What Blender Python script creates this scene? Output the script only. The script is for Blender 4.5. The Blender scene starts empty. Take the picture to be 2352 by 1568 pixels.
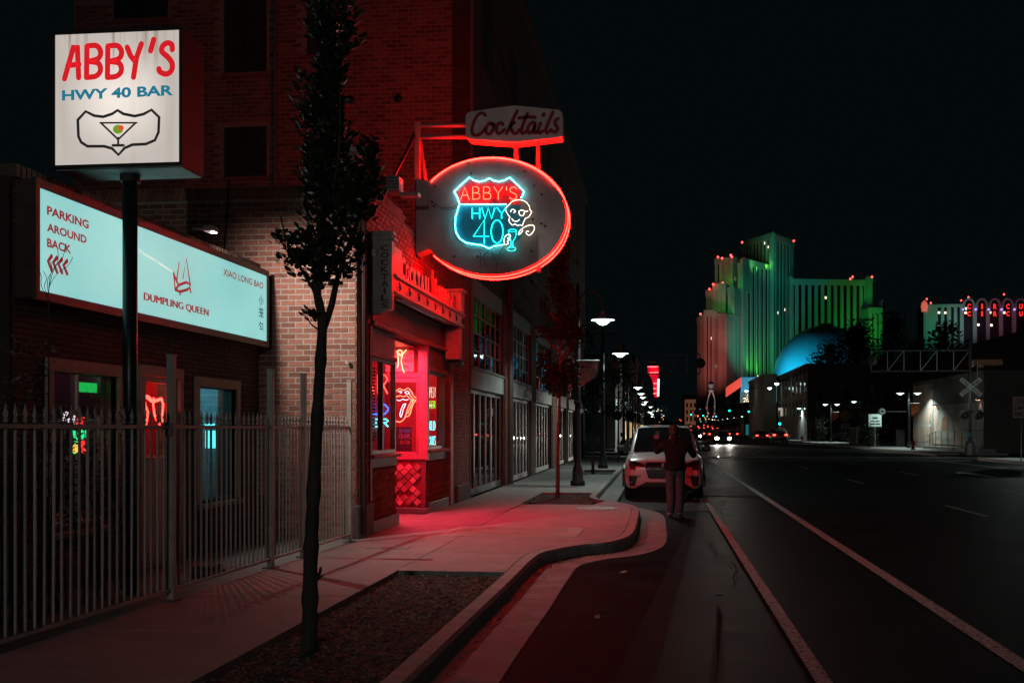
import bpy, math, random
from mathutils import Vector, Matrix
random.seed(7)
R = math.radians
SC = bpy.context.scene
COL = SC.collection
# ---------------------------------------------------------------- camera
TH, CH, HY, U0 = R(6), 1.68, 985.0, .039          # yaw, eye height, horizon row, principal point offset
cd = bpy.data.cameras.new('camera'); cam = bpy.data.objects.new('camera', cd); COL.objects.link(cam)
cam.location = (0, 0, CH); cam.rotation_euler = (R(90), 0, TH)
cd.sensor_width = 36; cd.lens = 36; cd.shift_x = -U0; cd.shift_y = (985-784)/2352
cd.clip_end = 6000; cd.clip_start = .05
SC.camera = cam
# ---------------------------------------------------------------- night sky, exposure
wd = bpy.data.worlds.new('World'); SC.world = wd; wd.use_nodes = True
bg = wd.node_tree.nodes['Background']
bg.inputs[0].default_value = (.30, .62, .70, 1); bg.inputs[1].default_value = .0042
SC.view_settings.view_transform = 'Standard'; SC.view_settings.look = 'None'
SC.view_settings.exposure = 0; SC.view_settings.gamma = 1
SC.cycles.use_denoising = True
SC.cycles.max_bounces = 5; SC.cycles.diffuse_bounces = 2; SC.cycles.glossy_bounces = 3
SC.cycles.transmission_bounces = 4; SC.cycles.transparent_max_bounces = 12
SC.cycles.sample_clamp_indirect = 4; SC.cycles.sample_clamp_direct = 0
SC.cycles.caustics_reflective = False; SC.cycles.caustics_refractive = False
SC.cycles.use_light_tree = True
# ---------------------------------------------------------------- photo pixel (2352 wide) -> point on a known plane
def ray(x, y):
    u = (x-1176)/2352-U0; v = (HY-y)/2352
    return Vector((-math.sin(TH)+u*math.cos(TH), math.cos(TH)+u*math.sin(TH), v))
EYE = Vector((0, 0, CH))
def G(x, y, z=0): r = ray(x, y); return EYE+r*((z-CH)/r.z)
def W(x, y, X): r = ray(x, y); return EYE+r*(X/r.x)
def D(x, y, Y): r = ray(x, y); return EYE+r*(Y/r.y)
def crop(s, ox, oy): return lambda x, y: ((x/s+ox)/1.063, (y/s+oy)/1.063)
c1 = crop(1.823, 0, 0); c4 = crop(2.8, 850, 780); c5 = crop(3.2, 900, 230); c8 = crop(5.227, 900, 560)
c7 = crop(3.5635, 1680, 560); c2 = crop(5.6, 1540, 850); c3 = crop(5.6, 1900, 850); c9 = crop(5.6, 960, 840)
cC = crop(8.4, 2220, 690)
# ---------------------------------------------------------------- text outlines, all evaluated once
TXT = {}
def _texts(lst):
    obs = []
    for s, off in lst:
        c = bpy.data.curves.new('t', 'FONT'); c.body = s; c.resolution_u = 3; c.offset = off
        o = bpy.data.objects.new('t', c); COL.objects.link(o); obs.append((s, o))
    dg = bpy.context.evaluated_depsgraph_get()
    for s, o in obs:
        m = o.evaluated_get(dg).to_mesh()
        TXT[s] = ([v.co.copy() for v in m.vertices], [tuple(p.vertices) for p in m.polygons])
        o.evaluated_get(dg).to_mesh_clear()
    for s, o in obs:
        c = o.data; bpy.data.objects.remove(o); bpy.data.curves.remove(c)
_texts([('HWY 40 BAR', .035), ('PARKING', .035), ('AROUND', .035), ('BACK', .035), ('DUMPLING QUEEN', 0), ('XIAO LONG BAO', .02),
        ('小', .01), ('笼', .008), ('包', .01), ('C', .03), ('O', .03), ('K', .03), ('T', .03), ('A', .03), ('I', .03), ('L', .03), ('S', .03),
        ('U', .03), ('N', .03), ('G', .03), ('E', .03), ('R', .03), ('RAIL', .03), ('ROAD', .03), ('CROSS', .03), ('ING', .03), ('Evans St', .02), ('LANE', .02), ('ENDS', .02),
        ('on\'', .01), ('uitable', .01), ('ame,.', .01), ('CRAWL', .03), ('10.17.26', .03), ('m', .03)])
# ---------------------------------------------------------------- materials
MC = {}
def _nt(name):
    m = bpy.data.materials.new(name); m.use_nodes = True
    return m, m.node_tree, m.node_tree.nodes['Principled BSDF']
def mat(name, col, rough=.6, metal=0, var=.25, scale=6, bump=.0, bscale=60, spec=.5, stretch=(1, 1, 1), col2=None, coat=0, island=0):
    if name in MC: return MC[name]
    m, t, b = _nt(name); n = t.nodes; l = t.links
    tc = n.new('ShaderNodeTexCoord'); mp = n.new('ShaderNodeMapping'); mp.inputs['Scale'].default_value = stretch
    l.new(tc.outputs['Object'], mp.inputs[0])
    nz = n.new('ShaderNodeTexNoise'); nz.inputs['Scale'].default_value = scale; nz.inputs['Detail'].default_value = 8; nz.inputs['Roughness'].default_value = .65
    l.new(mp.outputs[0], nz.inputs[0])
    rp = n.new('ShaderNodeValToRGB'); e = rp.color_ramp.elements
    c2 = col2 or tuple(c*(1-var*1.6) for c in col); c3 = tuple(min(1, c*(1+var*.8)) for c in col)
    e[0].position = .3; e[0].color = (*c2, 1); e[1].position = .72; e[1].color = (*c3, 1)
    l.new(nz.outputs['Fac'], rp.inputs[0]); out = rp.outputs[0]
    if island:
        oi = n.new('ShaderNodeObjectInfo'); ge = n.new('ShaderNodeNewGeometry')
        ad = n.new('ShaderNodeMath'); ad.operation = 'ADD'; l.new(oi.outputs['Random'], ad.inputs[0]); l.new(ge.outputs['Random Per Island'], ad.inputs[1])
        fr = n.new('ShaderNodeMath'); fr.operation = 'FRACT'; l.new(ad.outputs[0], fr.inputs[0])
        mr = n.new('ShaderNodeMapRange'); mr.inputs[3].default_value = 1-island; mr.inputs[4].default_value = 1+island*.5; l.new(fr.outputs[0], mr.inputs[0])
        mx = n.new('ShaderNodeVectorMath'); mx.operation = 'SCALE'; l.new(out, mx.inputs[0]); l.new(mr.outputs[0], mx.inputs['Scale']); out = mx.outputs[0]
    l.new(out, b.inputs['Base Color'])
    b.inputs['Roughness'].default_value = rough; b.inputs['Metallic'].default_value = metal
    b.inputs['Specular IOR Level'].default_value = spec; b.inputs['Coat Weight'].default_value = coat
    if bump:
        n2 = n.new('ShaderNodeTexNoise'); n2.inputs['Scale'].default_value = bscale; n2.inputs['Detail'].default_value = 5; l.new(mp.outputs[0], n2.inputs[0])
        bp = n.new('ShaderNodeBump'); bp.inputs['Strength'].default_value = bump; bp.inputs['Distance'].default_value = .02
        l.new(n2.outputs['Fac'], bp.inputs['Height']); l.new(bp.outputs[0], b.inputs['Normal'])
        mr2 = n.new('ShaderNodeMapRange'); mr2.inputs[3].default_value = max(.05, rough-.12); mr2.inputs[4].default_value = min(1, rough+.12)
        l.new(nz.outputs['Fac'], mr2.inputs[0]); l.new(mr2.outputs[0], b.inputs['Roughness'])
    MC[name] = m; return m
def emit(name, rgb, sample=True, base=None):
    if name in MC: return MC[name]
    m, t, b = _nt(name)
    k = max(rgb)
    b.inputs['Base Color'].default_value = (*(base or [.6*c/k for c in rgb]), 1)
    b.inputs['Emission Color'].default_value = (*[c/k for c in rgb], 1); b.inputs['Emission Strength'].default_value = k
    b.inputs['Roughness'].default_value = .3
    if not sample: m.cycles.emission_sampling = 'NONE'
    MC[name] = m; return m
def glass(name, tint=(.8, .85, .85), rough=.03, refl=.05, top=.22):
    if name in MC: return MC[name]
    m, t, b = _nt(name); n = t.nodes; l = t.links; n.remove(b)
    tr = n.new('ShaderNodeBsdfTransparent'); tr.inputs[0].default_value = (*tint, 1)
    gl = n.new('ShaderNodeBsdfGlossy'); gl.inputs['Roughness'].default_value = rough; gl.inputs[0].default_value = (.9, .9, .9, 1)
    lw = n.new('ShaderNodeLayerWeight'); lw.inputs[0].default_value = .25
    mr = n.new('ShaderNodeMapRange'); mr.inputs[3].default_value = refl; mr.inputs[4].default_value = top; l.new(lw.outputs['Fresnel'], mr.inputs[0])
    mx = n.new('ShaderNodeMixShader'); l.new(mr.outputs[0], mx.inputs[0]); l.new(tr.outputs[0], mx.inputs[1]); l.new(gl.outputs[0], mx.inputs[2])
    l.new(mx.outputs[0], n['Material Output'].inputs[0]); MC[name] = m; return m
def leafmat(name, col, rough=.35, var=.5):
    return mat(name, col, rough, var=.3, scale=3, island=var, spec=.5)
def paintmat(name, paint, under, cover=.5, scale=9, rough=.7):
    """worn road paint: paint broken up over asphalt"""
    if name in MC: return MC[name]
    m, t, b = _nt(name); n = t.nodes; l = t.links
    tc = n.new('ShaderNodeTexCoord'); nz = n.new('ShaderNodeTexNoise'); nz.inputs['Scale'].default_value = scale; nz.inputs['Detail'].default_value = 10; nz.inputs['Roughness'].default_value = .8
    l.new(tc.outputs['Object'], nz.inputs[0])
    rp = n.new('ShaderNodeValToRGB'); rp.color_ramp.elements[0].position = cover-.06; rp.color_ramp.elements[1].position = cover+.06
    rp.color_ramp.elements[0].color = (*under, 1); rp.color_ramp.elements[1].color = (*paint, 1)
    l.new(nz.outputs['Fac'], rp.inputs[0]); l.new(rp.outputs[0], b.inputs['Base Color']); b.inputs['Roughness'].default_value = rough
    MC[name] = m; return m
# ---------------------------------------------------------------- mesh builder
class MB:
    def __init__(s): s.v = []; s.f = []
    def add(s, vs, fs):
        o = len(s.v); s.v += [tuple(v) for v in vs]; s.f += [tuple(i+o for i in f) for f in fs]; return s
    def box(s, a, b):
        x0, x1 = sorted((a[0], b[0])); y0, y1 = sorted((a[1], b[1])); z0, z1 = sorted((a[2], b[2]))
        return s.add([(x0, y0, z0), (x1, y0, z0), (x1, y1, z0), (x0, y1, z0), (x0, y0, z1), (x1, y0, z1), (x1, y1, z1), (x0, y1, z1)],
                     [(0, 3, 2, 1), (4, 5, 6, 7), (0, 1, 5, 4), (1, 2, 6, 5), (2, 3, 7, 6), (3, 0, 4, 7)])
    def bbox(s, a, b, r=.006):
        """box with chamfered edges"""
        x0, x1 = sorted((a[0], b[0])); y0, y1 = sorted((a[1], b[1])); z0, z1 = sorted((a[2], b[2]))
        r = min(r, (x1-x0)*.3, (y1-y0)*.3, (z1-z0)*.3); vs = []; ix = {}
        for i, (x, sx) in enumerate(((x0, 1), (x1, -1))):
            for j, (y, sy) in enumerate(((y0, 1), (y1, -1))):
                for k, (z, sz) in enumerate(((z0, 1), (z1, -1))):
                    for ax in range(3):
                        p = [x, y, z]; o = [r*sx, r*sy, r*sz]
                        for q in range(3):
                            if q != ax: p[q] += o[q]
                        ix[i, j, k, ax] = len(vs); vs.append(tuple(p))
        fs = []
        for i in (0, 1): fs.append([ix[i, j, k, 0] for j, k in ((0, 0), (0, 1), (1, 1), (1, 0))][::1 if i == 0 else -1])
        for j in (0, 1): fs.append([ix[i, j, k, 1] for i, k in ((0, 0), (1, 0), (1, 1), (0, 1))][::1 if j == 0 else -1])
        for k in (0, 1): fs.append([ix[i, j, k, 2] for i, j in ((0, 0), (0, 1), (1, 1), (1, 0))][::1 if k == 0 else -1])
        for a1, a2, a3 in ((0, 1, 2), (1, 2, 0), (2, 0, 1)):
            for p in (0, 1):
                for q in (0, 1):
                    k0 = [0, 0, 0]; k1 = [0, 0, 0]; k0[a1] = k1[a1] = p; k0[a2] = k1[a2] = q; k0[a3] = 0; k1[a3] = 1
                    fs.append((ix[(*k0, a1)], ix[(*k1, a1)], ix[(*k1, a2)], ix[(*k0, a2)]))
        for i in (0, 1):
            for j in (0, 1):
                for k in (0, 1): fs.append((ix[i, j, k, 0], ix[i, j, k, 1], ix[i, j, k, 2]))
        return s.add(vs, fs)
    def bar(s, p, q, w, h=None, up=(0, 0, 1)):
        """square bar from p to q"""
        p = Vector(p); q = Vector(q); h = h or w; d = (q-p).normalized(); u = Vector(up)
        if abs(d.dot(u)) > .98: u = Vector((0, 1, 0))
        x = d.cross(u).normalized()*w/2; y = x.cross(d).normalized()*h/2
        vs = [p-x-y, p+x-y, p+x+y, p-x+y, q-x-y, q+x-y, q+x+y, q-x+y]
        return s.add(vs, [(0, 3, 2, 1), (4, 5, 6, 7), (0, 1, 5, 4), (1, 2, 6, 5), (2, 3, 7, 6), (3, 0, 4, 7)])
    def tube(s, pts, r, n=6, closed=False, cap=True):
        pts = [Vector(p) for p in pts]; m = len(pts); rr = r if isinstance(r, (list, tuple)) else [r]*m
        o = len(s.v); pu = None
        for i, p in enumerate(pts):
            a = pts[i-1] if (i or closed) else p; b = pts[(i+1) % m] if (i < m-1 or closed) else p
            d = (b-a).normalized() if (b-a).length > 1e-9 else Vector((0, 0, 1))
            if pu is None:
                pu = Vector((0, 0, 1)) if abs(d.z) < .9 else Vector((0, 1, 0))
            x = d.cross(pu)
            if x.length < 1e-5: x = d.orthogonal()
            x.normalize(); y = x.cross(d).normalized(); pu = y
            for k in range(n):
                t = 2*math.pi*k/n; s.v.append(tuple(p+(x*math.cos(t)+y*math.sin(t))*rr[i]))
        for i in range(m if closed else m-1):
            j = (i+1) % m
            for k in range(n):
                k2 = (k+1) % n; s.f.append((o+i*n+k, o+i*n+k2, o+j*n+k2, o+j*n+k))
        if cap and not closed:
            s.f.append(tuple(o+k for k in range(n))[::-1]); s.f.append(tuple(o+(m-1)*n+k for k in range(n)))
        return s
    def lathe(s, prof, c=(0, 0, 0), n=16, ax='z'):
        o = len(s.v)
        for r, h in prof:
            for k in range(n):
                t = 2*math.pi*k/n; a, b = r*math.cos(t), r*math.sin(t)
                p = {'z': (a, b, h), 'y': (a, h, b), 'x': (h, a, b)}[ax]
                s.v.append((c[0]+p[0], c[1]+p[1], c[2]+p[2]))
        for i in range(len(prof)-1):
            for k in range(n):
                k2 = (k+1) % n; s.f.append((o+i*n+k, o+i*n+k2, o+(i+1)*n+k2, o+(i+1)*n+k))
        s.f.append(tuple(o+k for k in range(n))[::-1]); s.f.append(tuple(o+(len(prof)-1)*n+k for k in range(n)))
        return s
    def prism(s, poly, d):
        """3D polygon extruded by vector d"""
        poly = [Vector(p) for p in poly]; d = Vector(d); n = len(poly)
        vs = poly+[p+d for p in poly]
        return s.add(vs, [tuple(range(n))[::-1], tuple(range(n, 2*n))]+[(i, (i+1) % n, (i+1) % n+n, i+n) for i in range(n)])
    def loft(s, rings, closed=True, caps=True):
        o = len(s.v); n = len(rings[0])
        for r in rings: s.v += [tuple(p) for p in r]
        for i in range(len(rings)-1):
            for k in range(n if closed else n-1):
                k2 = (k+1) % n; s.f.append((o+i*n+k, o+i*n+k2, o+(i+1)*n+k2, o+(i+1)*n+k))
        if caps: s.f.append(tuple(o+k for k in range(n))[::-1]); s.f.append(tuple(o+(len(rings)-1)*n+k for k in range(n)))
        return s
    def text(s, body, p0, right, up, w, h, depth=.004):
        """text fitted in a w x h box at p0"""
        vs, fs = TXT[body]; x0 = min(v.x for v in vs); x1 = max(v.x for v in vs); y0 = min(v.y for v in vs); y1 = max(v.y for v in vs)
        right = Vector(right).normalized(); up = Vector(up).normalized(); nrm = right.cross(up)
        pt = [Vector(p0)+right*((v.x-x0)/(x1-x0)*w)+up*((v.y-y0)/(y1-y0)*h)+nrm*depth for v in vs]
        s.add(pt, fs)
        if depth > .01:                                     # side walls
            ec = {}
            for f in fs:
                for a, b in zip(f, f[1:]+f[:1]): ec[frozenset((a, b))] = ec.get(frozenset((a, b)), 0)+1
            bk = [p-nrm*depth for p in pt]; o = len(s.v); s.v += [tuple(p) for p in pt+bk]; m = len(pt)
            for f in fs:
                for a, b in zip(f, f[1:]+f[:1]):
                    if ec[frozenset((a, b))] == 1: s.f.append((o+a, o+a+m, o+b+m, o+b))
        return s
    def ribbon(s, pts, w, nrm, t=.004):
        """flat brush stroke with round ends, lying in the plane with normal nrm"""
        pts = [Vector(p) for p in pts]; nrm = Vector(nrm).normalized(); ww = w if isinstance(w, (list, tuple)) else [w]*len(pts)
        L, Rr = [], []
        for i, p in enumerate(pts):
            d = (pts[min(i+1, len(pts)-1)]-pts[max(i-1, 0)]).normalized(); x = nrm.cross(d).normalized()*ww[i]/2
            L.append(p+x+nrm*t); Rr.append(p-x+nrm*t)
        n = len(pts); s.add(L+Rr, [(i, n+i, n+i+1, i+1) for i in range(n-1)])
        for p, q, i in ((pts[0], pts[1], 0), (pts[-1], pts[-2], n-1)):
            d = (p-q).normalized(); x = nrm.cross(d)
            s.add([p+(x*math.cos(a)+d*math.sin(a))*ww[i]/2+nrm*t*.9 for a in [math.pi*k/6 for k in range(7)]], [tuple(range(7))])
        return s
    def build(s, name, m, parent=None, local=False, smooth=False, kind=None):
        me = bpy.data.meshes.new(name); me.from_pydata(s.v, [], s.f); me.validate(); me.update()
        if smooth: me.polygons.foreach_set('use_smooth', [True]*len(me.polygons))
        me.materials.append(m); o = bpy.data.objects.new(name, me); COL.objects.link(o)
        if parent is not None:
            o.parent = parent
            if not local and not parent.get('w0'): o.location = -parent.location
            if not local: o['w0'] = 1
        if kind: o['kind'] = kind
        return o
def lit(name, m, parent, a, b, r=0):
    mb = MB(); (mb.bbox(a, b, r) if r else mb.box(a, b)); return mb.build(name, m, parent)
def thing(name, label, cat, loc=(0, 0, 0), group=None, rz=0):
    o = bpy.data.objects.new(name, None); COL.objects.link(o); o.location = loc; o.rotation_euler.z = rz; o.empty_display_size = .2
    o['label'] = label; o['category'] = cat
    if group: o['group'] = group
    return o
def tag(o, label, cat, group=None):
    o['label'] = label; o['category'] = cat
    if group: o['group'] = group
    return o
def struct(o, label=None):
    o['kind'] = 'structure'
    if label: o['label'] = label
    return o
def copy_tree(o, parent=None):
    c = o.copy(); COL.objects.link(c); c.parent = parent
    for ch in list(o.children): copy_tree(ch, c)
    return c
def dup(o, loc, label, rz=None, sc=None):
    c = copy_tree(o); c.location = loc; c['label'] = label
    if rz is not None: c.rotation_euler.z = rz
    if sc is not None: c.scale = (sc, sc, sc)
    return c
def lamp(kind, name, loc, power, col, parent=None, size=.1, aim=None, angle=120, blend=.5, sy=None):
    d = bpy.data.lights.new(name, kind); d.energy = power; d.color = col
    if kind in ('POINT', 'SPOT'): d.shadow_soft_size = size
    if kind == 'AREA':
        d.size = size
        if sy: d.shape = 'RECTANGLE'; d.size_y = sy
    if kind == 'SPOT': d.spot_size = R(angle); d.spot_blend = blend
    o = bpy.data.objects.new(name, d); COL.objects.link(o); o.location = loc
    if aim is not None: o.rotation_euler = (Vector(aim)-Vector(loc)).to_track_quat('-Z', 'Y').to_euler()
    if parent is not None:
        o.parent = parent
        if not parent.get('w0') and not parent.get('loc'): o.location = Vector(loc)-parent.location
    return o
def smooth(pts, k=5, closed=False):
    """Catmull-Rom through the points"""
    P = [Vector(p) for p in pts]; n = len(P); out = []
    for i in range(n if closed else n-1):
        a = P[i-1] if (i or closed) else P[0]; b = P[i]; c = P[(i+1) % n]; d = P[(i+2) % n] if (i+2 < n or closed) else P[-1]
        for j in range(k):
            t = j/k; out.append(.5*((2*b)+(c-a)*t+(2*a-5*b+4*c-d)*t*t+(3*b-a-3*c+d)*t**3))
    if not closed: out.append(P[-1])
    return out
# stroke letters on a unit box, y up
SF = {'A': [[(0, 0), (.5, 1), (1, 0)], [(.2, .36), (.8, .36)]],
      'B': [[(0, 0), (0, 1), (.55, 1), (.85, .88), (.85, .64), (.55, .52), (0, .52)], [(.55, .52), (.95, .42), (1, .2), (.8, .03), (0, 0)]],
      'Y': [[(0, 1), (.5, .48), (1, 1)], [(.5, .48), (.5, 0)]], 'H': [[(0, 0), (0, 1)], [(1, 0), (1, 1)], [(0, .5), (1, .5)]],
      'W': [[(0, 1), (.25, 0), (.5, 1), (.75, 0), (1, 1)]], '4': [[(1, .3), (0, .3), (.7, 1), (.7, 0)]],
      '0': [[(.5+.5*math.cos(a), .5+.5*math.sin(a)) for a in [R(15*k) for k in range(25)]]], "'": [[(.5, 1), (.5, .72)]],
      'S': [[(.95, .85), (.7, 1), (.3, 1), (.05, .82), (.15, .62), (.5, .52), (.85, .4), (.97, .2), (.7, 0), (.3, 0), (0, .15)]],
      'O': [[(.5+.5*math.cos(a), .5+.5*math.sin(a)) for a in [R(30*k) for k in range(13)]]],
      'P': [[(0, 0), (0, 1), (.7, 1), (1, .8), (.7, .5), (0, .5)]], 'E': [[(1, 1), (0, 1), (0, 0), (1, 0)], [(0, .5), (.8, .5)]],
      'N': [[(0, 0), (0, 1), (1, 0), (1, 1)]], 'R': [[(0, 0), (0, 1), (.7, 1), (1, .78), (.7, .52), (0, .52)], [(.5, .52), (1, 0)]],
      'K': [[(0, 0), (0, 1)], [(1, 1), (0, .45), (1, 0)]], 'I': [[(.5, 0), (.5, 1)]], 'G': [[(1, .8), (.6, 1), (.1, .8), (0, .5), (.1, .2), (.6, 0), (1, .2), (1, .48), (.6, .48)]],
      'D': [[(0, 0), (0, 1), (.6, .95), (1, .6), (1, .4), (.6, .05), (0, 0)]], 'L': [[(0, 1), (0, 0), (1, 0)]], 'T': [[(0, 1), (1, 1)], [(.5, 1), (.5, 0)]], 'C': [[(1, .8), (.6, 1), (.1, .8), (0, .5), (.1, .2), (.6, 0), (1, .2)]]}
# ---------------------------------------------------------------- brick laying
def bricks(parent, o, u, v, nu, length, height, bl, bh, j, proud, m, keep, score, nparts=300, seed=1, jit=.003, mj=None):
    """courses on the plane o + u*a + v*b, outward normal nu; keep(a0,a1,b0,b1) says whether a brick stands there"""
    rnd = random.Random(seed); o = Vector(o); u = Vector(u); v = Vector(v); nu = Vector(nu)
    lst = []; rows = int(height/(bh+j))
    for r in range(rows):
        b0 = r*(bh+j); a = -(bl+j)*(.5 if r % 2 else 0)
        while a < length-.02:
            a0 = max(a, 0); a1 = min(a+bl, length)
            if a1-a0 > .03 and keep(a0, a1, b0, b0+bh): lst.append((a0, a1, b0, b0+bh, rnd.random()))
            a += bl+j
    full = [q for q in lst if abs(q[1]-q[0]-bl) < 1e-4]; full.sort(key=lambda q: -score((q[0]+q[1])/2, (q[2]+q[3])/2))
    single = set(id(q) for q in full[:nparts])
    def corners(a0, a1, b0, b1, d):
        i = .004
        return [o+u*x+v*y+nu*z for x, y, z in ((a0, b0, -.01), (a1, b0, -.01), (a1, b1, -.01), (a0, b1, -.01), (a0+i, b0+i, d), (a1-i, b0+i, d), (a1-i, b1-i, d), (a0+i, b1-i, d))]
    FS = [(4, 5, 6, 7), (0, 1, 5, 4), (1, 2, 6, 5), (2, 3, 7, 6), (3, 0, 4, 7)]
    flip = u.cross(v).dot(nu) < 0
    if flip: FS = [f[::-1] for f in FS]
    meshes = []
    for k in range(3):
        mb = MB(); i = .004; d = proud+(k-1)*jit
        mb.add([u*x+v*y+nu*z for x, y, z in ((0, 0, -.01), (bl, 0, -.01), (bl, bh, -.01), (0, bh, -.01), (i, i, d), (bl-i, i, d), (bl-i, bh-i, d), (i, bh-i, d))], FS)
        me = bpy.data.meshes.new('brick'); me.from_pydata(mb.v, [], mb.f); me.update(); me.materials.append(m); meshes.append(me)
    rest = MB(); off = Vector((0, 0, 0)) if parent.get('w0') else parent.location
    for q in lst:
        if id(q) in single:
            ob = bpy.data.objects.new('brick', meshes[int(q[4]*3)]); COL.objects.link(ob); ob.parent = parent; ob.location = o+u*q[0]+v*q[2]-off
        else: rest.add(corners(*q[:4], proud+(q[4]-.5)*2*jit), FS)
    if rest.v: rest.build('brick_courses', m, parent, kind='stuff')
# ================================================================ ground
ZS = .15
M_asph = mat('asphalt', (.011, .016, .0175), .55, var=.55, scale=1.4, bump=.5, bscale=160, spec=.012)
M_conc = mat('sidewalk_concrete', (.25, .235, .22), .75, var=.16, scale=2.2, bump=.22, bscale=90, island=.10)
M_curb = mat('curb_concrete', (.27, .26, .245), .78, var=.25, scale=5, bump=.4, bscale=70)
M_gut = mat('gutter_concrete', (.17, .17, .165), .72, var=.4, scale=3, bump=.3, bscale=80)
M_line = paintmat('worn_white_line', (.42, .42, .40), (.03, .03, .03), .485, 22)
M_line2 = paintmat('faded_white_line', (.34, .34, .33), (.03, .03, .03), .49, 20)
M_rust = mat('weathered_iron', (.16, .14, .12), .5, .6, var=.4, scale=12, bump=.3)
M_dirt = mat('dark_soil', (.035, .025, .018), .95, var=.4, scale=14, bump=.8, bscale=50)
M_chip = mat('bark_chips', (.17, .12, .08), .85, var=.4, scale=20, island=.85)
M_black = mat('black_paint', (.012, .012, .013), .45, var=.2)
M_steel = mat('galvanised_steel', (.28, .29, .29), .45, .7, var=.25, scale=5)

road = struct(MB().add([(-3000, -60, 0), (3000, -60, 0), (3000, 4000, 0), (-3000, 4000, 0)], [(0, 1, 2, 3)]).build('road', M_asph))
# kerb line of the near sidewalk, at the road side
curb_pts = smooth([(-1.55, -3, 0), (-1.54, 2, 0), (-1.52, 6, 0), (-1.48, 10, 0), (-1.46, 12.3, 0), (-1.3, 13.0, 0), (-1.0, 13.55, 0), (-.65, 13.95, 0), (-.42, 14.7, 0), (-.35, 15.8, 0), (-.35, 17.6, 0), (-.36, 19.3, 0), (-.45, 20.4, 0), (-.7, 21.3, 0),
                   (-1.05, 22.0, 0), (-1.33, 22.7, 0), (-1.43, 23.6, 0), (-1.45, 26, 0), (-1.45, 34, 0), (-1.45, 44, 0), (-1.45, 56, 0)], 6)
def offs(P, d):
    out = []
    for i, p in enumerate(P):
        t = (P[min(i+1, len(P)-1)]-P[max(i-1, 0)]).normalized(); out.append(p+Vector((-t.y, t.x, 0))*d)
    return out
cin = offs(curb_pts, .16); gout = offs(curb_pts, -.46)
def curbx(y, P=None):
    P = P or cin
    for a, b in zip(P, P[1:]):
        if a.y <= y <= b.y: return a.x+(b.x-a.x)*(y-a.y)/max(b.y-a.y, 1e-6)
    return P[-1].x
walk = struct(MB().add([(-4.6, -3, .06), (-1.6, -3, .06), (-1.6, 56, .06), (-4.6, 56, .06)], [(0, 1, 2, 3)]).build('sidewalk', mat('dark_joint', (.05, .047, .043), .9)))  # dark bed showing in the slab joints
# kerb in cast lengths with joints
mbs = []; cur = None; acc = 0; last = None
for i in range(len(curb_pts)-1):
    if cur is None or acc > 3.0: cur = []; mbs.append(cur); acc = 0
    cur.append(i); acc += (curb_pts[i+1]-curb_pts[i]).length
for ids in mbs:
    rings = []
    idl = ids+[ids[-1]+1]
    for q, i in enumerate(idl):
        a, b = curb_pts[i].copy(), cin[i].copy()
        if q == len(idl)-1: dd = (curb_pts[i-1]-curb_pts[i]).normalized()*.008; a += dd; b += dd
        n = (a-b).normalized()
        rings.append([a+Vector((0, 0, -.05)), a-n*.008+Vector((0, 0, ZS-.03)), a-n*.03+Vector((0, 0, ZS)), b+Vector((0, 0, ZS)), b+Vector((0, 0, -.05))])
    MB().loft(rings).build('curb_length', M_curb, walk)
# gutter pan in lengths
for k, ids in enumerate(mbs):
    idl = ids+[ids[-1]+1]; rings = []
    for q, i in enumerate(idl):
        a, b = curb_pts[i].copy(), gout[i].copy()
        if q == len(idl)-1: dd = (curb_pts[i-1]-curb_pts[i]).normalized()*.01; a += dd; b += dd
        b = b+Vector((random.uniform(-.006, .008), 0, 0)) if 0 < q < len(idl)-1 else b
        rings.append([b+Vector((0, 0, .008)), a+Vector((0, 0, .004)), a+Vector((0, 0, -.02)), b+Vector((0, 0, -.02))])
    MB().loft(rings).build('gutter_length', M_gut, walk)
# sidewalk slabs
def slab(poly, m=M_conc, z=ZS, name='slab', par=None):
    g = .006; c = sum((Vector(p) for p in poly), Vector((0, 0)))/len(poly)
    top = [Vector(p)+(c-Vector(p)).normalized()*g*1.4 for p in poly]; rim = [Vector(p)+(c-Vector(p)).normalized()*.003 for p in poly]
    dz = random.uniform(-.002, .002)
    MB().loft([[(p.x, p.y, z-.09) for p in rim], [(p.x, p.y, z-.008+dz) for p in rim], [(p.x, p.y, z+dz) for p in top]]).build(name, m, par or walk)
XF, XM = -4.62, -2.83
ys = [-3, -1.2, .4, 2.2, 4.0, 5.7, 7.45, 9.15, 10.85]
for a, b in zip(ys, ys[1:]): slab([(XF, a), (XM, a), (XM, b), (XF, b)])
ys2 = [10.85, 12.5, 13.88, 15.9, 18.1, 20.6, 22.6]
for a, b in zip(ys2, ys2[1:]):
    xl = XF if a < 13 else -4.18
    slab([(xl, a), (XM, a), (XM, b), (xl, b)])
    if 15.5 < a < 18.05: slab([(-5.62, a+.42 if a < 16 else a), (-4.18, a+.42 if a < 16 else a), (-4.18, min(b, 18.2)), (-5.62, min(b, 18.2))])
def bulb(a, b, xl=XM):
    st = [a+(b-a)*k/8 for k in range(9)]
    slab([(xl, a)]+[(curbx(y)-.004, y) for y in st]+[(xl, b)])
bulb(10.87, 12.5); bulb(12.5, 14.25); bulb(14.25, 15.95); bulb(15.95, 18.3); bulb(18.3, 20.75)
st = [20.75+k*.35 for k in range(6)]; slab([(-1.35, 20.75)]+[(curbx(y)-.004, y) for y in st if curbx(y) > -1.34][:4])
y = 22.6
while y < 55:
    b = min(y+2.0, 56); slab([(-4.18, y), (XM, y), (XM, b), (-4.18, b)])
    if y > 24.5: slab([(XM, y), (curbx(y)-.004, y), (curbx(b)-.004, b), (XM, b)]) if not (33.5 < y < 37.5) else None
    y = b
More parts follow.
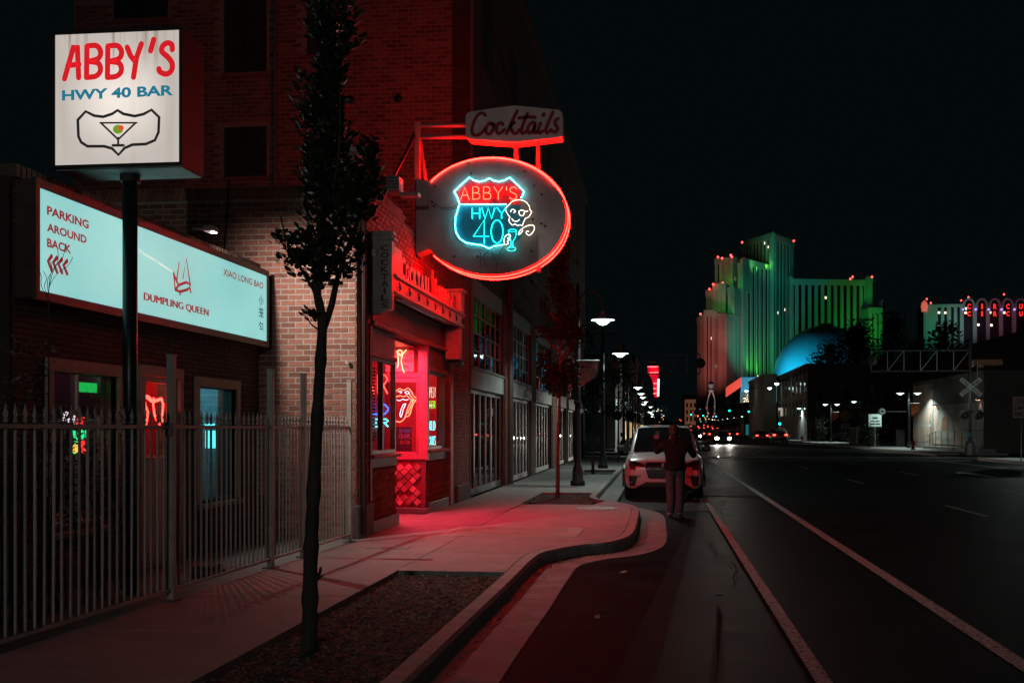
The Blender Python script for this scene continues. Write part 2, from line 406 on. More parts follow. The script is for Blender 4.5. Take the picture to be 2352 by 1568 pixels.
slab([(XM, 24.62), (curbx(24.7)-.004, 24.62), (curbx(26.5)-.004, 26.58), (XM, 26.58)])
# patio behind the fence
pt = struct(MB().box((-5.62, 3, .02), (-4.63, 13.9, .135)).build('patio', mat('patio_concrete', (.2, .18, .17), .6, var=.35, scale=2, bump=.2)))
# mulch beds
def mulch(name, poly, z, n, label, inside):
    b = MB().prism([(x, y, z-.05) for x, y in poly], (0, 0, .05)).build(name, M_dirt); struct(b, label)
    rnd = random.Random(n); mb = MB(); xs = [p[0] for p in poly]; yy = [p[1] for p in poly]; k = 0
    while k < n:
        x = rnd.uniform(min(xs), max(xs)); y = rnd.uniform(min(yy), max(yy)); k += 1
        if not inside(x, y): continue
        L = rnd.uniform(.02, .075); w = rnd.uniform(.006, .018); a = rnd.uniform(0, 6.3); t = rnd.uniform(-.5, .5); zz = z+rnd.uniform(0, .016)
        d = Vector((math.cos(a)*math.cos(t), math.sin(a)*math.cos(t), math.sin(t)*.7))*L/2; p = Vector((-math.sin(a), math.cos(a), rnd.uniform(-.5, .5)))*w/2; c = Vector((x, y, zz))
        mb.add([c-d-p, c+d-p, c+d+p, c-d+p, c+Vector((0, 0, .004))], [(0, 1, 4), (1, 2, 4), (2, 3, 4), (3, 0, 4)])
    o = mb.build('mulch_chips', M_chip, b, kind='stuff')
    return b
mulch('planting_bed', [(-2.82, -2), (-1.70, -2), (-1.64, 10.83), (-2.82, 10.83)], .10, 12000, 'bark mulch bed along the kerb around the near tree', lambda x, y: y > 3)
mulch('tree_pit', [(-2.82, 22.05), (-2.3, 20.85), (-1.42, 20.85), (-1.42, 22.2), (-1.62, 24.58), (-2.82, 24.58)], .10, 2500, 'mulched tree pit behind the bulging kerb', lambda x, y: y > 20.9+(max(0, -x-2.3))*2.2 and x < -1.42-max(0, (y-22.2))*.09)
mulch('farther_tree_pit', [(-2.82, 33.6), (-1.64, 33.6), (-1.64, 37.4), (-2.82, 37.4)], .10, 700, 'small mulched tree pit farther along the sidewalk', lambda x, y: True)
# concrete edge of the near bed
lit('bed_edging', M_curb, walk, (-2.83, -2, .02), (-2.815, 10.85, ZS+.004)); lit('bed_edging', M_curb, walk, (-2.81, 10.835, .02), (-1.64, 10.86, ZS+.004))
# vault plate with ridges
vp = thing('vault_cover', 'ridged steel plate set flush in the sidewalk in front of the bar', 'vault cover', (-2.13, 15.1, ZS))
M_vp = mat('worn_plate', (.46, .41, .36), .45, .1, var=.25, scale=4)
lit('plate', M_vp, vp, (-3.12, 14.42, ZS+.001), (-1.17, 15.78, ZS+.006))
for k in range(48):
    x = -3.09+k*.0398; lit('ridge', M_vp, vp, (x, 14.45, ZS+.006), (x+.018, 15.75, ZS+.012))
uc = thing('utility_cover', 'round cast utility cover near the rounded kerb corner', 'manhole cover', (-1.2, 19.75, ZS))
MB().lathe([(.40, ZS+.002), (.40, ZS+.008), (.36, ZS+.008), (.36, ZS+.005), (0.01, ZS+.005)], (-1.2, 19.75, 0), 28).build('frame', mat('cast_cover', (.32, .29, .26), .5, .3, var=.4, scale=25, bump=.5), uc)
mb = MB()
for i in range(-4, 5):
    for j in range(-4, 5):
        if i*i+j*j < 18: mb.box((-1.2+i*.075-.022, 19.75+j*.075-.022, ZS+.005), (-1.2+i*.075+.022, 19.75+j*.075+.022, ZS+.011))
mb.build('tread', MC['cast_cover'], uc, kind='stuff')
wb = thing('water_meter_lid', 'small rectangular meter lid in the sidewalk near the fence end', 'meter lid', (-3.5, 12.9, ZS))
lit('lid', M_curb, wb, (-3.75, 12.78, ZS+.002), (-3.2, 13.05, ZS+.007)); lit('grip', M_black, wb, (-3.56, 12.89, ZS+.007), (-3.44, 12.94, ZS+.009))
# painted lines
def strip(name, x0, x1, y0, y1, m=M_line, z=.005): return MB().add([(x0, y0, z), (x1, y0, z), (x1, y1, z), (x0, y1, z)], [(0, 1, 2, 3)]).build(name, m, road)
strip('parking_lane_line', 1.03, 1.14, 3, 58, M_line2); strip('bike_lane_line', 2.5, 2.64, 3, 56, M_line)
for k in range(9): strip('lane_dash', 6.2, 6.31, 8.5+k*11.9, 11.4+k*11.9, M_line2)
for k in range(4): strip('lane_dash', 9.3, 9.42, 14+k*12.2, 17+k*12.2, M_line2)
strip('stop_line', 3, 16.5, 56.2, 56.8, M_line2); strip('far_stop_line', -1.2, 8, 76, 76.6, M_line2)
strip('right_bike_line', 14.6, 14.73, 20, 56, M_line2)
MB().add([(11.5, 37, .005), (11.7, 37, .005), (11.7, 40, .005), (12.05, 40, .005), (11.6, 41.6, .005), (11.15, 40, .005), (11.5, 40, .005)], [(0, 1, 2, 3, 4, 5, 6)]).build('turn_arrow', M_line, road)
# asphalt repair patches and a sealed seam
M_patch = mat('patched_asphalt', (.022, .022, .024), .5, var=.5, scale=2, bump=.5, bscale=120)
M_oldasph = mat('pale_old_asphalt', (.04, .04, .04), .6, var=.5, scale=1.5, bump=.6, bscale=60, spec=.06)
strip('repair_patch', -.9, 1.02, 21.3, 33, M_oldasph, .0025); strip('repair_patch', 1.15, 2.48, 26, 52, M_oldasph, .0025)
mb = MB(); rnd = random.Random(3)
for q in range(34):
    x, y = rnd.uniform(-.8, 8), rnd.uniform(6, 34); pts = [Vector((x, y, .004))]
    for i in range(9): pts.append(pts[-1]+Vector((rnd.uniform(-.1, .12), rnd.uniform(.15, .5), 0)))
    mb.ribbon(pts, .016, (0, 0, 1), 0)
mb.build('sealed_crack', mat('crack_sealant', (.012, .012, .012), .85, spec=.1), road, kind='stuff')
# litter of dry leaves along the gutter
mb = MB(); rnd = random.Random(5)
for q in range(420):
    i = rnd.randrange(0, 40); p = curb_pts[i]+(curb_pts[i+1]-curb_pts[i])*rnd.random()+Vector((abs(rnd.gauss(0, .09))+.01, 0, .012))
    a = rnd.uniform(0, 6.3); L = rnd.uniform(.012, .03); d = Vector((math.cos(a), math.sin(a), .2))*L; e = Vector((-math.sin(a), math.cos(a), .3))*L*.5
    mb.add([p-d, p+e, p+d, p-e], [(0, 1, 2), (0, 2, 3)])
lf = mb.build('fallen_leaves', mat('dry_leaf', (.12, .06, .03), .8, island=.6)); lf['kind'] = 'stuff'; lf['label'] = 'dry leaf litter gathered in the gutter'; lf['category'] = 'leaves'
for k, (x, y) in enumerate(((-.42, 12.0), (-.55, 9.1), (-1.9, 11.9), (.6, 10.4))):
    a = k*1.3; z = .012 if x > -1.4 else ZS+.006; d = Vector((math.cos(a), math.sin(a), .1))*.05; e = Vector((-math.sin(a), math.cos(a), .3))*.03; c = Vector((x, y, z))
    tag(MB().add([c-d, c+e, c+d+Vector((0, 0, .01)), c-e], [(0, 1, 2), (0, 2, 3)]).build('dry_leaf', mat('tan_leaf', (.3, .24, .12), .7)), ['pale dry leaf alone on the asphalt right of the gutter', 'dry leaf on the asphalt beside the mulch bed kerb', 'dark leaf on the sidewalk just beyond the mulch bed', 'single dry leaf in the parking lane'][k], 'leaf', 'loose leaves')
# railway crossing
rise = struct(MB().add([(-6, 255, .02), (24, 255, .02), (24, 430, 4.6), (-6, 430, 4.6), (24, 900, 6), (-6, 900, 6)], [(0, 1, 2, 3), (3, 2, 4, 5)]).build('rising_road', M_asph))
rail_m = mat('polished_rail', (.45, .45, .44), .22, .9, var=.15)
rx = struct(MB().box((-6, 59.4, -.02), (20, 64.2, .006)).build('rail_crossing_bed', mat('crossing_panels', (.06, .058, .055), .6, var=.4, scale=1, bump=.3)))
for y in (60.3, 61.75, 62.2, 63.65): lit('rail', rail_m, rx, (-6, y, .006), (20, y+.07, .016))
# far kerbs and sidewalks
def walkway(name, x0, x1, y0, y1, label, n=0):
    w = struct(MB().box((x0, y0, -.05), (x1, y1, .10)).build(name, MC['dark_joint'] if n else M_conc), label)
    if n:
        for k in range(n):
            a = y0+(y1-y0)*k/n; b = y0+(y1-y0)*(k+1)/n; lit('slab', M_conc, w, (x0+.2, a+.01, .1), (x1, b-.01, .14))
    lit('curb_stone', M_curb, w, (x0-.18 if x0 > 0 else x1, y0, -.05), (x0+.0 if x0 > 0 else x1+.18, y1, .145))
    return w
walkway('far_sidewalk', 17.2, 21.5, 28, 57.5, 'concrete sidewalk across the street before the rail tracks', 14)
walkway('far_sidewalk', 17.2, 21.5, 66, 180, 'concrete sidewalk across the street beyond the rail tracks', 30)
walkway('left_sidewalk', -5, -1.45, 67, 190, 'sidewalk on the near side beyond the rail tracks', 20)
walkway('distant_sidewalk', 17.2, 24, 205, 420, 'distant sidewalk on the right beyond the signals'); walkway('distant_left_sidewalk', -6, -1.45, 205, 420, 'distant sidewalk on the left beyond the signals')
M_redp = mat('red_curb_paint', (.22, .025, .02), .6, var=.4, scale=3)
lit('red_painted_curb', M_redp, road, (17.0, 44, 0), (17.015, 57, .13))
# ================================================================ brick buildings on the left
M_brick = mat('buff_red_brick', (.30, .125, .085), .8, var=.25, scale=30, bump=.4, bscale=120, island=.42)
M_mort = mat('pale_mortar', (.36, .31, .27), .9, var=.2, scale=20, bump=.3)
M_brickr = mat('street_face_brick', (.26, .10, .07), .78, var=.25, scale=30, bump=.4, bscale=120, island=.3)
M_mortd = mat('dark_mortar', (.09, .06, .05), .9, var=.2, scale=20)
M_brickd = mat('old_dark_brick', (.22, .095, .075), .85, var=.3, scale=30, bump=.4, bscale=120, island=.5)
M_mortr = mat('greyed_mortar', (.27, .19, .17), .9, var=.2, scale=20)
M_brown = mat('brown_roman_brick', (.105, .062, .048), .8, var=.3, scale=20, bump=.3, island=.35)
M_brownm = mat('brown_mortar', (.045, .03, .026), .9)
M_trim = mat('tan_painted_trim', (.36, .27, .22), .6, var=.15, scale=8, bump=.15)
M_glass = glass('window_glass'); M_dglass = glass('dark_window_glass', (.35, .4, .4), .02, .15, .6)
XW, YC = -4.2, 13.9
# ---- corner bar: side wall (facing the lot) and street front
bar = thing('cocktail_bar', 'one-storey brick cocktail bar with a recessed red-lit corner entry', 'building', (-6, 14, 0))
swall = lit('side_wall', M_mort, bar, (-13, YC+.012, .1), (XW, YC+.25, 5.02))
bricks(swall, (-12.0, YC+.012, .16), (1, 0, 0), (0, 0, 1), (0, -1, 0), 12.0+XW, 4.74, .205, .066, .0115, .006, M_brick,
       lambda a0, a1, b0, b1: not (-12.0+a1 < -5.62 and b1+.16 < 3.7), lambda a, b: -abs(a-7.05)-abs(b-2.6)*.75, 300, 11)
mb = MB()
x = -12.0
for k in range(int(7.8/.078)):                            # soldier course on top
    o = MB().bbox((x, YC-.004, 4.915), (x+.066, YC+.26, 5.09), .006); ob = o.build('soldier_brick', M_brick, swall); x += .078
stub = MB().box((-4.62, YC+.03, 5.09), (XW, YC+.3, 5.62)); so = stub.build('parapet_stub', M_mort, bar)
bricks(so, (-4.62, YC+.03, 5.10), (1, 0, 0), (0, 0, 1), (0, -1, 0), .42, .5, .2, .066, .0115, .006, M_brick, lambda *a: True, lambda a, b: 1, 30, 12)
lit('roof', mat('tar_roof', (.03, .03, .03), .9), bar, (-13, YC+.25, 4.6), (XW-.2, 22.55, 4.7))
# street wall above the openings, piers
fw = lit('street_wall', M_mortd, bar, (XW-.25, YC+.03, 3.2), (XW-.012, 22.5, 5.1))
for a, b in ((YC+.25, 14.66), (20.2, 22.5)): lit('pier', M_mortd, bar, (XW-.25, a if a > 14 else a, .1), (XW-.012, b, 3.2))
lit('pier', M_mortd, bar, (XW-.24, YC+.02, .1), (XW-.0125, YC+.25, 3.2))
bricks(fw, (XW-.012, YC+.004, .5), (0, 1, 0), (0, 0, 1), (1, 0, 0), 8.55, 4.75, .205, .066, .0115, .007, M_brickr,
       lambda a0, a1, b0, b1: (b0 > 2.75 or a1 < .75 or a0 > 6.32) and (b1 < 4.6 or a0 < 2.6 or a0 > 5.2), lambda a, b: -abs(a-1.9)-abs(b-4.1), 300, 13)
for k in range(int(2.6/.08)):
    MB().bbox((XW-.26, YC+.02+k*.08, 5.1), (XW+.0, YC+.088+k*.08, 5.27), .006).build('soldier_brick', M_brickr, fw)
lit('pier_plinth', mat('stained_plinth', (.11, .085, .08), .75, var=.4, scale=8, bump=.4), bar, (XW-.2, YC-.02, .12), (XW+.05, 14.64, .62), .02)
lit('pier_plinth', MC['stained_plinth'], bar, (XW-.2, 20.95, .12), (XW+.04, 22.3, .5), .02)
MB().tube([(XW+.06, YC+.14, .2), (XW+.06, YC+.14, 5.0)], .045, 8).build('downspout', mat('brown_downspout', (.035, .022, .02), .5), bar)
# conduits on the side wall
for x, z0, z1 in ((-5.95, 3.9, 5.0),):
    MB().tube([D(527, 412, 13.86), D(514, 580, 13.86)], .011, 6).build('cable', M_black, swall)
for (px, py) in ((798, 832), (770, 580)):
    p = D(px, py, 13.86); MB().lathe([(.028, 0), (.028, -.03), (.012, -.03)], p, 10, 'y').build('wall_plug', M_trim, swall)
# ---- entry: left bay
M_wood = mat('red_brown_boards', (.13, .05, .038), .55, var=.35, scale=5, stretch=(6, 6, .6), bump=.2, bscale=40, island=.25)
M_woodb = mat('tan_boards', (.20, .125, .085), .55, var=.35, scale=5, stretch=(6, 6, .6), bump=.2, bscale=40, island=.2)
M_frame = mat('bronze_window_frame', (.10, .075, .06), .4, .4, var=.2)
M_stone = mat('sill_stone', (.30, .24, .20), .7, var=.3, scale=9, bump=.3)
M_zig = mat('carved_timber', (.17, .105, .055), .5, var=.35, scale=6, bump=.2)
M_base = mat('grey_base_tile', (.13, .12, .11), .5, var=.3, scale=5)
M_pink = mat('pink_paint', (.40, .085, .12), .4, var=.08, scale=4)
def bay(y0, y1, cap):
    """shopfront bay on the street face: boards, window, sill, carved panel, base"""
    b = bpy.data.objects.new('window_bay', None); COL.objects.link(b); b.parent = bar; b.location = -bar.location; b['w0'] = 1; b['label'] = cap
    n = max(5, int((y1-y0)/.11)); w = (y1-y0)/n
    for k in range(n): lit('board', M_woodb, b, (XW-.10, y0+k*w+.003, 2.83), (XW-.055, y0+(k+1)*w-.003, 3.2), .006)
    lit('lintel', M_stone, b, (XW-.14, y0, 2.76), (XW-.01, y1, 2.83), .01)
    for a, c in (((y0, y0+.06), ((y0+y1)/2-.03, (y0+y1)/2+.03), (y1-.06, y1)) if y0 < 16 else ((y0, y0+.06), (y1-.06, y1))): lit('frame', M_frame, b, (XW-.12, a, 1.36), (XW-.04, c, 2.76), .006)
    lit('frame', M_frame, b, (XW-.12, y0, 1.30), (XW-.04, y1, 1.36), .006); lit('frame', M_frame, b, (XW-.12, y0, 2.70), (XW-.04, y1, 2.76), .006)
    lit('pane', M_glass, b, (XW-.09, y0+.06, 1.36), (XW-.085, y1-.06, 2.70))
    lit('sill', M_stone, b, (XW-.2, y0-.02, 1.24), (XW+.05, y1+.02, 1.30), .012)
    lit('apron', M_woodb, b, (XW-.15, y0, 1.1), (XW-.02, y1, 1.24), .006)
    n = max(7, int((y1-y0)/.1)); w = (y1-y0)/n
    for k in range(n):
        yy = y0+w*(k+.5); mbz = MB()
        for q in range(3 if k % 2 else 4):
            z0 = .36+q*.23-(0 if k % 2 else .115); mbz.add([(XW-.06, yy, z0), (XW-.06, yy-w*.98, z0+.115), (XW-.002, yy, z0+.115), (XW-.06, yy+w*.98, z0+.115), (XW-.06, yy, z0+.23)],
                                       [(0, 2, 1), (0, 3, 2), (1, 2, 4), (2, 3, 4)])
        mbz.build('carved_strip', M_zig, b)
    lit('panel_back', mat('dark_panel_back', (.05, .035, .02), .6), b, (XW-.2, y0, .3), (XW-.06, y1, 1.1))  # dark backing behind the carved strips
    lit('base', M_base, b, (XW-.2, y0, .12), (XW+.02, y1, .33), .01)
    return b
bay(14.66, 16.2, 'left window bay with brown boards and carved lower panel'); bay(18.36, 20.1, 'right window bay beside the recessed entry')
lit('jamb', M_wood, bar, (XW-.2, 20.1, .12), (XW-.01, 20.25, 3.2), .01); lit('jamb', mat('red_jamb', (.30, .03, .03), .5), bar, (XW-.16, 20.25, .12), (XW+.03, 20.5, 3.3), .01)
lit('jamb', M_wood, bar, (XW-.16, 14.55, .34), (XW+.012, 14.67, 3.2), .008)
# boards over the entry, under the canopy
n = 44; w = (20.2-14.66)/n
for k in range(n): lit('board', M_wood, bar, (XW-.03, 14.66+k*w+.002, 3.27), (XW+.02, 14.66+(k+1)*w-.002, 3.70), .005)
lit('board_ledge', M_stone, bar, (XW-.05, 14.64, 3.2), (XW+.06, 20.24, 3.268), .012)
# recessed vestibule
YV = 18.22
lit('vestibule_ceiling', M_pink, bar, (-5.7, 16.22, 3.16), (XW-.2, YV, 3.19)); lit('vestibule_back', M_pink, bar, (-5.75, 16.22, .12), (-5.7, YV, 3.16))
lit('vestibule_side', M_pink, bar, (-5.7, 16.21, .12), (XW-.22, 16.24, 3.16))
vd = lit('bar_door', mat('dark_red_door', (.2, .03, .03), .4), bar, (-5.7, 16.7, .15), (-5.66, 17.7, 2.3), .01); MB().tube([(-5.63, 17.58, .95), (-5.63, 17.58, 1.3)], .015, 8).build('handle', M_steel, vd)
def V(x, y, dy=0): p = D(*c4(x, y), YV); p.y = YV-dy; return p           # photo -> far wall of the vestibule
def vbox(name, m, x0, y0, x1, y1, d0, d1, par=None, r=.006):
    a = V(x0, y0); b = V(x1, y1); return lit(name, m, par or bar, (a.x, YV-d0, a.z), (b.x, YV-d1, b.z), r)
XL = 200                                                                    # the wall runs on left behind the bay
vf = vbox('entry_screen', M_pink, 480, 155, 530, 955, -.12, .03); vbox('rail', M_pink, XL, 905, 480, 955, -.05, .03, vf); vbox('rail', M_pink, XL, 365, 480, 430, -.05, .03, vf); vbox('rail', M_pink, XL, 155, 480, 205, -.05, .03, vf)
vbox('rail', mat('deep_pink_paint', (.42, .07, .12), .4), XL, 372, 490, 398, .03, .045, vf)
vbox('pane', M_glass, XL, 430, 480, 905, .0, .004, vf, 0); vbox('stop_bead', M_pink, 470, 430, 480, 905, .004, .05, vf)
vbox('corner_post', M_pink, 530, 160, 546, 960, -.12, .05)
tsn = vbox('transom_sign', mat('pink_sign_board', (.60, .22, .22), .5, var=.1), XL, 207, 452, 358, -.01, .02, vf)
for s, x0, x1, yb, yt in (("on'", 380, 428, 255, 230), ('uitable', 352, 448, 293, 262), ('ame,.', 352, 424, 336, 310)):
    a = V(x0, yb, .024); b = V(x1, yt, .024); MB().text(s, a, (1, 0, 0), (0, 0, 1), b.x-a.x, b.z-a.z, .003).build('lettering', mat('dark_red_print', (.12, .01, .02), .5), tsn)
# diamond tiles below
tp = vbox('tile_panel', mat('deep_red_panel', (.20, .015, .03), .4), XL, 957, 527, 1283, -.05, .0); M_tiles = mat('rose_tile', (.50, .17, .17), .28, var=.2, scale=3, island=.55)
q = 29.5; cx0, cy0 = 414, 1010
for i in range(-8, 5):
    for j in range(-1, 9):
        cx = cx0+i*q; cy = cy0+j*q
        if (i+j) % 2: continue
        if not (cy-q > 962 and cy+q < 1278 and cx-q > XL and cx+q < 524): continue
        if random.random() < .14: continue
        ps = [V(cx, cy-q+2, .004), V(cx+q-2, cy, .004), V(cx, cy+q-2, .004), V(cx-q+2, cy, .004)]; c = sum(ps, Vector())/4
        top = [p+(c-p)*.12+Vector((0, -.02-random.random()*.012, 0)) for p in ps]
        MB().loft([ps[::-1], top[::-1]]).build('tile', M_tiles, tp)
vbox('base', M_base, XL, 1284, 546, 1325, -.1, .03)
# interior: red lit bar room
M_redwall = mat('red_interior', (.45, .06, .07), .5, var=.3, scale=3); M_dint = mat('dark_interior', (.03, .02, .025), .6)
rm = bpy.data.objects.new('bar_room', None); COL.objects.link(rm); rm.parent = bar; rm.location = -bar.location; rm['w0'] = 1
lit('room_wall', M_redwall, rm, (-9.0, 14.2, .12), (-8.95, 22.3, 3.5)); lit('room_wall', M_redwall, rm, (-9, 22.25, .12), (XW-.26, 22.3, 3.5)); lit('room_wall', M_redwall, rm, (-9, 14.2, .12), (XW-.26, 14.24, 3.5))
lit('room_floor', M_dint, rm, (-9, 14.2, .1), (XW-.26, 22.3, .12)); lit('room_ceiling', M_dint, rm, (-9, 14.2, 3.5), (XW-.26, 22.3, 3.55))
lit('back_bar', mat('bar_wood', (.12, .06, .03), .35), rm, (-7.6, 14.6, .12), (-7.1, 21, 1.15), .02)
for k in range(14):                                     # bottles on the back bar
    y = 14.8+k*.42; MB().lathe([(.035, 1.15), (.035, 1.33), (.012, 1.38), (.012, 1.45)], (-7.35, y, 0), 8).build('bottle', mat('bottle_%d' % (k % 3), ((.2, .1, .02), (.02, .15, .05), (.3, .3, .28))[k % 3], .1), rm)
mb = MB()
for k in range(22): z = 1.5+k*.052; mb.box((XW-.16, 14.78, z), (XW-.155, 15.40, z+.03))
mb.build('blind', mat('blind_slats', (.4, .12, .1), .5), rm, kind='stuff')
lamp('AREA', 'bar_ceiling_light', (-6.2, 19.6, 3.4), 260, (1, .05, .06), rm, 2.5, (-6.4, 18.8, 0)); lamp('AREA', 'bar_ceiling_light', (-5.1, 15.2, 3.4), 60, (1, .06, .08), rm, 1.0, (-5.6, 15.3, 0))
lamp('AREA', 'bar_ceiling_light', (-5.0, 21.0, 3.4), 90, (1, .07, .1), rm, .8, (-5.0, 21.2, 0))
lamp('AREA', 'vestibule_light', (-4.62, 17.2, 3.1), 200, (1, .06, .12), bar, .7, (-4.75, 17.3, 0))
# glowing beer signs inside the windows
N_cyan = emit('neon_cyan', (.3, 4.6, 5.0)); N_blue = emit('neon_blue', (.15, .8, 6)); N_green = emit('neon_green', (.4, 3.0, .12)); N_white = emit('neon_warm_white', (3, 1.9, 1.5)); N_redw = emit('neon_red_soft', (9, .5, .32)); N_pk = emit('neon_peach', (9, .95, .5))
def ws(word, y0, y1, z0, z1, m, X=XW-.2, r=.011):
    mbn = MB(); n = len(word); cw = (y1-y0)/n
    for k, ch in enumerate(word):
        for st in SF[ch]: mbn.tube([(X, y0+cw*(k+.12+.72*px), z0+(z1-z0)*py) for px, py in st], r, 5)
    return mbn
def neon(name, label, mbn, m, loc): o = mbn.build(name, m); tag(o, label, 'neon sign', 'neon signs in the bar windows'); return o
def wx(word, z0, z1, X0=-4.98, X1=-4.32, y=16.12):
    mbn = MB(); cw = (X1-X0)/len(word)
    for k, ch in enumerate(word):
        for st in SF[ch]: mbn.tube([(X0+cw*(k+.12+.72*px), y, z0+(z1-z0)*py) for px, py in st], min(.011, cw*.13), 5)
    return mbn
neon('neon_sign', 'white neon word highest in the right bar window', wx('OPEN', 2.30, 2.50, -4.545, -4.385, 19.8), N_white, 0)
neon('neon_sign', 'green neon word under the white one in the right bar window', wx('BEER', 2.09, 2.23, -4.545, -4.385, 19.8), N_green, 0)
neon('neon_sign', 'upper cyan neon word in the right bar window', wx('COLD', 1.66, 1.84, -4.545, -4.385, 19.8), N_cyan, 0)
neon('neon_sign', 'lower cyan neon word in the right bar window', wx('DRINKS', 1.37, 1.54, -4.56, -4.38, 19.8), N_cyan, 0)
neon('neon_sign', 'red neon word in the left bar window', wx('BAR', 2.25, 2.55), N_redw, 0)
neon('neon_sign', 'blue neon word in the left bar window', wx('COLD', 1.92, 2.08), N_blue, 0)
neon('neon_sign', 'cyan neon word low in the left bar window', wx('BEER', 1.72, 1.84), N_cyan, 0)
# neon lips behind the entry glass and a script loop in the transom
def C9(x, y, dy): p = D(*c9(x, y), YV); p.y = YV+dy; return p
lips = thing('neon_lips_sign', 'red and white neon open mouth with long tongue behind the entry glass', 'neon sign', C9(150, 800, .1))
mb = MB()
for pts in ([(30, 640), (75, 606), (130, 628), (190, 600), (235, 640), (265, 700), (318, 752), (270, 768), (225, 772)], [(30, 715), (90, 705), (135, 715), (175, 700), (220, 745), (275, 760), (240, 720), (200, 660)], [(318, 752), (270, 800), (240, 880), (210, 970), (150, 992)],
            [(235, 780), (190, 870), (165, 960), (130, 1030), (75, 1062), (30, 1050)], [(262, 780), (215, 880), (190, 950)]):
    mb.tube(smooth([C9(x, y, .06) for x, y in pts], 4), .009, 6)
mb.build('red_tubing', N_pk, lips)
mb = MB()
for pts in ([(40, 760), (80, 770), (120, 750), (160, 762), (200, 752)], [(150, 655), (180, 640), (210, 655), (190, 680), (150, 660)], [(60, 650), (90, 640), (108, 655), (85, 668)], [(165, 810), (125, 830), (85, 940), (90, 990), (105, 980), (130, 890), (165, 812)]):
    mb.tube(smooth([C9(x, y, .05) for x, y in pts], 4), .007, 6)
mb.build('white_tubing', emit('neon_ice', (1.6, 2.2, 2.6)), lips)
mb = MB()
for pts in ([(60, 110), (105, 82), (135, 115), (110, 158), (75, 120), (85, 250), (70, 330)], [(195, 78), (140, 150), (125, 240), (140, 330), (165, 395)]): mb.tube(smooth([C9(x, y, -.07) for x, y in pts], 5), .006, 6)
tag(mb.build('neon_script', emit('neon_cream', (4, 2.2, .9))), 'cream neon script loop over the entry transom sign', 'neon sign')
# crawl poster
ps = thing('poster', 'dark event poster reading CRAWL 10.17.26 low behind the entry glass', 'poster', C9(150, 1460, .03))
a = C9(20, 1460, .03); b = C9(248, 1130, .03); lit('sheet', mat('poster_black', (.03, .02, .035), .5, var=.4, scale=40), ps, (a.x, YV+.02, a.z), (b.x, YV+.03, b.z))
mb = MB(); a = C9(75, 1290, 0); b = C9(235, 1225, 0); mb.text('CRAWL', (a.x, YV+.018, a.z), (1, 0, 0), (0, 0, 1), b.x-a.x, b.z-a.z, .002); mb.build('lettering', mat('poster_mauve', (.5, .35, .5), .5), ps)
mb = MB(); a = C9(90, 1365, 0); b = C9(225, 1310, 0); mb.text('10.17.26', (a.x, YV+.018, a.z), (1, 0, 0), (0, 0, 1), b.x-a.x, b.z-a.z, .002); mb.build('lettering', mat('poster_orange', (.75, .25, .08), .5), ps)
mb = MB(); rnd = random.Random(8)
for k in range(12):
    a = C9(80+k*13, 1215-rnd.random()*20, 0); b = C9(92+k*13, 1165-rnd.random()*15, 0); mb.box((a.x, YV+.017, a.z), (b.x, YV+.019, b.z))
mb.build('lettering', mat('poster_blue', (.06, .3, .5), .5), ps)
# ---- canopy with letters
can = thing('entry_canopy', 'pink-lit canopy over the bar entry with COCKTAIL LOUNGE letters', 'canopy', (-4, 17.3, 3.7))
M_cream = mat('cream_sheet_metal', (.52, .44, .40), .45, .1, var=.12, scale=5, bump=.08); XFa = -3.87
lit('soffit', mat('brown_soffit', (.09, .05, .05), .3, var=.3), can, (XW-.01, 14.72, 3.705), (XFa-.02, 20.0, 3.75))
lit('fascia', M_cream, can, (XFa-.05, 14.70, 3.70), (XFa, 20.0, 3.90), .006)
lit('cornice', M_cream, can, (XFa-.09, 14.70, 3.90), (XFa+.05, 20.03, 3.945), .012); lit('cornice', M_cream, can, (XFa-.3, 14.70, 3.945), (XFa+.025, 20.03, 3.965), .006); lit('lower_lip', M_cream, can, (XFa-.05, 14.7, 3.675), (XFa+.03, 20.02, 3.70), .008)
lit('letter_backing', mat('dark_backing', (.04, .02, .025), .6), can, (XFa-.16, 14.95, 3.965), (XFa-.13, 19.6, 4.06))
MB().tube([(XFa-.22, 15.3, 3.99), (XFa-.22, 19.5, 3.99)], .012, 6).build('hidden_neon', emit('canopy_neon', (5, .3, .2)), can)
for k in range(2): MB().tube([(XW+.12+k*.08, 15.6, 3.70), (XW+.12+k*.08, 19.4, 3.70)], .016, 8).build('unlit_tube', mat('frosted_tube', (.65, .62, .6), .15), can)
for k in range(9):                                       # forked bulb holders on the fascia
    y = 14.95+k*.61; m = MB().tube([(XFa+.01, y, 3.86), (XFa+.03, y, 3.78), (XFa+.012, y, 3.735)], .011, 5)
    m.tube([(XFa+.012, y-.05, 3.80), (XFa+.03, y-.035, 3.765), (XFa+.02, y, 3.755), (XFa+.03, y+.035, 3.765), (XFa+.012, y+.05, 3.80)], .007, 5); m.build('bulb_holder', M_black, can)
lit('end_pier', M_cream, can, (XW, 19.72, 3.965), (XFa+.02, 20.03, 4.36), .01); lit('end_cap', M_cream, can, (XW-.02, 19.66, 4.36), (XFa+.06, 20.08, 4.42), .012)
lit('end_bracket', mat('rose_metal', (.5, .2, .2), .5), can, (XW+.02, 19.75, 3.05), (XFa-.02, 20.0, 3.675), .012); lit('return_box', M_cream, can, (XW, 14.73, 3.965), (XFa-.01, 15.2, 4.38), .01)
lit('centre_post', mat('red_post', (.5, .06, .05), .5), can, (XFa-.16, 17.42, 3.965), (XFa-.05, 17.56, 4.44), .006)
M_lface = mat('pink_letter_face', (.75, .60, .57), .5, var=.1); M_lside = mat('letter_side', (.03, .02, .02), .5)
yy = 15.30
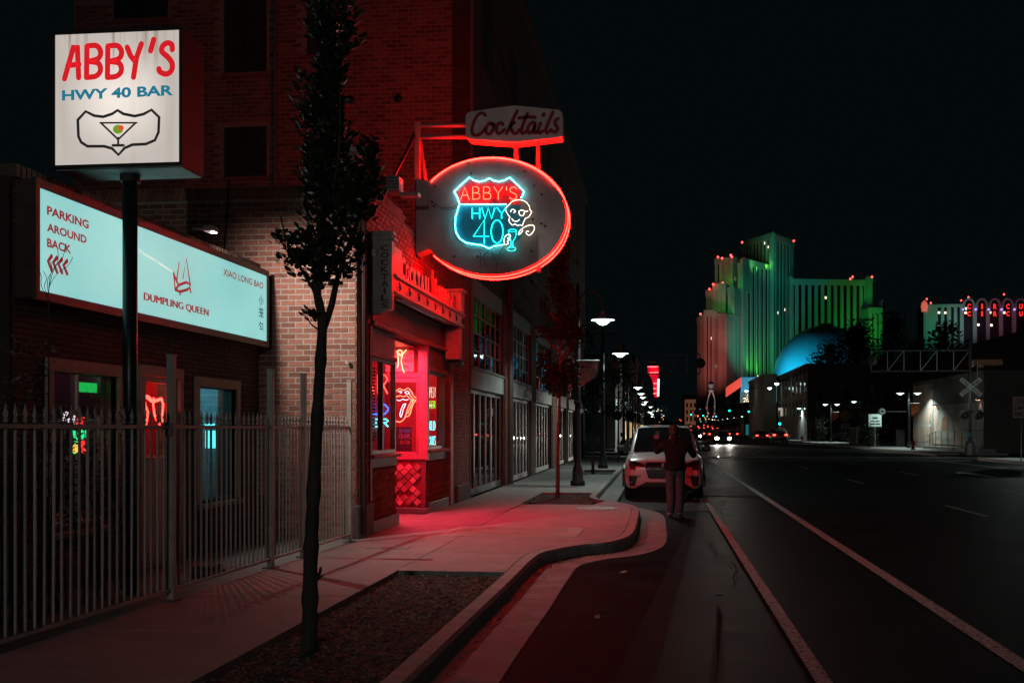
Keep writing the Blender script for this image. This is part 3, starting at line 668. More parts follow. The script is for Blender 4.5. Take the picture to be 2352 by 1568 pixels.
for word, y0, y1 in (('COCKTAIL', 15.32, 17.35), ('LOUNGE', 17.68, 19.50)):
    n = len(word); cw = (y1-y0)/n
    for k, ch in enumerate(word):
        hh = .36 if (k == 0) else .29
        wd_ = cw*(.30 if ch == 'I' else .84)
        MB().text(ch, (XFa-.12, y0+k*cw+(cw-wd_)/2, 3.968), (0, 1, 0), (0, 0, 1), wd_, hh, .07).build('letter', M_lface, can)
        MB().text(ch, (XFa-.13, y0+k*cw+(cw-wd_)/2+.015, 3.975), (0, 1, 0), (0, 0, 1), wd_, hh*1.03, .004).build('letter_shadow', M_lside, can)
# ---- vertical COCKTAILS blade
bl = thing('blade_sign', 'grey vertical box sign reading COCKTAILS down its face beside the canopy', 'sign', (-4.05, 14.75, 3.4))
M_grey = mat('grey_enamel', (.34, .33, .31), .4, var=.2, scale=5, bump=.1)
x0, x1 = XW+.015, XFa; YB = 14.55
m = MB().prism([(x0, YB, 3.36), (x0+.16, YB, 3.36), (x0+.22, YB, 3.40), (x1, YB, 3.42), (x1, YB, 4.5), (x0, YB, 4.5)], (0, .14, 0)); m.build('cabinet', M_grey, bl)
lit('cap', M_grey, bl, (x0-.01, YB-.02, 4.5), (x1+.03, YB+.17, 4.56), .01); lit('cap', M_grey, bl, (x0-.015, YB-.03, 4.42), (x1+.045, YB+.18, 4.47), .01); lit('trim', M_grey, bl, (x1-.025, YB-.012, 3.42), (x1+.006, YB+.002, 4.42), .004)
for k, ch in enumerate('COCKTAILS'):
    h = .088; z = 4.37-(k+1)*.104; w_ = .035 if ch == 'I' else .115; MB().text(ch, (x0+.155+(.115-w_)/2, YB, z), (1, 0, 0), (0, 0, 1), w_, h, .006).build('letter', mat('faded_red_letter', (.07, .02, .02), .5), bl)
MB().lathe([(.015, 0), (.04, .02), (.04, .05), (.03, .06), (.04, .07), (.04, .10), (.015, .12)], (x0+.06, YB-.03, 4.18), 10).build('insulator', mat('white_porcelain', (.8, .78, .75), .15), bl)
# small security lamp at the canopy's end, floodlight box on the parapet
cm = thing('wall_camera', 'small dark security camera under the far end of the canopy', 'camera', (-3.95, 20.3, 3.0)); MB().lathe([(.05, 0), (.06, .1), (.06, .2), (.03, .22)], (-3.98, 20.1, 3.0), 12, 'y').build('housing', M_black, cm); lit('bracket', M_black, cm, (XW, 20.2, 3.02), (-3.97, 20.24, 3.06))
fl = thing('floodlight', 'unlit grey floodlight box on the bar parapet beside the sign mast', 'floodlight', W(905, 430, -4.25))
p = D(905, 425, 16.2); lit('housing', M_grey, fl, (p.x-.09, 16.05, p.z-.13), (p.x+.12, 16.35, p.z+.12), .015)
for k in range(4): lit('fin', M_black, fl, (p.x-.07, 16.035, p.z-.08+k*.05), (p.x+.10, 16.05, p.z-.07+k*.05))
lit('arm', M_grey, fl, (p.x+.1, 16.1, p.z-.2), (p.x+.42, 16.3, p.z-.14), .01)
# ================================================================ oval neon sign over the sidewalk
YN = 17.56
def N(x, y, dy=0): p = D(*c5(x, y), YN); p.y = YN-dy; return p
ns = thing('neon_oval_sign', 'big oval neon sign reading ABBYS HWY 40 with a skeleton holding a glass', 'neon sign', N(390, 1000))
M_face = mat('weathered_sign_face', (.36, .335, .335), .55, .0, var=.16, scale=3, bump=.06, bscale=20); M_rim = mat('sign_rim', (.42, .30, .28), .45, .2, var=.2)
def ell(k, n=96, cx=975, cy=975, a=575, b=447): t = 2*math.pi*k/n; return (cx+a*math.cos(t), cy+b*math.sin(t))
poly = [(398, 690), (412, 680), (492, 703)]
arc = [(975+575*math.cos(t), 975+447*math.sin(t)) for t in [R(-143+ (143+141)*k/70) for k in range(71)]]
poly = [(392, 690), (410, 680)]+arc+[(490, 1222), (392, 1262)]
DP = .19
MB().prism([N(x, y, DP) for x, y in poly], (0, 2*DP, 0)).build('cabinet', M_rim, ns)
for s in (1, -1): MB().prism([N(975+(x-975)*.992+(-2 if x < 420 else 0), 975+(y-975)*.992, s*DP) for x, y in poly], (0, -.006*s, 0)).build('face_panel', M_face, ns)
lit('wall_plate', M_black, ns, (XW-.02, YN-.12, N(390, 1260).z-.05), (N(392, 0).x, YN+.12, N(390, 690).z+.02))
E_red = emit('neon_red_tube', (290, .42, .26)); E_redd = emit('neon_red_tube_dim', (110, .30, .2)); E_ice = emit('neon_ice_tube', (1.1, 11, 12)); E_teal = emit('neon_teal_tube', (.03, 3.2, 2.9)); E_peach = emit('neon_letters_peach', (24, .6, .3)); E_bone = emit('neon_bone_tube', (3.2, 2.7, 2.2)); M_gto = mat('dark_cable', (.01, .01, .012), .5)
# two tubes round the rim
for dy_ in (DP-.04, -DP+.04):
    MB().tube([N(975+590*math.cos(t), 975+462*math.sin(t), dy_) for t in [R(-145+(145+140)*q/110) for q in range(111)]], .010, 6).build('rim_tube', E_red, ns)
MB().tube([N(975+577*math.cos(t), 975+449*math.sin(t), DP+.022) for t in [R(-144+112*q/50) for q in range(51)]], .007, 6).build('rim_tube', emit('neon_red_front', (22, .5, .34)), ns)
for q in range(14):
    t = R(-135+q*20.5); a = N(975+570*math.cos(t), 975+442*math.sin(t), .05); b = N(975+600*math.cos(t), 975+472*math.sin(t), .05); MB().tube([a, b], .008, 5).build('tube_standoff', M_rim, ns)
for x in (1150, 1325):
    yt = 975+447*math.sqrt(max(0, 1-((x-975)/575)**2)); a = N(x, yt-15); b = N(x, yt+(60 if x > 1200 else 5)); lit('drop_tab', M_rim, ns, (a.x-.03, YN-.1, b.z), (a.x+.03, YN+.1, a.z))
# shield
top = [(692, 790), (740, 742), (808, 680), (845, 702), (885, 712), (925, 706), (962, 686), (1000, 706), (1040, 712), (1080, 702), (1120, 680), (1185, 742), (1232, 790)]
left = [(692, 790), (718, 835), (732, 885), (720, 930), (702, 990), (698, 1050), (708, 1105), (735, 1150), (785, 1182), (850, 1193), (905, 1200), (962, 1226)]
mir = lambda p: (1924-p[0], p[1])
redp = [p for p in top]+[mir((718, 835)), mir((732, 885)), (732, 885), (718, 835)]
blup = [(732, 889), mir((732, 889))]+[mir(p) for p in left[3:-1]]+[left[-1]]+left[3:-1][::-1]
FY = DP+.008
MB().prism([N(x, y, FY) for x, y in redp], (0, -.012, 0)).build('shield_top', mat('painted_red', (.55, .02, .03), .4), ns)
MB().prism([N(x, y, FY) for x, y in blup], (0, -.012, 0)).build('shield_field', mat('painted_blue', (.012, .16, .25), .4), ns)
TY = DP+.075
def ntube(name, paths, m, r=.008, dy=TY, sm=0): 
    mb = MB()
    for p in paths: mb.tube(smooth([N(x, y, dy) for x, y in p], sm) if sm else [N(x, y, dy) for x, y in p], r, 6)
    return mb.build(name, m, ns)
ntube('shield_tube', [top, [top[-1], (1208, 838)], left], E_ice, .0095); ntube('shield_tube', [[(962, 1226), (1000, 1207), (1075, 1196)]], E_ice, .008); ntube('bar_tube', [[(735, 887), (1095, 887)]], E_ice, .009)
def letters(spec, m, name, r=.007):
    for ch, x0, x1, y0, y1 in spec: ntube(name, [[(x0+(x1-x0)*px, y1-(y1-y0)*py) for px, py in st] for st in SF[ch]], m, r)
letters([('A', 742, 808, 757, 850), ('B', 835, 890, 752, 848), ('B', 918, 975, 752, 848), ('Y', 997, 1065, 752, 848), ("'", 1080, 1110, 752, 850), ('S', 1118, 1176, 755, 848)], E_peach, 'letter_tube')
letters([('H', 832, 888, 915, 997), ('W', 905, 1005, 915, 997), ('Y', 1022, 1092, 912, 997), ('4', 840, 960, 1005, 1188), ('0', 977, 1068, 1008, 1186)], E_teal, 'letter_tube', .0085)
ntube('skull_tube', [[(1120, 985), (1097, 950), (1090, 920), (1118, 890), (1140, 868), (1190, 854), (1238, 866), (1270, 900), (1278, 935), (1290, 945), (1268, 985), (1242, 998), (1226, 1030), (1216, 1052), (1200, 1046), (1182, 1052), (1162, 1040), (1140, 1047), (1115, 1015), (1124, 985)],
                     [(1136, 998), (1150, 1014), (1175, 1020), (1197, 1004)], [(1190, 942), (1214, 933), (1242, 944), (1262, 940)], [(1192, 944), (1198, 970), (1222, 976), (1236, 948)], [(1128, 948), (1135, 930), (1155, 930), (1165, 945), (1150, 952)]], E_bone, .0055, TY+.02, 4)
ntube('hand_tube', [[(1186, 1120), (1200, 1090), (1232, 1065), (1270, 1050), (1300, 1050), (1312, 1072), (1298, 1104), (1272, 1126), (1248, 1112), (1252, 1095), (1268, 1098)], [(1186, 1120), (1206, 1112), (1222, 1086)], [(1085, 1200), (1076, 1165), (1090, 1130), (1120, 1120), (1126, 1140), (1104, 1150), (1122, 1160), (1102, 1172), (1112, 1188), (1090, 1200)]], E_bone, .0055, TY+.02, 4)
gl_ = [(1142+32*math.cos(R(a)), 1090+10*math.sin(R(a))) for a in range(0, 361, 30)]; bs_ = [(1134+34*math.cos(R(a)), 1232+15*math.sin(R(a))) for a in range(0, 361, 30)]
ntube('glass_tube', [gl_, [(1110, 1092), (1118, 1140), (1132, 1172), (1130, 1205), (1112, 1222)], [(1174, 1092), (1166, 1140), (1146, 1172), (1144, 1205), (1156, 1222)], bs_], E_teal, .0045, TY+.02)
MB().prism([N(x, y, FY+.002) for x, y in ((1090, 900), (1130, 860), (1190, 848), (1260, 868), (1295, 930), (1270, 1000), (1225, 1060), (1125, 1055), (1105, 1000))], (0, -.004, 0)).build('skull_backing', mat('painted_grey', (.22, .19, .17), .5), ns)
MB().prism([N(x, y, FY+.002) for x, y in ((1175, 1120), (1220, 1062), (1300, 1040), (1322, 1080), (1270, 1135), (1235, 1120))], (0, -.004, 0)).build('hand_backing', MC['painted_grey'], ns)
ntube('cable', [[(515, 862), (590, 905), (640, 912), (700, 895), (728, 850)], [(528, 895), (600, 922), (680, 920), (722, 900)], [(690, 1000), (700, 1120), (790, 1205), (900, 1215), (960, 1245)], [(820, 848), (905, 842), (1040, 845)], [(960, 1240), (920, 1275), (915, 1310)], [(975, 1240), (1010, 1300), (1015, 1390)], [(1075, 1200), (1040, 1260), (1040, 1310)], [(1060, 820), (1120, 835), (1110, 880)]], M_gto, .006, DP+.04, 3)
ntube('unlit_tubing', [[(880, 1258), (905, 1258)], [(892, 1258), (892, 1362)], [(880, 1365), (905, 1362)], [(925, 1258), (918, 1310), (935, 1360), (980, 1362), (992, 1310), (985, 1262), (935, 1255)], [(1010, 1258), (1040, 1362), (1070, 1262)]], mat('dead_tube', (.16, .13, .13), .2), .006, DP+.04)
for x, y in ((515, 860), (528, 893), (685, 1283), (867, 1283), (1358, 1030), (1388, 1048), (1292, 995), (1283, 1242), (795, 565), (820, 645), (1230, 628), (1305, 738), (540, 745), (1362, 805)): 
    MB().lathe([(.022 if y > 800 else .009, 0), (.018, -.03), (.008, -.03)], N(x, y, DP), 8, 'y').build('tube_socket', M_gto, ns)
for a, b in (((392, 780), (485, 780)), ((485, 780), (485, 930)), ((605, 1100), (690, 1100)), ((605, 1100), (605, 1165)), ((390, 1055), (870, 1330)), ((1150, 1090), (1520, 1085))): MB().bar(N(*a, DP+.002), N(*b, DP+.002), .006, .01).build('panel_seam', mat('dark_seam', (.06, .05, .05), .7), ns)  # dark seams between the face panels
# cocktails panel on top
cp = [(772, 205), (776, 180), (795, 164), (960, 138), (1148, 113), (1330, 130), (1495, 148), (1518, 166), (1524, 190), (1524, 335), (1515, 352), (1500, 358), (1330, 378), (1148, 398), (960, 385), (800, 372), (780, 362), (772, 340)]
MB().prism([N(x, y, .17) for x, y in cp], (0, .34, 0)).build('top_panel', mat('off_white_panel', (.80, .72, .68), .45, var=.12, scale=4), ns)
scr = [[(925, 190), (905, 172), (870, 185), (835, 245), (822, 300), (832, 340), (870, 342), (905, 318), (925, 290)], [(985, 265), (960, 250), (938, 275), (930, 315), (945, 335), (970, 325), (990, 285), (978, 255), (1000, 268)], [(1062, 262), (1048, 248), (1022, 262), (1012, 305), (1025, 330), (1050, 322), (1075, 298)],
       [(1172, 155), (1140, 220), (1105, 300), (1088, 330)], [(1150, 245), (1120, 278), (1145, 328), (1170, 325), (1190, 300)], [(1252, 178), (1220, 250), (1205, 310), (1215, 330), (1240, 315)], [(1185, 212), (1250, 205), (1310, 205)], [(1310, 255), (1290, 245), (1262, 270), (1252, 310), (1265, 328), (1290, 312), (1312, 262), (1300, 315), (1315, 325), (1335, 310)],
       [(1352, 250), (1335, 305), (1345, 328), (1370, 310)], [(1373, 190), (1378, 182)], [(1448, 165), (1415, 240), (1392, 305), (1402, 325), (1425, 310)], [(1488, 215), (1465, 235), (1470, 265), (1485, 290), (1470, 320), (1445, 315), (1435, 300)]]
mb = MB()
for st in scr: mb.ribbon(smooth([N(x, y, .17) for x, y in st], 5), .058 if len(st) > 2 else .07, (0, -1, 0), .005)
mb.build('script_lettering', mat('dark_red_script', (.42, .008, .018), .5), ns)
for x in (1153, 1325):
    a = N(x, 395); b = N(x, 545 if x < 1200 else 620); lit('post', M_rim, ns, (a.x-.035, YN-.035, b.z-.06), (a.x+.035, YN+.035, a.z+.05))
mast = N(385, 235)
for y in (245, 335): MB().tube([N(400, y), N(780, y)], .04, 8).build('arm', M_face, ns, smooth=True)
lit('mast', M_rim, ns, (N(362, 0).x, YN-.05, N(0, 690).z), (N(405, 0).x, YN+.05, N(0, 235).z), .008)
M_brace = mat('black_brace', (.03, .025, .025), .5)
for a, b, dy in (((365, 290), (95, 580), 0), ((370, 310), (200, 1040), .0)):
    MB().bar(N(*a), Vector((N(*b).x, YN+(-1.2 if b[1] > 700 else .9), N(*b).z)), .05, .03).build('brace', M_brace, ns)
MB().bar(N(395, 340, -.05), N(445, 680, -.05), .05, .04).build('brace', M_rim, ns); MB().tube(smooth([N(410, 690), N(350, 705), N(318, 740), N(350, 760), N(392, 730)], 5), .012, 6).build('conduit', M_rim, ns)

# ================================================================ pole sign
YP = 8.9
def Pp(x, y, dy=0): p = D(*c1(x, y), YP); p.y = YP-dy; return p
fl2 = thing('added_floodlight', 'small floodlight added on the restaurant parapet to light the brick wall and gate', 'floodlight', (-5.5, 11.9, 3.95))  # floodlight added here to light the brick wall and gate
lit('housing', M_grey, fl2, (-5.47, 11.82, 4.07), (-5.34, 11.98, 4.13), .01); lit('arm', M_grey, fl2, (-5.62, 11.88, 4.09), (-5.47, 11.92, 4.12)); lit('lens', emit('flood_lens', (.25, .2, .17), False), fl2, (-5.46, 11.83, 4.062), (-5.35, 11.97, 4.07)); lamp('SPOT', 'flood_light', (-5.402, 11.9, 4.05), 450, (1, .82, .74), fl2, .012, (-5.402+.8, 11.9+.42, 4.05-.20), 178, 1.0)
po = thing('pole_sign', 'lit square pole sign reading ABBYS HWY 40 BAR with a martini shield', 'sign', (-4.94, 9.12, .13))
TL, BR = Pp(241, 150), Pp(803, 727); TL.z = Pp(520, 140).z; dpt = .46
M_cab = mat('rusty_dark_cabinet', (.035, .022, .02), .6, .2, var=.6, scale=5, bump=.3, col2=(.015, .013, .013))
lit('cabinet', M_cab, po, (TL.x-.012, YP+.012, BR.z-.012), (BR.x+.012, YP+dpt-.012, TL.z+.012))
M_pan, t_, b_ = _nt('backlit_white_plastic'); n_ = t_.nodes
tc = n_.new('ShaderNodeTexCoord'); mp = n_.new('ShaderNodeMapping'); mp.inputs['Scale'].default_value = (4, 4, .3); nz = n_.new('ShaderNodeTexNoise'); nz.inputs['Scale'].default_value = 1.6; nz.inputs['Detail'].default_value = 6
t_.links.new(tc.outputs['Object'], mp.inputs[0]); t_.links.new(mp.outputs[0], nz.inputs[0]); rp = n_.new('ShaderNodeValToRGB'); rp.color_ramp.elements[0].color = (.53, .45, .40, 1); rp.color_ramp.elements[1].color = (.60, .54, .49, 1); rp.color_ramp.elements[0].position = .25; rp.color_ramp.elements[1].position = .5
t_.links.new(nz.outputs['Fac'], rp.inputs[0]); # drips running down from the top edge, and a lamp's hot spot painted into the emission
mp2 = n_.new('ShaderNodeMapping'); mp2.inputs['Scale'].default_value = (14, 14, .25); t_.links.new(tc.outputs['Object'], mp2.inputs[0]); nz2 = n_.new('ShaderNodeTexNoise'); nz2.inputs['Scale'].default_value = 2; t_.links.new(mp2.outputs[0], nz2.inputs[0])
sx = n_.new('ShaderNodeSeparateXYZ'); t_.links.new(tc.outputs['Object'], sx.inputs[0]); mrz = n_.new('ShaderNodeMapRange'); mrz.inputs[1].default_value = TL.z-.42; mrz.inputs[2].default_value = TL.z; t_.links.new(sx.outputs['Z'], mrz.inputs[0])
mrn = n_.new('ShaderNodeMapRange'); mrn.inputs[1].default_value = .52; mrn.inputs[2].default_value = .72; t_.links.new(nz2.outputs['Fac'], mrn.inputs[0]); mu = n_.new('ShaderNodeMath'); mu.operation = 'MULTIPLY'; t_.links.new(mrz.outputs[0], mu.inputs[0]); t_.links.new(mrn.outputs[0], mu.inputs[1])
mxs = n_.new('ShaderNodeMix'); mxs.data_type = 'RGBA'; t_.links.new(mu.outputs[0], mxs.inputs['Factor']); t_.links.new(rp.outputs[0], mxs.inputs['A']); mxs.inputs['B'].default_value = (.30, .19, .15, 1); t_.links.new(mxs.outputs['Result'], b_.inputs['Emission Color'])
vd_ = n_.new('ShaderNodeVectorMath'); vd_.operation = 'DISTANCE'; t_.links.new(tc.outputs['Object'], vd_.inputs[0]); vd_.inputs[1].default_value = ((TL.x+BR.x)/2+.02, YP, (TL.z+BR.z)/2-.02); mrd = n_.new('ShaderNodeMapRange'); mrd.inputs[1].default_value = 0; mrd.inputs[2].default_value = .62; mrd.inputs[3].default_value = 1.5; mrd.inputs[4].default_value = .86; mrd.interpolation_type = 'SMOOTHSTEP'; t_.links.new(vd_.outputs['Value'], mrd.inputs[0]); t_.links.new(mrd.outputs[0], b_.inputs['Emission Strength']); b_.inputs['Base Color'].default_value = (.5, .48, .45, 1)
for k, s in enumerate((1, -1)):
    y = YP if s > 0 else YP+dpt; f = MB().box((TL.x+.012, y, BR.z+.012), (BR.x-.012, y+.012*s, TL.z-.012)).build('sign_face', M_pan, po)
# frame edges
for a, b in (((TL.x-.02, YP-.008, TL.z-.012), (BR.x+.02, YP+.02, TL.z+.02)), ((TL.x-.02, YP-.008, BR.z-.02), (BR.x+.02, YP+.02, BR.z+.012)), ((TL.x-.02, YP-.008, BR.z+.012), (TL.x+.01, YP+.02, TL.z-.012)), ((BR.x-.01, YP-.008, BR.z+.012), (BR.x+.02, YP+.02, TL.z-.012))): lit('frame', M_cab, po, a, b)
lit('underside', mat('pale_underside', (.30, .34, .34), .5, var=.35, scale=4), po, (TL.x, YP+.03, BR.z-.03), (BR.x, YP+dpt-.03, BR.z-.0125))
MB().tube([(-4.94, 9.14, .12), (-4.94, 9.14, BR.z-.03)], .067, 20).build('pole', mat('teal_black_pole', (.018, .024, .026), .35, .3, var=.3), po, smooth=True)
MB().lathe([(.09, BR.z-.1), (.09, BR.z-.03)], (-4.94, 9.14, 0), 16).build('collar', M_cab, po)
mb = MB()
bru = [[(288, 352), (330, 205), (345, 205), (351, 347)], [(303, 293), (352, 288)], [(388, 207), (386, 346)], [(388, 207), (430, 205), (449, 232), (438, 262), (395, 275)], [(395, 275), (438, 283), (448, 315), (428, 340), (386, 346)],
       [(481, 207), (479, 346)], [(481, 207), (523, 205), (542, 232), (531, 262), (488, 275)], [(488, 275), (531, 283), (541, 315), (521, 340), (479, 346)], [(567, 212), (582, 250), (600, 272)], [(630, 197), (608, 260), (595, 345)], [(685, 177), (671, 228)],
       [(768, 222), (765, 200), (745, 193), (724, 208), (722, 232), (750, 258), (767, 285), (764, 315), (742, 331), (714, 322), (708, 308)]]
px = (Pp(100, 0)-Pp(0, 0)).x/100
for st in bru: mb.ribbon(smooth([Pp(x, y) for x, y in st], 5) if len(st) > 4 else [Pp(x, y) for x, y in st], 23*px, (0, -1, 0), .0035)
M_sred = emit('backlit_red', (.62, .012, .018), base=(.3, .01, .01)); M_sred.cycles.emission_sampling = 'NONE'; mb.build('name_lettering', M_sred, po)
a, b = Pp(277, 450), Pp(772, 385); M_sblu = emit('backlit_blue', (.015, .17, .26), False, (.01, .08, .12)); MB().text('HWY 40 BAR', a, (1, 0, .012), (0, 0, 1), b.x-a.x, (b.z-a.z), .004).build('lettering', M_sblu, po)
M_sblk = emit('backlit_black', (.016, .014, .013), False, (.01, .01, .01)); mb = MB()
shp = [(347, 535), (382, 497), (420, 516), (460, 521), (500, 508), (524, 492), (550, 508), (600, 518), (640, 509), (675, 490), (709, 523), (706, 590), (690, 625), (650, 642), (590, 645), (555, 660), (528, 690), (500, 662), (465, 652), (390, 652), (362, 634), (350, 608), (347, 535)]
mb.ribbon([Pp(x, y) for x, y in shp], 12*px, (0, -1, 0), .003)
for st, w in (([(447, 548), (610, 548)], 7), ([(450, 548), (527, 622)], 8), ([(605, 548), (527, 622)], 8), ([(527, 615), (527, 648)], 9), ([(503, 648), (551, 648)], 11)): mb.ribbon([Pp(x, y) for x, y in st], w*px, (0, -1, 0), .0045)
mb.build('shield_outline', M_sblk, po)
def disc(cx, cy, rx, ry, d, m, nm): MB().add([Pp(cx+rx*math.cos(R(15*k)), cy+ry*math.sin(R(15*k)), d) for k in range(24)], [tuple(range(24))[::-1]]).build(nm, m, po)
disc(527, 577, 23, 20, .006, emit('backlit_olive', (.16, .30, .02), False, (.05, .1, .01)), 'olive'); disc(541, 571, 12, 12, .008, emit('backlit_cherry', (.75, .07, .03), False, (.3, .02, .01)), 'pimento')

# ================================================================ tall brick building behind
tb = thing('brick_warehouse', 'tall dark brick warehouse rising behind the bar, lit red by the neon', 'building', (-9, 30, 0))
YT = 22.6
tw = lit('end_wall', M_mortr, tb, (-13.6, YT+.012, 3.0), (XW, YT+.3, 14.4))
wins = [(D(x0, y0, YT), D(x1, y1, YT)) for x0, y0, x1, y1 in ((515, -40, 612, 165), (515, 293, 612, 405), (262, -60, 385, 40), (705, -60, 760, 125))]
hole = lambda X0, X1, z0, z1: any(a.x-.02 < X1 and X0 < b.x+.02 and b.z-.02 < z1 and z0 < a.z+.02 for a, b in wins)
bricks(tw, (-13.55, YT+.012, 4.3), (1, 0, 0), (0, 0, 1), (0, -1, 0), 13.55+XW, 7.3, .24, .078, .02, .008, M_brickd, lambda a0, a1, b0, b1: not hole(-13.55+a0, -13.55+a1, 4.3+b0, 4.3+b1),
       lambda a, b: -abs(a-8.3)-abs(b-3), 300, 21)
M_board = mat('dark_window_boards', (.02, .02, .022), .6, var=.3)
for a, b in wins:
    w = lit('blocked_window', M_board, tb, (a.x, YT-.0, b.z), (b.x, YT+.05, a.z)); lit('sill', M_brickd, w, (a.x-.05, YT-.04, b.z-.09), (b.x+.05, YT+.03, b.z)); lit('mullion', M_black, w, ((a.x+b.x)/2-.02, YT-.015, b.z), ((a.x+b.x)/2+.02, YT, a.z))
p = D(632, 100, YT-.06); MB().tube([(p.x, p.y, 4.9), (p.x, p.y, 13)], .045, 8).build('drain_pipe', mat('grey_pipe', (.12, .11, .11), .5), tb)
for px_, py_ in ((915, 227), (806, 230)):
    q = D(px_, py_, YT); MB().lathe([(.09, 0), (.09, -.03), (.03, -.04)], q, 12, 'y').build('anchor_plate', M_black, tb)
M_shade_brick = mat('shade_darkened_brick', (.05, .028, .024), .9, var=.4, scale=4)  # street side painted darker in its colour to stand for missing light
lit('front_wall', M_shade_brick, tb, (XW-.4, 22.5, 5.15), (XW-.03, 58, 14.4)); lit('cornice', M_shade_brick, tb, (XW-.42, 22.5, 14.4), (XW+.15, 58.2, 14.8), .03)
ft = lit('front_wall_field', M_shade_brick, tb, (XW-.03, 22.5, 5.15), (XW-.012, 58, 14.38))
lit('roof', MC['tar_roof'], tb, (-13.6, YT+.3, 14.2), (XW-.4, 58, 14.38)); lit('side_wall', M_mortr, tb, (-13.6, YT+.3, 3), (-13.3, 58, 14.4))
for k in range(7):                                        # upper windows on the street side
    for z in (6.6, 10.2):
        y = 24.1+k*4.7; f = lit('upper_window', M_board, tb, (XW-.02, y, z), (XW-.004, y+1.6, z+2.3)); lit('sill', M_shade_brick, f, (XW-.03, y-.06, z-.12), (XW+.06, y+1.66, z)); lit('sash_bar', M_black, f, (XW-.004, y, z+1.1), (XW+.012, y+1.6, z+1.17))
# street level bays with steel windows and folding glass doors
M_alu = mat('aluminium_frame', (.17, .175, .175), .45, .4, var=.15); M_panel = mat('grey_spandrel', (.24, .25, .24), .5, .1, var=.15, scale=2)
M_bin = mat('bay_interior', (.05, .055, .055), .7)
lit('bay_backing', M_bin, tb, (XW-1.6, 22.7, .1), (XW-1.55, 58, 5.15)); lit('bay_floor', M_bin, tb, (XW-1.6, 22.7, .1), (XW-.3, 58, .14)); lit('bay_ceiling', M_bin, tb, (XW-1.6, 22.7, 4.9), (XW-.3, 58, 5.0))
bayY = [(22.62, 27.4), (29.0, 33.45), (34.6, 39.7), (41.9, 46.0), (47.2, 51.0), (52.2, 56.5)]
edges = [22.5]+[v for b in bayY for v in b]+[58]
for k in range(0, len(edges), 2): 
    if edges[k+1]-edges[k] > .05:
        pr = lit('pier', M_mortd, tb, (XW-.4, edges[k], .1), (XW+.0, edges[k+1], 5.15)); L = edges[k+1]-edges[k]
        if L > .5 and edges[k] < 42: bricks(pr, (XW+.0, edges[k], .16), (0, 1, 0), (0, 0, 1), (1, 0, 0), L, 4.9, .22, .07, .013, .006, M_brickr, lambda *a: True, lambda a, b: -b, 60, 30+k)
cn_g = emit('interior_green_neon', (.01, .28, .07)); cn_b = emit('interior_blue_neon', (.01, .22, .40)); cn_w = emit('interior_white_lamp', (1.6, 1.7, 1.5))
for q, (y0, y1) in enumerate(bayY):
    b = bpy.data.objects.new('shopfront_bay', None); COL.objects.link(b); b.parent = tb; b.location = -tb.location; b['w0'] = 1
    lit('lintel', M_panel, b, (XW-.2, y0, 4.75), (XW-.02, y1, 5.15), .01); lit('spandrel', M_panel, b, (XW-.18, y0, 2.6), (XW+.02, y1, 3.04), .01); lit('ledge', M_alu, b, (XW-.2, y0, 3.04), (XW+.05, y1, 3.1), .008)
    nc, nr = (6, 4) if q < 3 else (4, 3); cw = (y1-y0)/nc; rh = (4.75-3.1)/nr
    for i in range(nc+1): lit('mullion', M_alu, b, (XW-.14, y0+i*cw-.018, 3.1), (XW-.08, y0+i*cw+.018, 4.75))
    for i in range(1, nr): lit('muntin', M_alu, b, (XW-.135, y0, 3.1+i*rh-.014), (XW-.085, y1, 3.1+i*rh+.014))
    for i in range(nc):
        for j in range(nr):
            o = MB().box((-.003, .02, .016), (.003, cw-.02, rh-.016)).build('pane', M_dglass, b, local=True); o.location = (XW-.11, y0+i*cw, 3.1+j*rh); o.rotation_euler = (random.uniform(-.004, .004), random.uniform(-.006, .006), random.uniform(-.012, .012))
    nl = 6 if q < 3 else 4; lw = (y1-y0)/nl
    for i in range(nl):
        a = y0+i*lw; dr = lit('door_leaf', M_alu, b, (XW-.13, a+.01, .16), (XW-.07, a+.075, 2.58)); 
        for z in ((.16, .32), (2.5, 2.58)): lit('rail', M_alu, dr, (XW-.13, a+.075, z[0]), (XW-.07, a+lw-.075, z[1]))
        lit('stile', M_alu, dr, (XW-.13, a+lw-.075, .16), (XW-.07, a+lw-.01, 2.58)); g = lit('pane', M_dglass, dr, (XW-.103, a+.075, .32), (XW-.098, a+lw-.075, 2.5))
        if i == 0: MB().tube([(XW-.07, a+.06, 1.0), (XW-.01, a+.06, 1.0), (XW-.01, a+.06, 1.42), (XW-.07, a+.06, 1.42)], .014, 6).build('handle', M_black, dr)
    if q < 3:                                              # signs glowing far inside
        m = MB(); c = cn_g if q == 0 else cn_b
        for k in range(5): yy = y0+.5+k*.62+ (1.6 if q else 0); m.box((XW-1.3, yy, 3.5+random.random()*.5), (XW-1.28, yy+.25, 4.7))
        m.build('glowing_panel', c, b)
MB().tube([(XW+.05, 28.2, .15), (XW+.05, 28.2, 9)], .11, 10).build('downpipe', mat('dark_red_brown_pipe', (.05, .03, .03), .5), tb)
lamp('POINT', 'bay_lamp', (XW-1.2, 24.2, 3.9), 1.5, (.9, 1, .9), tb, .08); lamp('POINT', 'bay_lamp', (XW-1.2, 31, 3.9), 1.5, (.8, 1, .95), tb, .08)
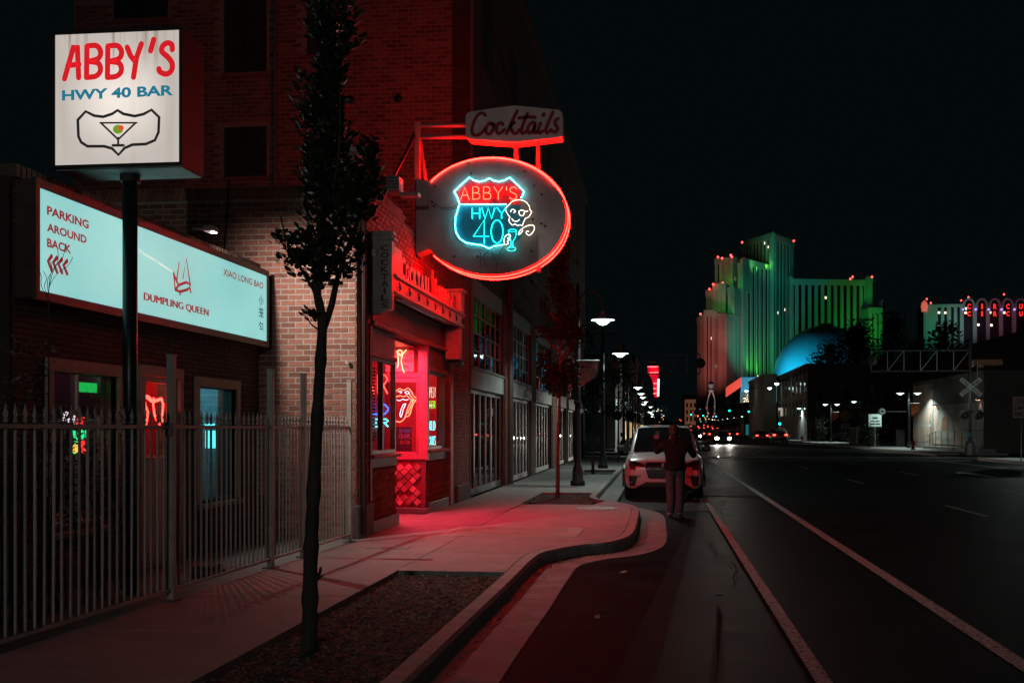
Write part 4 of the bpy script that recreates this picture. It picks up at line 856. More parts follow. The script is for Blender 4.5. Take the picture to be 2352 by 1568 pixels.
# steel channel column and sign board over the second bay
# ================================================================ dumpling restaurant
XD = -5.6
dq = thing('dumpling_restaurant', 'low brown brick restaurant behind the picket fence with lit windows', 'building', (-8, 10, 0))
fr = lit('front_wall', M_brownm, dq, (XD-.25, 8.4, 2.36), (XD-.012, YC, 3.88))
ops = [(8.95, 10.1, .75, 2.22), (10.62, 11.45, .13, 2.26), (11.98, 13.1, .8, 2.2)]
prev = 8.4
for a, b, z0, z1 in ops:
    lit('front_pier', M_brownm, dq, (XD-.25, prev, .1), (XD-.012, a, 2.36)); lit('front_apron', M_brownm, dq, (XD-.25, a, .1), (XD-.012, b, z0)); lit('front_head', M_brownm, dq, (XD-.25, a, z1), (XD-.012, b, 2.36)); prev = b
lit('front_pier', M_brownm, dq, (XD-.25, prev, .1), (XD-.012, YC, 2.36))
lit('end_wall', M_brownm, dq, (-13, 8.35, .1), (XD-.02, 8.4, 3.88)); lit('roof', MC['tar_roof'], dq, (-13, 8.4, 3.6), (XD-.25, YC, 3.65))
bricks(fr, (XD-.012, 8.4, .14), (0, 1, 0), (0, 0, 1), (1, 0, 0), YC-8.4, 3.7, .29, .042, .011, .006, M_brown,
       lambda a0, a1, b0, b1: not any(8.4+a0 < b+.06 and 8.4+a1 > a-.06 and .14+b0 < z1+.06 and .14+b1 > z0-.02 for a, b, z0, z1 in ops), lambda a, b: -abs(a-4)-abs(b-2.4), 300, 41)
for k in range(70):
    MB().bbox((XD-.27, 8.4+k*.0785, 3.88), (XD+.015, 8.4+k*.0785+.066, 4.0), .006).build('coping_brick', M_brown, fr)
# openings
def trim(a, b, z0, z1, par, w=.09):
    for p, q in (((XD-.06, a-w, z0-.04), (XD+.03, a, z1)), ((XD-.06, b, z0-.04), (XD+.03, b+w, z1)), ((XD-.06, a-w, z1), (XD+.035, b+w, z1+.12))): lit('casing', M_trim, par, p, q, .006)
for k, (a, b, z0, z1) in enumerate(ops):
    if k == 1: continue
    w = lit('window', M_frame, dq, (XD-.1, a, z0), (XD-.05, a+.03, z1)); trim(a, b, z0, z1, w); lit('frame', M_frame, w, (XD-.1, b-.03, z0), (XD-.05, b, z1)); lit('pane', M_glass, w, (XD-.078, a, z0), (XD-.073, b, z1)); lit('sill', M_stone, w, (XD-.12, a-.1, z0-.1), (XD+.07, b+.1, z0-.04), .01)
M_doorp = mat('tan_door_paint', (.38, .30, .25), .5, var=.12)
a, b, z0, z1 = ops[1]; d = lit('door', M_doorp, dq, (XD-.08, a, .14), (XD-.02, a+.12, z1)); trim(a, b, .18, z1, d)
lit('stile', M_doorp, d, (XD-.08, b-.12, .14), (XD-.02, b, z1)); lit('rail', M_doorp, d, (XD-.08, a+.12, z1-.06), (XD-.02, b-.12, z1)); lit('lower_panel', M_doorp, d, (XD-.08, a+.12, .14), (XD-.03, b-.12, 1.36), .01); lit('pane', M_glass, d, (XD-.055, a+.12, 1.36), (XD-.05, b-.12, z1-.06)); lit('lock_rail', M_doorp, d, (XD-.08, a+.12, 1.30), (XD-.012, b-.12, 1.37), .006)
MB().lathe([(.02, 0), (.03, .04), (.015, .06)], (XD-.02, b-.06, 1.05), 10, 'x').build('handle', M_steel, d)
# room inside
rmq = bpy.data.objects.new('dining_room', None); COL.objects.link(rmq); rmq.parent = dq; rmq.location = -dq.location; rmq['w0'] = 1
lit('room_wall', mat('teal_wall', (.05, .22, .25), .6), rmq, (XD-2.6, 8.5, .1), (XD-2.55, YC, 2.9)); lit('room_wall', mat('teal_brick_wall', (.04, .20, .24), .6), rmq, (XD-2.6, YC-.06, .1), (XD-.26, YC-.02, 2.9)); lit('partition', mat('red_hall', (.4, .05, .05), .5), rmq, (XD-2.6, 11.6, .1), (XD-.12, 11.64, 2.9)); lit('partition', M_dint, rmq, (XD-2.6, 10.36, .1), (XD-.3, 10.4, 2.9))
lit('room_floor', M_dint, rmq, (XD-2.6, 8.5, .1), (XD-.26, YC, .12)); lit('room_ceiling', M_dint, rmq, (XD-2.6, 8.5, 2.9), (XD-.26, YC, 2.95))
lit('hall_wall', mat('red_hall', (.4, .05, .05), .5), rmq, (XD-.85, 10.41, .12), (XD-.8, 11.59, 2.9))
mbk = MB()
for r in range(20):
    z = .2+r*.13; mbk.box((XD-2.2, YC-.064, z), (XD-.3, YC-.06, z+.012))
mbk.build('wall_courses', mat('teal_mortar', (.15, .4, .4), .6), rmq, kind='stuff')
lit('serving_counter', M_wood, rmq, (XD-2.0, 12.0, .12), (XD-1.5, 13.2, 1.0), .02); lit('dark_shelf', M_dint, rmq, (XD-2.4, 12, 1.3), (XD-2.1, 13.3, 1.34)); lit('red_table', mat('red_lacquer', (.3, .04, .05), .3), rmq, (XD-1.5, 8.9, .72), (XD-.8, 9.9, .76), .01)
for k in range(3): lit('ceiling_panel', emit('warm_panel', (1.6, 1.2, .85)), rmq, (XD-2.1+k*.1, 12.45+k*.28, 2.4-k*.12), (XD-1.8+k*.1, 12.58+k*.28, 2.42-k*.12))
lamp('POINT', 'teal_room_light', (XD-.9, 12.9, 2.3), 40, (.15, .85, 1), rmq, .1); lamp('POINT', 'red_door_light', (XD-.45, 11.0, 2.4), 14, (1, .08, .06), rmq, .1); lamp('POINT', 'pink_room_light', (XD-1.2, 9.4, 2.4), 8, (1, .2, .4), rmq, .1)
# neon signs
cD = crop(3.485, 60, 850)
def Dn(x, y, X=XD-.1): return W(*cD(x, y), X)
mb = MB()
for pts in ([(1022, 420), (1050, 405), (1085, 440), (1105, 445), (1165, 425)], [(1022, 420), (1030, 490), (1050, 540), (1045, 590), (1033, 650)], [(1098, 420), (1095, 480), (1105, 560), (1120, 600), (1150, 650)], [(1165, 425), (1180, 480), (1172, 560), (1178, 628)]): mb.tube([Dn(x, y) for x, y in pts], .011, 6)
for pts in ([(1035, 408), (1085, 450)], [(1098, 450), (1160, 432)]): mb.tube([Dn(x, y) for x, y in pts], .018, 6)
tag(mb.build('neon_sign', emit('neon_hot_red', (40, .6, .42))), 'red neon outline glowing in the restaurant door glass', 'neon sign')
mb = MB(); a = Dn(480, 370, XD-.22); b = Dn(625, 300, XD-.22); mb.box((XD-.24, a.y, a.z), (XD-.22, b.y, b.z)); tag(mb.build('green_lit_sign', emit('green_sign', (.02, .75, .12))), 'green glowing sign high in the left restaurant window', 'sign')
mb = MB()
for (x0, y0, x1, y1) in ((1545, 640, 1620, 670), (1550, 700, 1575, 850), (1590, 700, 1625, 850)): a = Dn(x0, y1, XD-.4); b = Dn(x1, y0, XD-.4); mb.box((XD-.42, a.y, a.z), (XD-.4, b.y, b.z))
tag(mb.build('cyan_lit_sign', emit('cyan_sign', (.25, 2.2, 2.4))), 'cyan glowing vertical sign in the right restaurant window', 'sign')
mb = MB(); rnd = random.Random(4)
cols = [((480, 700, 530, 780), emit('fairy_green', (.02, 1.6, .5))), ((480, 780, 535, 880), emit('fairy_red', (2.4, .06, .05))), ((300, 540, 420, 640), emit('fairy_white', (2.0, 1.4, 1.6))), ((410, 800, 460, 880), emit('fairy_amber', (2.0, 1.0, .15))), ((450, 590, 500, 640), MC['fairy_red']), ((420, 700, 460, 890), MC['fairy_green'])]
names = ['green', 'lower red', 'white', 'amber', 'upper red', 'mixed green']
for (bx, m_), nm in zip(cols, names):
    mb = MB()
    for k in range(20): p = Dn(rnd.uniform(bx[0], bx[2]), rnd.uniform(bx[1], bx[3]), XD-.16-rnd.random()*.2); mb.lathe([(.001, -.017), (.016, -.008), (.016, .008), (.001, .017)], p, 6)
    tag(mb.build('fairy_lights', m_), '%s cluster of fairy lights behind the left restaurant window' % nm, 'string lights', 'fairy lights in the restaurant window')
# ---- long lightbox sign
XS = -5.4
ds = thing('lightbox_sign', 'long pale teal lightbox sign reading PARKING AROUND BACK and DUMPLING QUEEN', 'sign', (-5.5, 11, 3))
zb, zt = 2.89, 3.79; y0, y1 = 8.44, 13.66
M_sf = mat('bronze_sign_frame', (.09, .06, .055), .45, .3, var=.2)
lit('cabinet', M_sf, ds, (XD-.0, y0-.05, zb-.07), (XS-.012, y1+.05, zt+.07), .01)
for a, b in (((XS-.03, y0-.06, zt), (XS+.012, y1+.06, zt+.08)), ((XS-.03, y0-.06, zb-.08), (XS+.012, y1+.06, zb)), ((XS-.03, y0-.06, zb), (XS+.012, y0, zt)), ((XS-.03, y1, zb), (XS+.012, y1+.06, zt))): lit('frame', M_sf, ds, a, b)
M_lb, t_, b_ = _nt('backlit_teal_acrylic'); n_ = t_.nodes
tc = n_.new('ShaderNodeTexCoord'); nz = n_.new('ShaderNodeTexNoise'); nz.inputs['Scale'].default_value = .7; nz.inputs['Detail'].default_value = 3; t_.links.new(tc.outputs['Object'], nz.inputs[0]); rp = n_.new('ShaderNodeValToRGB'); rp.color_ramp.elements[0].color = (.20, .56, .54, 1); rp.color_ramp.elements[1].color = (.29, .70, .66, 1); rp.color_ramp.elements[0].position = .3; rp.color_ramp.elements[1].position = .7
t_.links.new(nz.outputs['Fac'], rp.inputs[0]); t_.links.new(rp.outputs[0], b_.inputs['Emission Color']); b_.inputs['Emission Strength'].default_value = 1.0; b_.inputs['Base Color'].default_value = (.5, .6, .6, 1)
lit('sign_face', M_lb, ds, (XS-.012, y0, zb), (XS, y1, zt))
M_lr = emit('backlit_crimson', (.20, .008, .015), False, (.2, .01, .01)); M_lk = emit('backlit_dark', (.03, .03, .04), False, (.02, .02, .02))
def dt(s, x0, yt, yb, x1, m=M_lr):
    a = W(x0, yb, XS); t = W(x0, yt, XS); b = W(x1, yb, XS)
    mb_ = MB()
    for k_ in ((-1, 0, 1) if s == 'DUMPLING QUEEN' else (0,)): mb_.text(s, a+Vector((0, k_*.009, 0)), (0, 1, 0), (0, 0, 1), b.y-a.y, t.z-a.z, .004+.0005*k_)
    mb_.build('lettering', m, ds)
dt('PARKING', 107, 472, 493, 203); dt('AROUND', 107, 511, 531, 198); dt('BACK', 107, 546, 567, 163); dt('DUMPLING QUEEN', 330, 671, 692, 478); dt('XIAO LONG BAO', 512, 616, 632, 604)
for ch, yc in (('小', 687), ('笼', 716), ('包', 748)): dt(ch, 594, yc-11, yc+12, 604.5, mat('dark_ink', (.03, .02, .05), .6))
def dr_(paths, w, m, sm=0):
    mb = MB()
    for p in paths: q = [W(*c1(x, y), XS) for x, y in p]; mb.ribbon(smooth(q, sm) if sm else q, w, (1, 0, 0), .004)
    return mb
dr_([[(228+k*23, 1140+k*7), (212+k*23, 1162+k*6), (228+k*23, 1203+k*5)] for k in range(4)], .04, M_lr).build('arrow', M_lr, ds)
dr_([[(770, 1213), (785, 1252), (790, 1262)], [(785, 1252), (796, 1165), (812, 1242), (828, 1150), (845, 1268)], [(772, 1218), (778, 1290), (800, 1298), (835, 1288), (848, 1268), (828, 1256), (795, 1268), (779, 1290)], [(800, 1298), (800, 1310)], [(843, 1280), (848, 1300)]], .034, M_lr).build('crown_mark', M_lr, ds)
dr_([[(598, 1090), (640, 1130), (692, 1160)], [(705, 1170), (740, 1192), (768, 1210)]], .012, M_lr).build('swoosh', emit('backlit_pale', (.7, .75, .65), False), ds)
# ================================================================ picket fence
fx = lambda y: -4.17-(13.6-y)*.034
M_fence = mat('beige_steel_paint', (.36, .33, .29), .5, .1, var=.2, scale=6, bump=.1)
fe = thing('picket_fence', 'beige steel picket fence with spear tips between tall square posts', 'fence', (-4.35, 9, .15))
posts = [4.4, 8.74, 10.9, 11.85, 13.5]
for y in posts:
    p_ = lit('post', M_fence, fe, (fx(y)-.032, y-.032, .12), (fx(y)+.032, y+.032, 2.33), .005); lit('post_cap', M_fence, p_, (fx(y)-.037, y-.037, 2.33), (fx(y)+.037, y+.037, 2.345)); lit('base_plate', M_rust, p_, (fx(y)-.07, y-.07, .15), (fx(y)+.07, y+.07, .165))
pm = MB().bbox((-.0085, -.0085, .27), (.0085, .0085, 1.70), .002); pme = None
fm = MB().lathe([(.012, 1.725), (.017, 1.735), (.012, 1.748), (.008, 1.752), (.014, 1.768), (.018, 1.785), (.012, 1.80), (.005, 1.835), (.001, 1.86)], (0, 0, 0), 6)
p0 = pm.build('picket', M_fence, fe, local=True); f0 = fm.build('finial', M_fence, p0, local=True); first = True
for a, b in zip(posts, posts[1:]):
    for z, h in ((1.70, .03), (.25, .025)): MB().bar((fx(a+.03), a+.03, z), (fx(b-.03), b-.03, z), .03, h).build('rail', M_fence, fe)
    n = max(2, round((b-a-.06)/.104)); 
    for k in range(1, n):
        y = a+.03+(b-a-.06)*k/n
        if first: p, f = p0, f0; first = False
        else: p = p0.copy(); COL.objects.link(p); f = f0.copy(); COL.objects.link(f); p.parent = fe; f.parent = p
        p.location = Vector((fx(y), y, 0))-fe.location; p.rotation_euler = (random.uniform(-.002, .002), random.uniform(-.004, .004), random.uniform(-.2, .2))
lit('latch', M_rust, fe, (fx(8.74)-.05, 8.67, 1.62), (fx(8.74)+.05, 8.70, 1.74))
# things on the patio floor
bx_ = thing('paving_block', 'stack of flat paving blocks behind the fence foot', 'block', (-4.75, 10.3, .135)); lit('block', MC['stained_plinth'], bx_, (-4.86, 10.15, .135), (-4.6, 10.5, .2), .01); lit('block', MC['stained_plinth'], bx_, (-4.84, 10.2, .2), (-4.62, 10.48, .26), .01)
# ================================================================ street lamps
M_pole = mat('dark_green_black_pole', (.014, .018, .018), .4, .3, var=.3)
def mk_lamp(label, heads=1, light=True, side=1):
    s = thing('street_lamp', label, 'street lamp', (0, 0, 0), 'street lamps along the sidewalks')
    MB().lathe([(.20, 0), (.20, .12), (.15, .16), (.14, .45), (.10, .55), (.085, .62), (.075, 2.6), (.06, 5.0), (.05, 5.35), (.015, 5.5)], (0, 0, 0), 12).build('pole', M_pole, s, local=True, smooth=True)
    MB().lathe([(.10, 2.2), (.11, 2.25), (.10, 2.3)], (0, 0, 0), 10).build('collar', M_pole, s, local=True)
    for h in range(heads):
        sg = side if h == 0 else -side
        MB().tube(smooth([(0, 0, 4.6), (.05*sg, 0, 5.0), (.25*sg, 0, 5.25), (.5*sg, 0, 5.2), (.66*sg, 0, 4.98), (.68*sg, 0, 4.62)], 4), .022, 6).build('arm', M_pole, s, local=True)
        sh = MB().lathe([(.05, 4.72), (.07, 4.62), (.12, 4.56), (.31, 4.50), (.335, 4.475), (.33, 4.465), (.02, 4.49)], (.68*sg, 0, 0), 18).build('shade', mat('lamp_shade_paint', (.3, .32, .32), .4), s, local=True)
        MB().lathe([(.315, 4.462), (.19, 4.445), (.15, 4.39), (.08, 4.34), (.01, 4.325)], (.68*sg, 0, 0), 18).build('lens', emit('lamp_lens', (5.5, 7.4, 6.8)) if light else emit('distant_lens', (4, 5.2, 4.8), False), s, local=True)
        if light:
            l = lamp('SPOT', 'lamp_light', (.68*sg, 0, 4.29), 420, (.80, 1, .93), None, .1, (.68*sg, 0, 0), 150, .35); l.parent = s; l['loc'] = 1
    return s
L1 = mk_lamp('nearest lit street lamp, with a pennant banner, behind the slim red-lit tree'); L1.location = (-2.2, 27.6, ZS)
def place(proto, loc, label, rz=0): return dup(proto, loc, label, rz)
place(L1, (-2.2, 39.95, ZS), 'second lit street lamp along the left sidewalk, left of the parked car')
LB = place(L1, (-2.2, -9.4, ZS), 'street lamp on the near sidewalk behind the viewer')
for ch_ in LB.children:
    if ch_.type == 'LIGHT': bpy.data.objects.remove(ch_)
lb_ = lamp('POINT', 'lamp_light', (.68, 0, 4.29), 1000, (.92, 1, .98), None, .1); lb_.parent = LB
L3 = mk_lamp('third street lamp along the left side, just beyond the rail tracks', 1, True); L3.location = (-2.2, 72, .12)
LN = mk_lamp('small distant lamp in the left row, first past the corner shop', 1, False); LN.location = (-2.2, 84.4, .12)
LN['group'] = 'small lamps in the distant left row'; LN['label'] = 'small distant street lamp in the receding left row beyond the corner shop'
for k in range(2, 13):
    if k not in (5, 9): place(LN, (-2.2+random.uniform(-.25, .25), 72+12.35*k+random.uniform(-2.5, 2.5), .12), LN['label']).scale = (random.uniform(.92, 1.08),)*3
LR = mk_lamp('single-head street lamp at the right edge before the bike lane sign', 1, True, -1); LR.location = (19.75, 55, .14)
for ch_ in list(LR.children):
    if ch_.type == 'LIGHT': bpy.data.objects.remove(ch_)
lr_ = lamp('POINT', 'lamp_light', (-.68, 0, 4.29), 420, (.80, 1, .93), None, .1); lr_.parent = LR
LQ = mk_lamp('street lamp on the far sidewalk beyond the right edge', 1, True, -1); LQ.location = (19.75, 42.6, .14)
LD = mk_lamp('twin-head street lamp with an orange pennant near the fire hydrant', 2, True); LD.location = (20.2, 86, .14)
for ch_ in LD.children:
    if ch_.type == 'LIGHT': ch_.data.energy = 600
for (x, y), lb in (((20.2, 124), 'twin-head street lamp beside the yellow diamond sign'), ((20.2, 147), 'twin-head street lamp in front of the pale three-storey building')): place(LD, (x, y, .14), lb)
LS = mk_lamp('single-head lamp between the two orange pennants', 1, False, -1); LS.location = (21.3, 112, .14)
for k in range(6): place(LS, (19.5, 215+k*24, .1), 'tiny far single-head lamp on the right past the street name sign')['group'] = 'tiny far lamps on the right'
# tall curved-arm lamps on the right
def cobra(x, y, z, sgn, label):
    s = thing('tall_lamp', label, 'street lamp', (x, y, .1), 'tall curved-arm lamps'); MB().tube([(x, y, .1), (x, y, z-.4)]+smooth([(x, y, z-.4), (x+sgn*.6, y, z+.3), (x+sgn*2.2, y, z+.6), (x+sgn*3.4, y, z+.15)], 4), .08, 6).build('pole', M_pole, s)
    MB().lathe([(.35, .1), (.3, 0), (.15, -.18), (.02, -.22)], (x+sgn*3.4, y, z), 10).build('lens', MC['lamp_lens'], s)
cobra(21.3, 160, 8.6, -1, 'tall curved-arm lamp before the grey three-storey building'); cobra(21.5, 172, 8.4, -1, 'tall curved-arm lamp farther back by the pale wall'); cobra(19.2, 190, 8.6, -1, 'tall curved-arm lamp left of the pale wall')
# ================================================================ banners on lamp posts
def pennant(x, y, z0, z1, w, m, label, art=None):
    t = thing('banner', label, 'banner', (x, y, z0), 'pennant banners on lamp posts'); MB().prism([(x, y, z1), (x+w, y, z1), (x+w, y, z0+(z1-z0)*.45), (x+.06*w, y, z0)], (0, .012, 0)).build('cloth', m, t); MB().tube([(x-.08, y, z1+.02), (x+w+.05, y, z1+.02)], .014, 6).build('rod', M_steel, t)
    return t
M_art = mat('printed_banner', (.42, .40, .36), .6, var=.5, scale=2.3, col2=(.10, .07, .05))
a = D(1331, 890, 27.45); b = D(1372, 829, 27.45); pennant(a.x, 27.45, a.z, b.z, b.x-a.x, M_art, 'pale printed pennant on the nearest street lamp')
M_or = mat('orange_banner', (.50, .13, .03), .6, var=.3, scale=1.5); M_rb = mat('red_orange_banner', (.55, .09, .04), .6, var=.3, scale=1.5)
pennant(20.35, 85.9, 2.7, 3.75, .62, M_or, 'dull orange pennant on the twin-head lamp by the hydrant'); pennant(20.35, 123.9, 2.6, 3.7, .7, M_rb, 'bright orange pennant left of the yellow diamond sign'); pennant(21.5, 111.9, 2.5, 3.7, .75, M_rb, 'red pennant right of the yellow diamond sign')
a = D(1405, 905, 52); b = D(1425, 830, 52); pennant(a.x, 52, a.z, b.z, .42, M_art, 'narrow pale pennant farther down the left side')
# ================================================================ trees
M_bark = mat('dark_bark', (.045, .034, .027), .85, var=.4, scale=10, stretch=(1, 1, .35), bump=1.0, bscale=30)
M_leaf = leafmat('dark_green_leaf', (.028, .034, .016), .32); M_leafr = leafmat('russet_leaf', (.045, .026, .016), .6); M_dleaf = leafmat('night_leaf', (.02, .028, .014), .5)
def leafmesh(c, d, n, L, w, mb):
    s = d.cross(n).normalized()*w/2; mb.add([c, c+d*L*.35+s, c+d*L*.75+s*.7, c+d*L, c+d*L*.75-s*.7, c+d*L*.35-s, c+d*L*.5-n*L*.06], [(0, 6, 1), (1, 6, 2), (2, 6, 3), (3, 6, 4), (4, 6, 5), (5, 6, 0)])
def leaves(tree, pts, n, L, m, spread, nparts, seed, up=.6, frag=1):
    """leaves in tufts round the sample points (pos, radius); nparts of those nearest the camera stay single"""
    rnd = random.Random(seed); tot = sum(r for _, r in pts); lst = []
    for p, r in pts:
        for k in range(max(1, int(n*r/tot))):
            a = rnd.uniform(0, 6.283); q = abs(rnd.gauss(0, .55))*r; c = Vector(p)+Vector((math.cos(a)*q, math.sin(a)*q, rnd.uniform(-1, 1)*spread))
            d = (Vector((math.cos(a), math.sin(a), up+rnd.uniform(-.5, .6)))).normalized(); nn = d.cross(Vector((rnd.uniform(-1, 1), rnd.uniform(-1, 1), rnd.uniform(-.3, .3)))).normalized()
            lst.append((c, d, nn, L*rnd.choice((.55, .8, 1, 1.15, 1.5))*rnd.uniform(.85, 1.15)))
    lst.sort(key=lambda e: (e[0]-EYE).length); rest = MB(); me = None
    if nparts:
        mm = MB(); leafmesh(Vector(), Vector((1, 0, 0)), Vector((0, 0, 1)), 1, .55, mm); me = bpy.data.meshes.new('leaf'); me.from_pydata(mm.v, [], mm.f); me.update(); me.materials.append(m)
    for k, (c, d, nn, l) in enumerate(lst):
        if k % 3 == 0 and k//3 < nparts:
            o = bpy.data.objects.new('leaf', me); COL.objects.link(o); o.parent = tree; y = nn.cross(d).normalized()
            mt = Matrix((d, y, nn)).transposed().to_4x4(); o.location = c-tree.location; o.rotation_euler = mt.to_euler(); o.scale = (l, l, l)
        else: leafmesh(c, d, nn, l, l*.55, rest)
    rest.build('crown', m, tree, kind='stuff')
# near columnar tree, shapes taken at its own depth
YTR = 7.05
def T(x, y, dy=0): p = D(x, y, YTR); p.y += dy; return p
t1 = thing('street_tree', 'slim columnar street tree with dark leaves in the near mulch bed', 'tree', (-2.47, YTR, .1), 'street trees on the left sidewalk')
trunk = [T(712, 1500), T(712, 1400), T(713, 1300), T(717, 1200), T(724, 1050), T(731, 920), T(738, 800), T(740, 730), T(727, 660), T(735, 560), T(748, 420), T(758, 250), T(762, 100), T(765, -60), T(765, -160)]
MB().tube(smooth(trunk, 4), [(.062-.05*min(1, i/52))*(1+.16*math.sin(i*2.1)*math.sin(i*.7+1)) for i in range(57)], 10).build('trunk', M_bark, t1, smooth=True)
rnd = random.Random(2); br = MB(); tips = []
def limb(pts, r0, r1):
    q = smooth(pts, 4); br.tube(q, [r0+(r1-r0)*i/(len(q)-1) for i in range(len(q))], 6)
limb([T(738, 770), T(756, 700, .05), T(766, 640, .08), T(790, 560, .1), T(825, 470, .08), T(848, 400, .05), T(850, 340, .02)], .028, .008); limb([T(735, 690), T(700, 620, -.08), T(672, 560, -.1), T(655, 500, -.1)], .014, .004); limb([T(733, 600), T(700, 520, .1), T(690, 440, .12), T(695, 340, .1), T(690, 200, .1)], .016, .004); limb([T(740, 500), T(775, 430, -.08), T(790, 330, -.1), T(790, 200, -.1)], .014, .004)
limb([T(722, 1340), T(738, 1312, -.03), T(742, 1300, -.05)], .016, .008); limb([T(718, 1340), T(730, 1330, .0), T(745, 1318, -.02)], .014, .006); limb([T(708, 1290), T(700, 1284)], .012, .006); limb([T(738, 760), T(715, 745), T(705, 725)], .008, .003)
for k in range(26):
    y = rnd.uniform(50, 640); x = 745+rnd.uniform(-20, 20); s = rnd.choice((-1, 1)); limb([T(x, y), T(x+s*25, y-28, rnd.uniform(-.1, .1)), T(x+s*rnd.uniform(35, 60), y-rnd.uniform(50, 80), rnd.uniform(-.12, .12))], .006, .002)
br.build('branches', M_bark, t1, kind='stuff')
pts = []
def blob(x, y, rx, ry, n, w=1):
    for k in range(n):
        while True:
            u, v = rnd.uniform(-1, 1), rnd.uniform(-1, 1)
            if u*u+v*v < 1: break
        pts.append((T(x+u*rx, y+v*ry, rnd.uniform(-1, 1)*rx/2352*7*.8), .055*w))
for y in range(-140, 470, 24): 
    wv = 38+9*math.sin(y*.031)+9*math.sin(y*.083+1); blob(758+7*math.sin(y*.02), y, wv, 20, 11 if y > 150 else 10)
blob(755, 470, 58, 60, 42); blob(722, 570, 56, 40, 32); blob(700, 560, 50, 30, 14); blob(790, 570, 40, 70, 34); blob(850, 395, 24, 68, 34); blob(832, 470, 30, 45, 22); blob(745, 630, 45, 35, 16); blob(685, 610, 30, 26, 10); blob(705, 240, 16, 70, 9); blob(715, 380, 26, 60, 14); blob(722, 720, 14, 20, 3)
leaves(t1, pts, 6800, .052, M_leaf, .035, 300, 5, .7)
# second tree, lit red by the sign
def simple_tree(name, label, base, trunk_h, zc0, zc1, rad, m, n, seed, L=.09, lean=0, cat='tree', group='street trees on the left sidewalk', tr=.05, nparts=0, tufts=26, tm=None):
    t = thing(name, label, cat, base, group); b = Vector(base); rnd = random.Random(seed)
    MB().tube(smooth([b, b+Vector((lean*.3, 0, trunk_h*.5)), b+Vector((lean, 0, trunk_h)), b+Vector((lean, 0, (zc0+zc1)/2))], 4), [tr*(1-.055*i) for i in range(13)], 8).build('trunk', tm or M_bark, t, smooth=True)
    bb = MB(); P = []
    for k in range(int(tufts*max(1, rad))):
        z = rnd.uniform(zc0, zc1); a = rnd.uniform(0, 6.28); f = (z-zc0)/(zc1-zc0); rr = rad*(math.sin(min(1, f*1.15+.12)*math.pi*.95)**.6)*rnd.uniform(.35, 1.05); c = b+Vector((lean+math.cos(a)*rr, math.sin(a)*rr, z-base[2]))
        P.append((c, rad*.28*rnd.uniform(.6, 1.2))); s = b+Vector((lean, 0, max(trunk_h*.9, z-base[2]-rr*1.1))); bb.tube([s, (s+c)/2+Vector((0, 0, -.05*rr)), c], [tr*.35, tr*.22, tr*.06], 4)
    bb.build('branches', tm or M_bark, t, kind='stuff'); leaves(t, P, n, L, m, rad*.28, nparts, seed, .3); return t
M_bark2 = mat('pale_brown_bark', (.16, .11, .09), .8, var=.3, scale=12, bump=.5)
p2 = G(1278, 1140, ZS); b2 = D(1290, 640, 23.1)
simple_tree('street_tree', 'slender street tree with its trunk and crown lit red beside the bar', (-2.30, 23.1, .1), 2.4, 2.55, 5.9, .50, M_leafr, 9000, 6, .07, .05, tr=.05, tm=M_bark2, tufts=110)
simple_tree('street_tree', 'farther dark street tree between two lamp posts', (-2.3, 35.5, .1), 2.2, 2.4, 5.2, .75, M_dleaf, 1500, 8, .1, 0, tr=.06)
simple_tree('street_tree', 'dark street tree just right of the second lamp post', (-1.9, 47.5, .1), 2.3, 2.4, 5.6, .8, M_dleaf, 1200, 9, .11, 0, tr=.06)
# shrub behind the fence, bare twigs before the lightbox
sh = thing('shrub', 'straggly shrub with small red and green leaves behind the picket fence', 'shrub', (-5.1, 8.6, .135)); bb = MB(); P = []; rnd = random.Random(12)
for k in range(46):
    tx, ty = rnd.choice(((40, 860), (90, 980), (200, 920), (60, 760), (150, 1010), (230, 960), (180, 1150), (20, 950))); e = W(tx+rnd.uniform(-55, 55), ty+rnd.uniform(-60, 60), rnd.uniform(-5.35, -4.7)); s = Vector((-5.1+rnd.uniform(-.1, .1), min(max(e.y+rnd.uniform(-.2, .2), 6.9), 9.4), .135)); m_ = (s+e)/2+Vector((rnd.uniform(-.1, .1), rnd.uniform(-.1, .1), .1)); bb.tube(smooth([s, m_, e], 3), [.008, .008, .007, .006, .005, .004, .003], 5)
    for q in range(5): P.append((s.lerp(e, .45+q*.13)+Vector((rnd.uniform(-.06, .06), rnd.uniform(-.06, .06), rnd.uniform(-.05, .05))), .08))
bb.build('stems', M_bark, sh, kind='stuff'); leaves(sh, P, 4200, .036, leafmat('red_green_shrub_leaf', (.16, .09, .045), .5), .05, 150, 13, .2)
tw = MB(); rnd = random.Random(14)
base = W(112, 760, -5.2)
tw.tube(smooth([(-5.2, base.y, .135), (-5.22, base.y+.03, 1.6), W(112, 690, -5.22)], 4), .007, 5)
for k in range(6):
    s_ = W(112, 690-k*6, -5.22); e = W(82+k*17, (610, 622, 600, 575, 560, 590)[k], -5.25); tw.tube(smooth([s_, s_.lerp(e, .4)+Vector((0, -.03, 0)), s_.lerp(e, .75)+Vector((0, .03, 0)), e], 4), .0032, 4)
tag(tw.build('bare_twigs', M_bark), 'bare twigs reaching up in front of the teal lightbox sign', 'twigs')
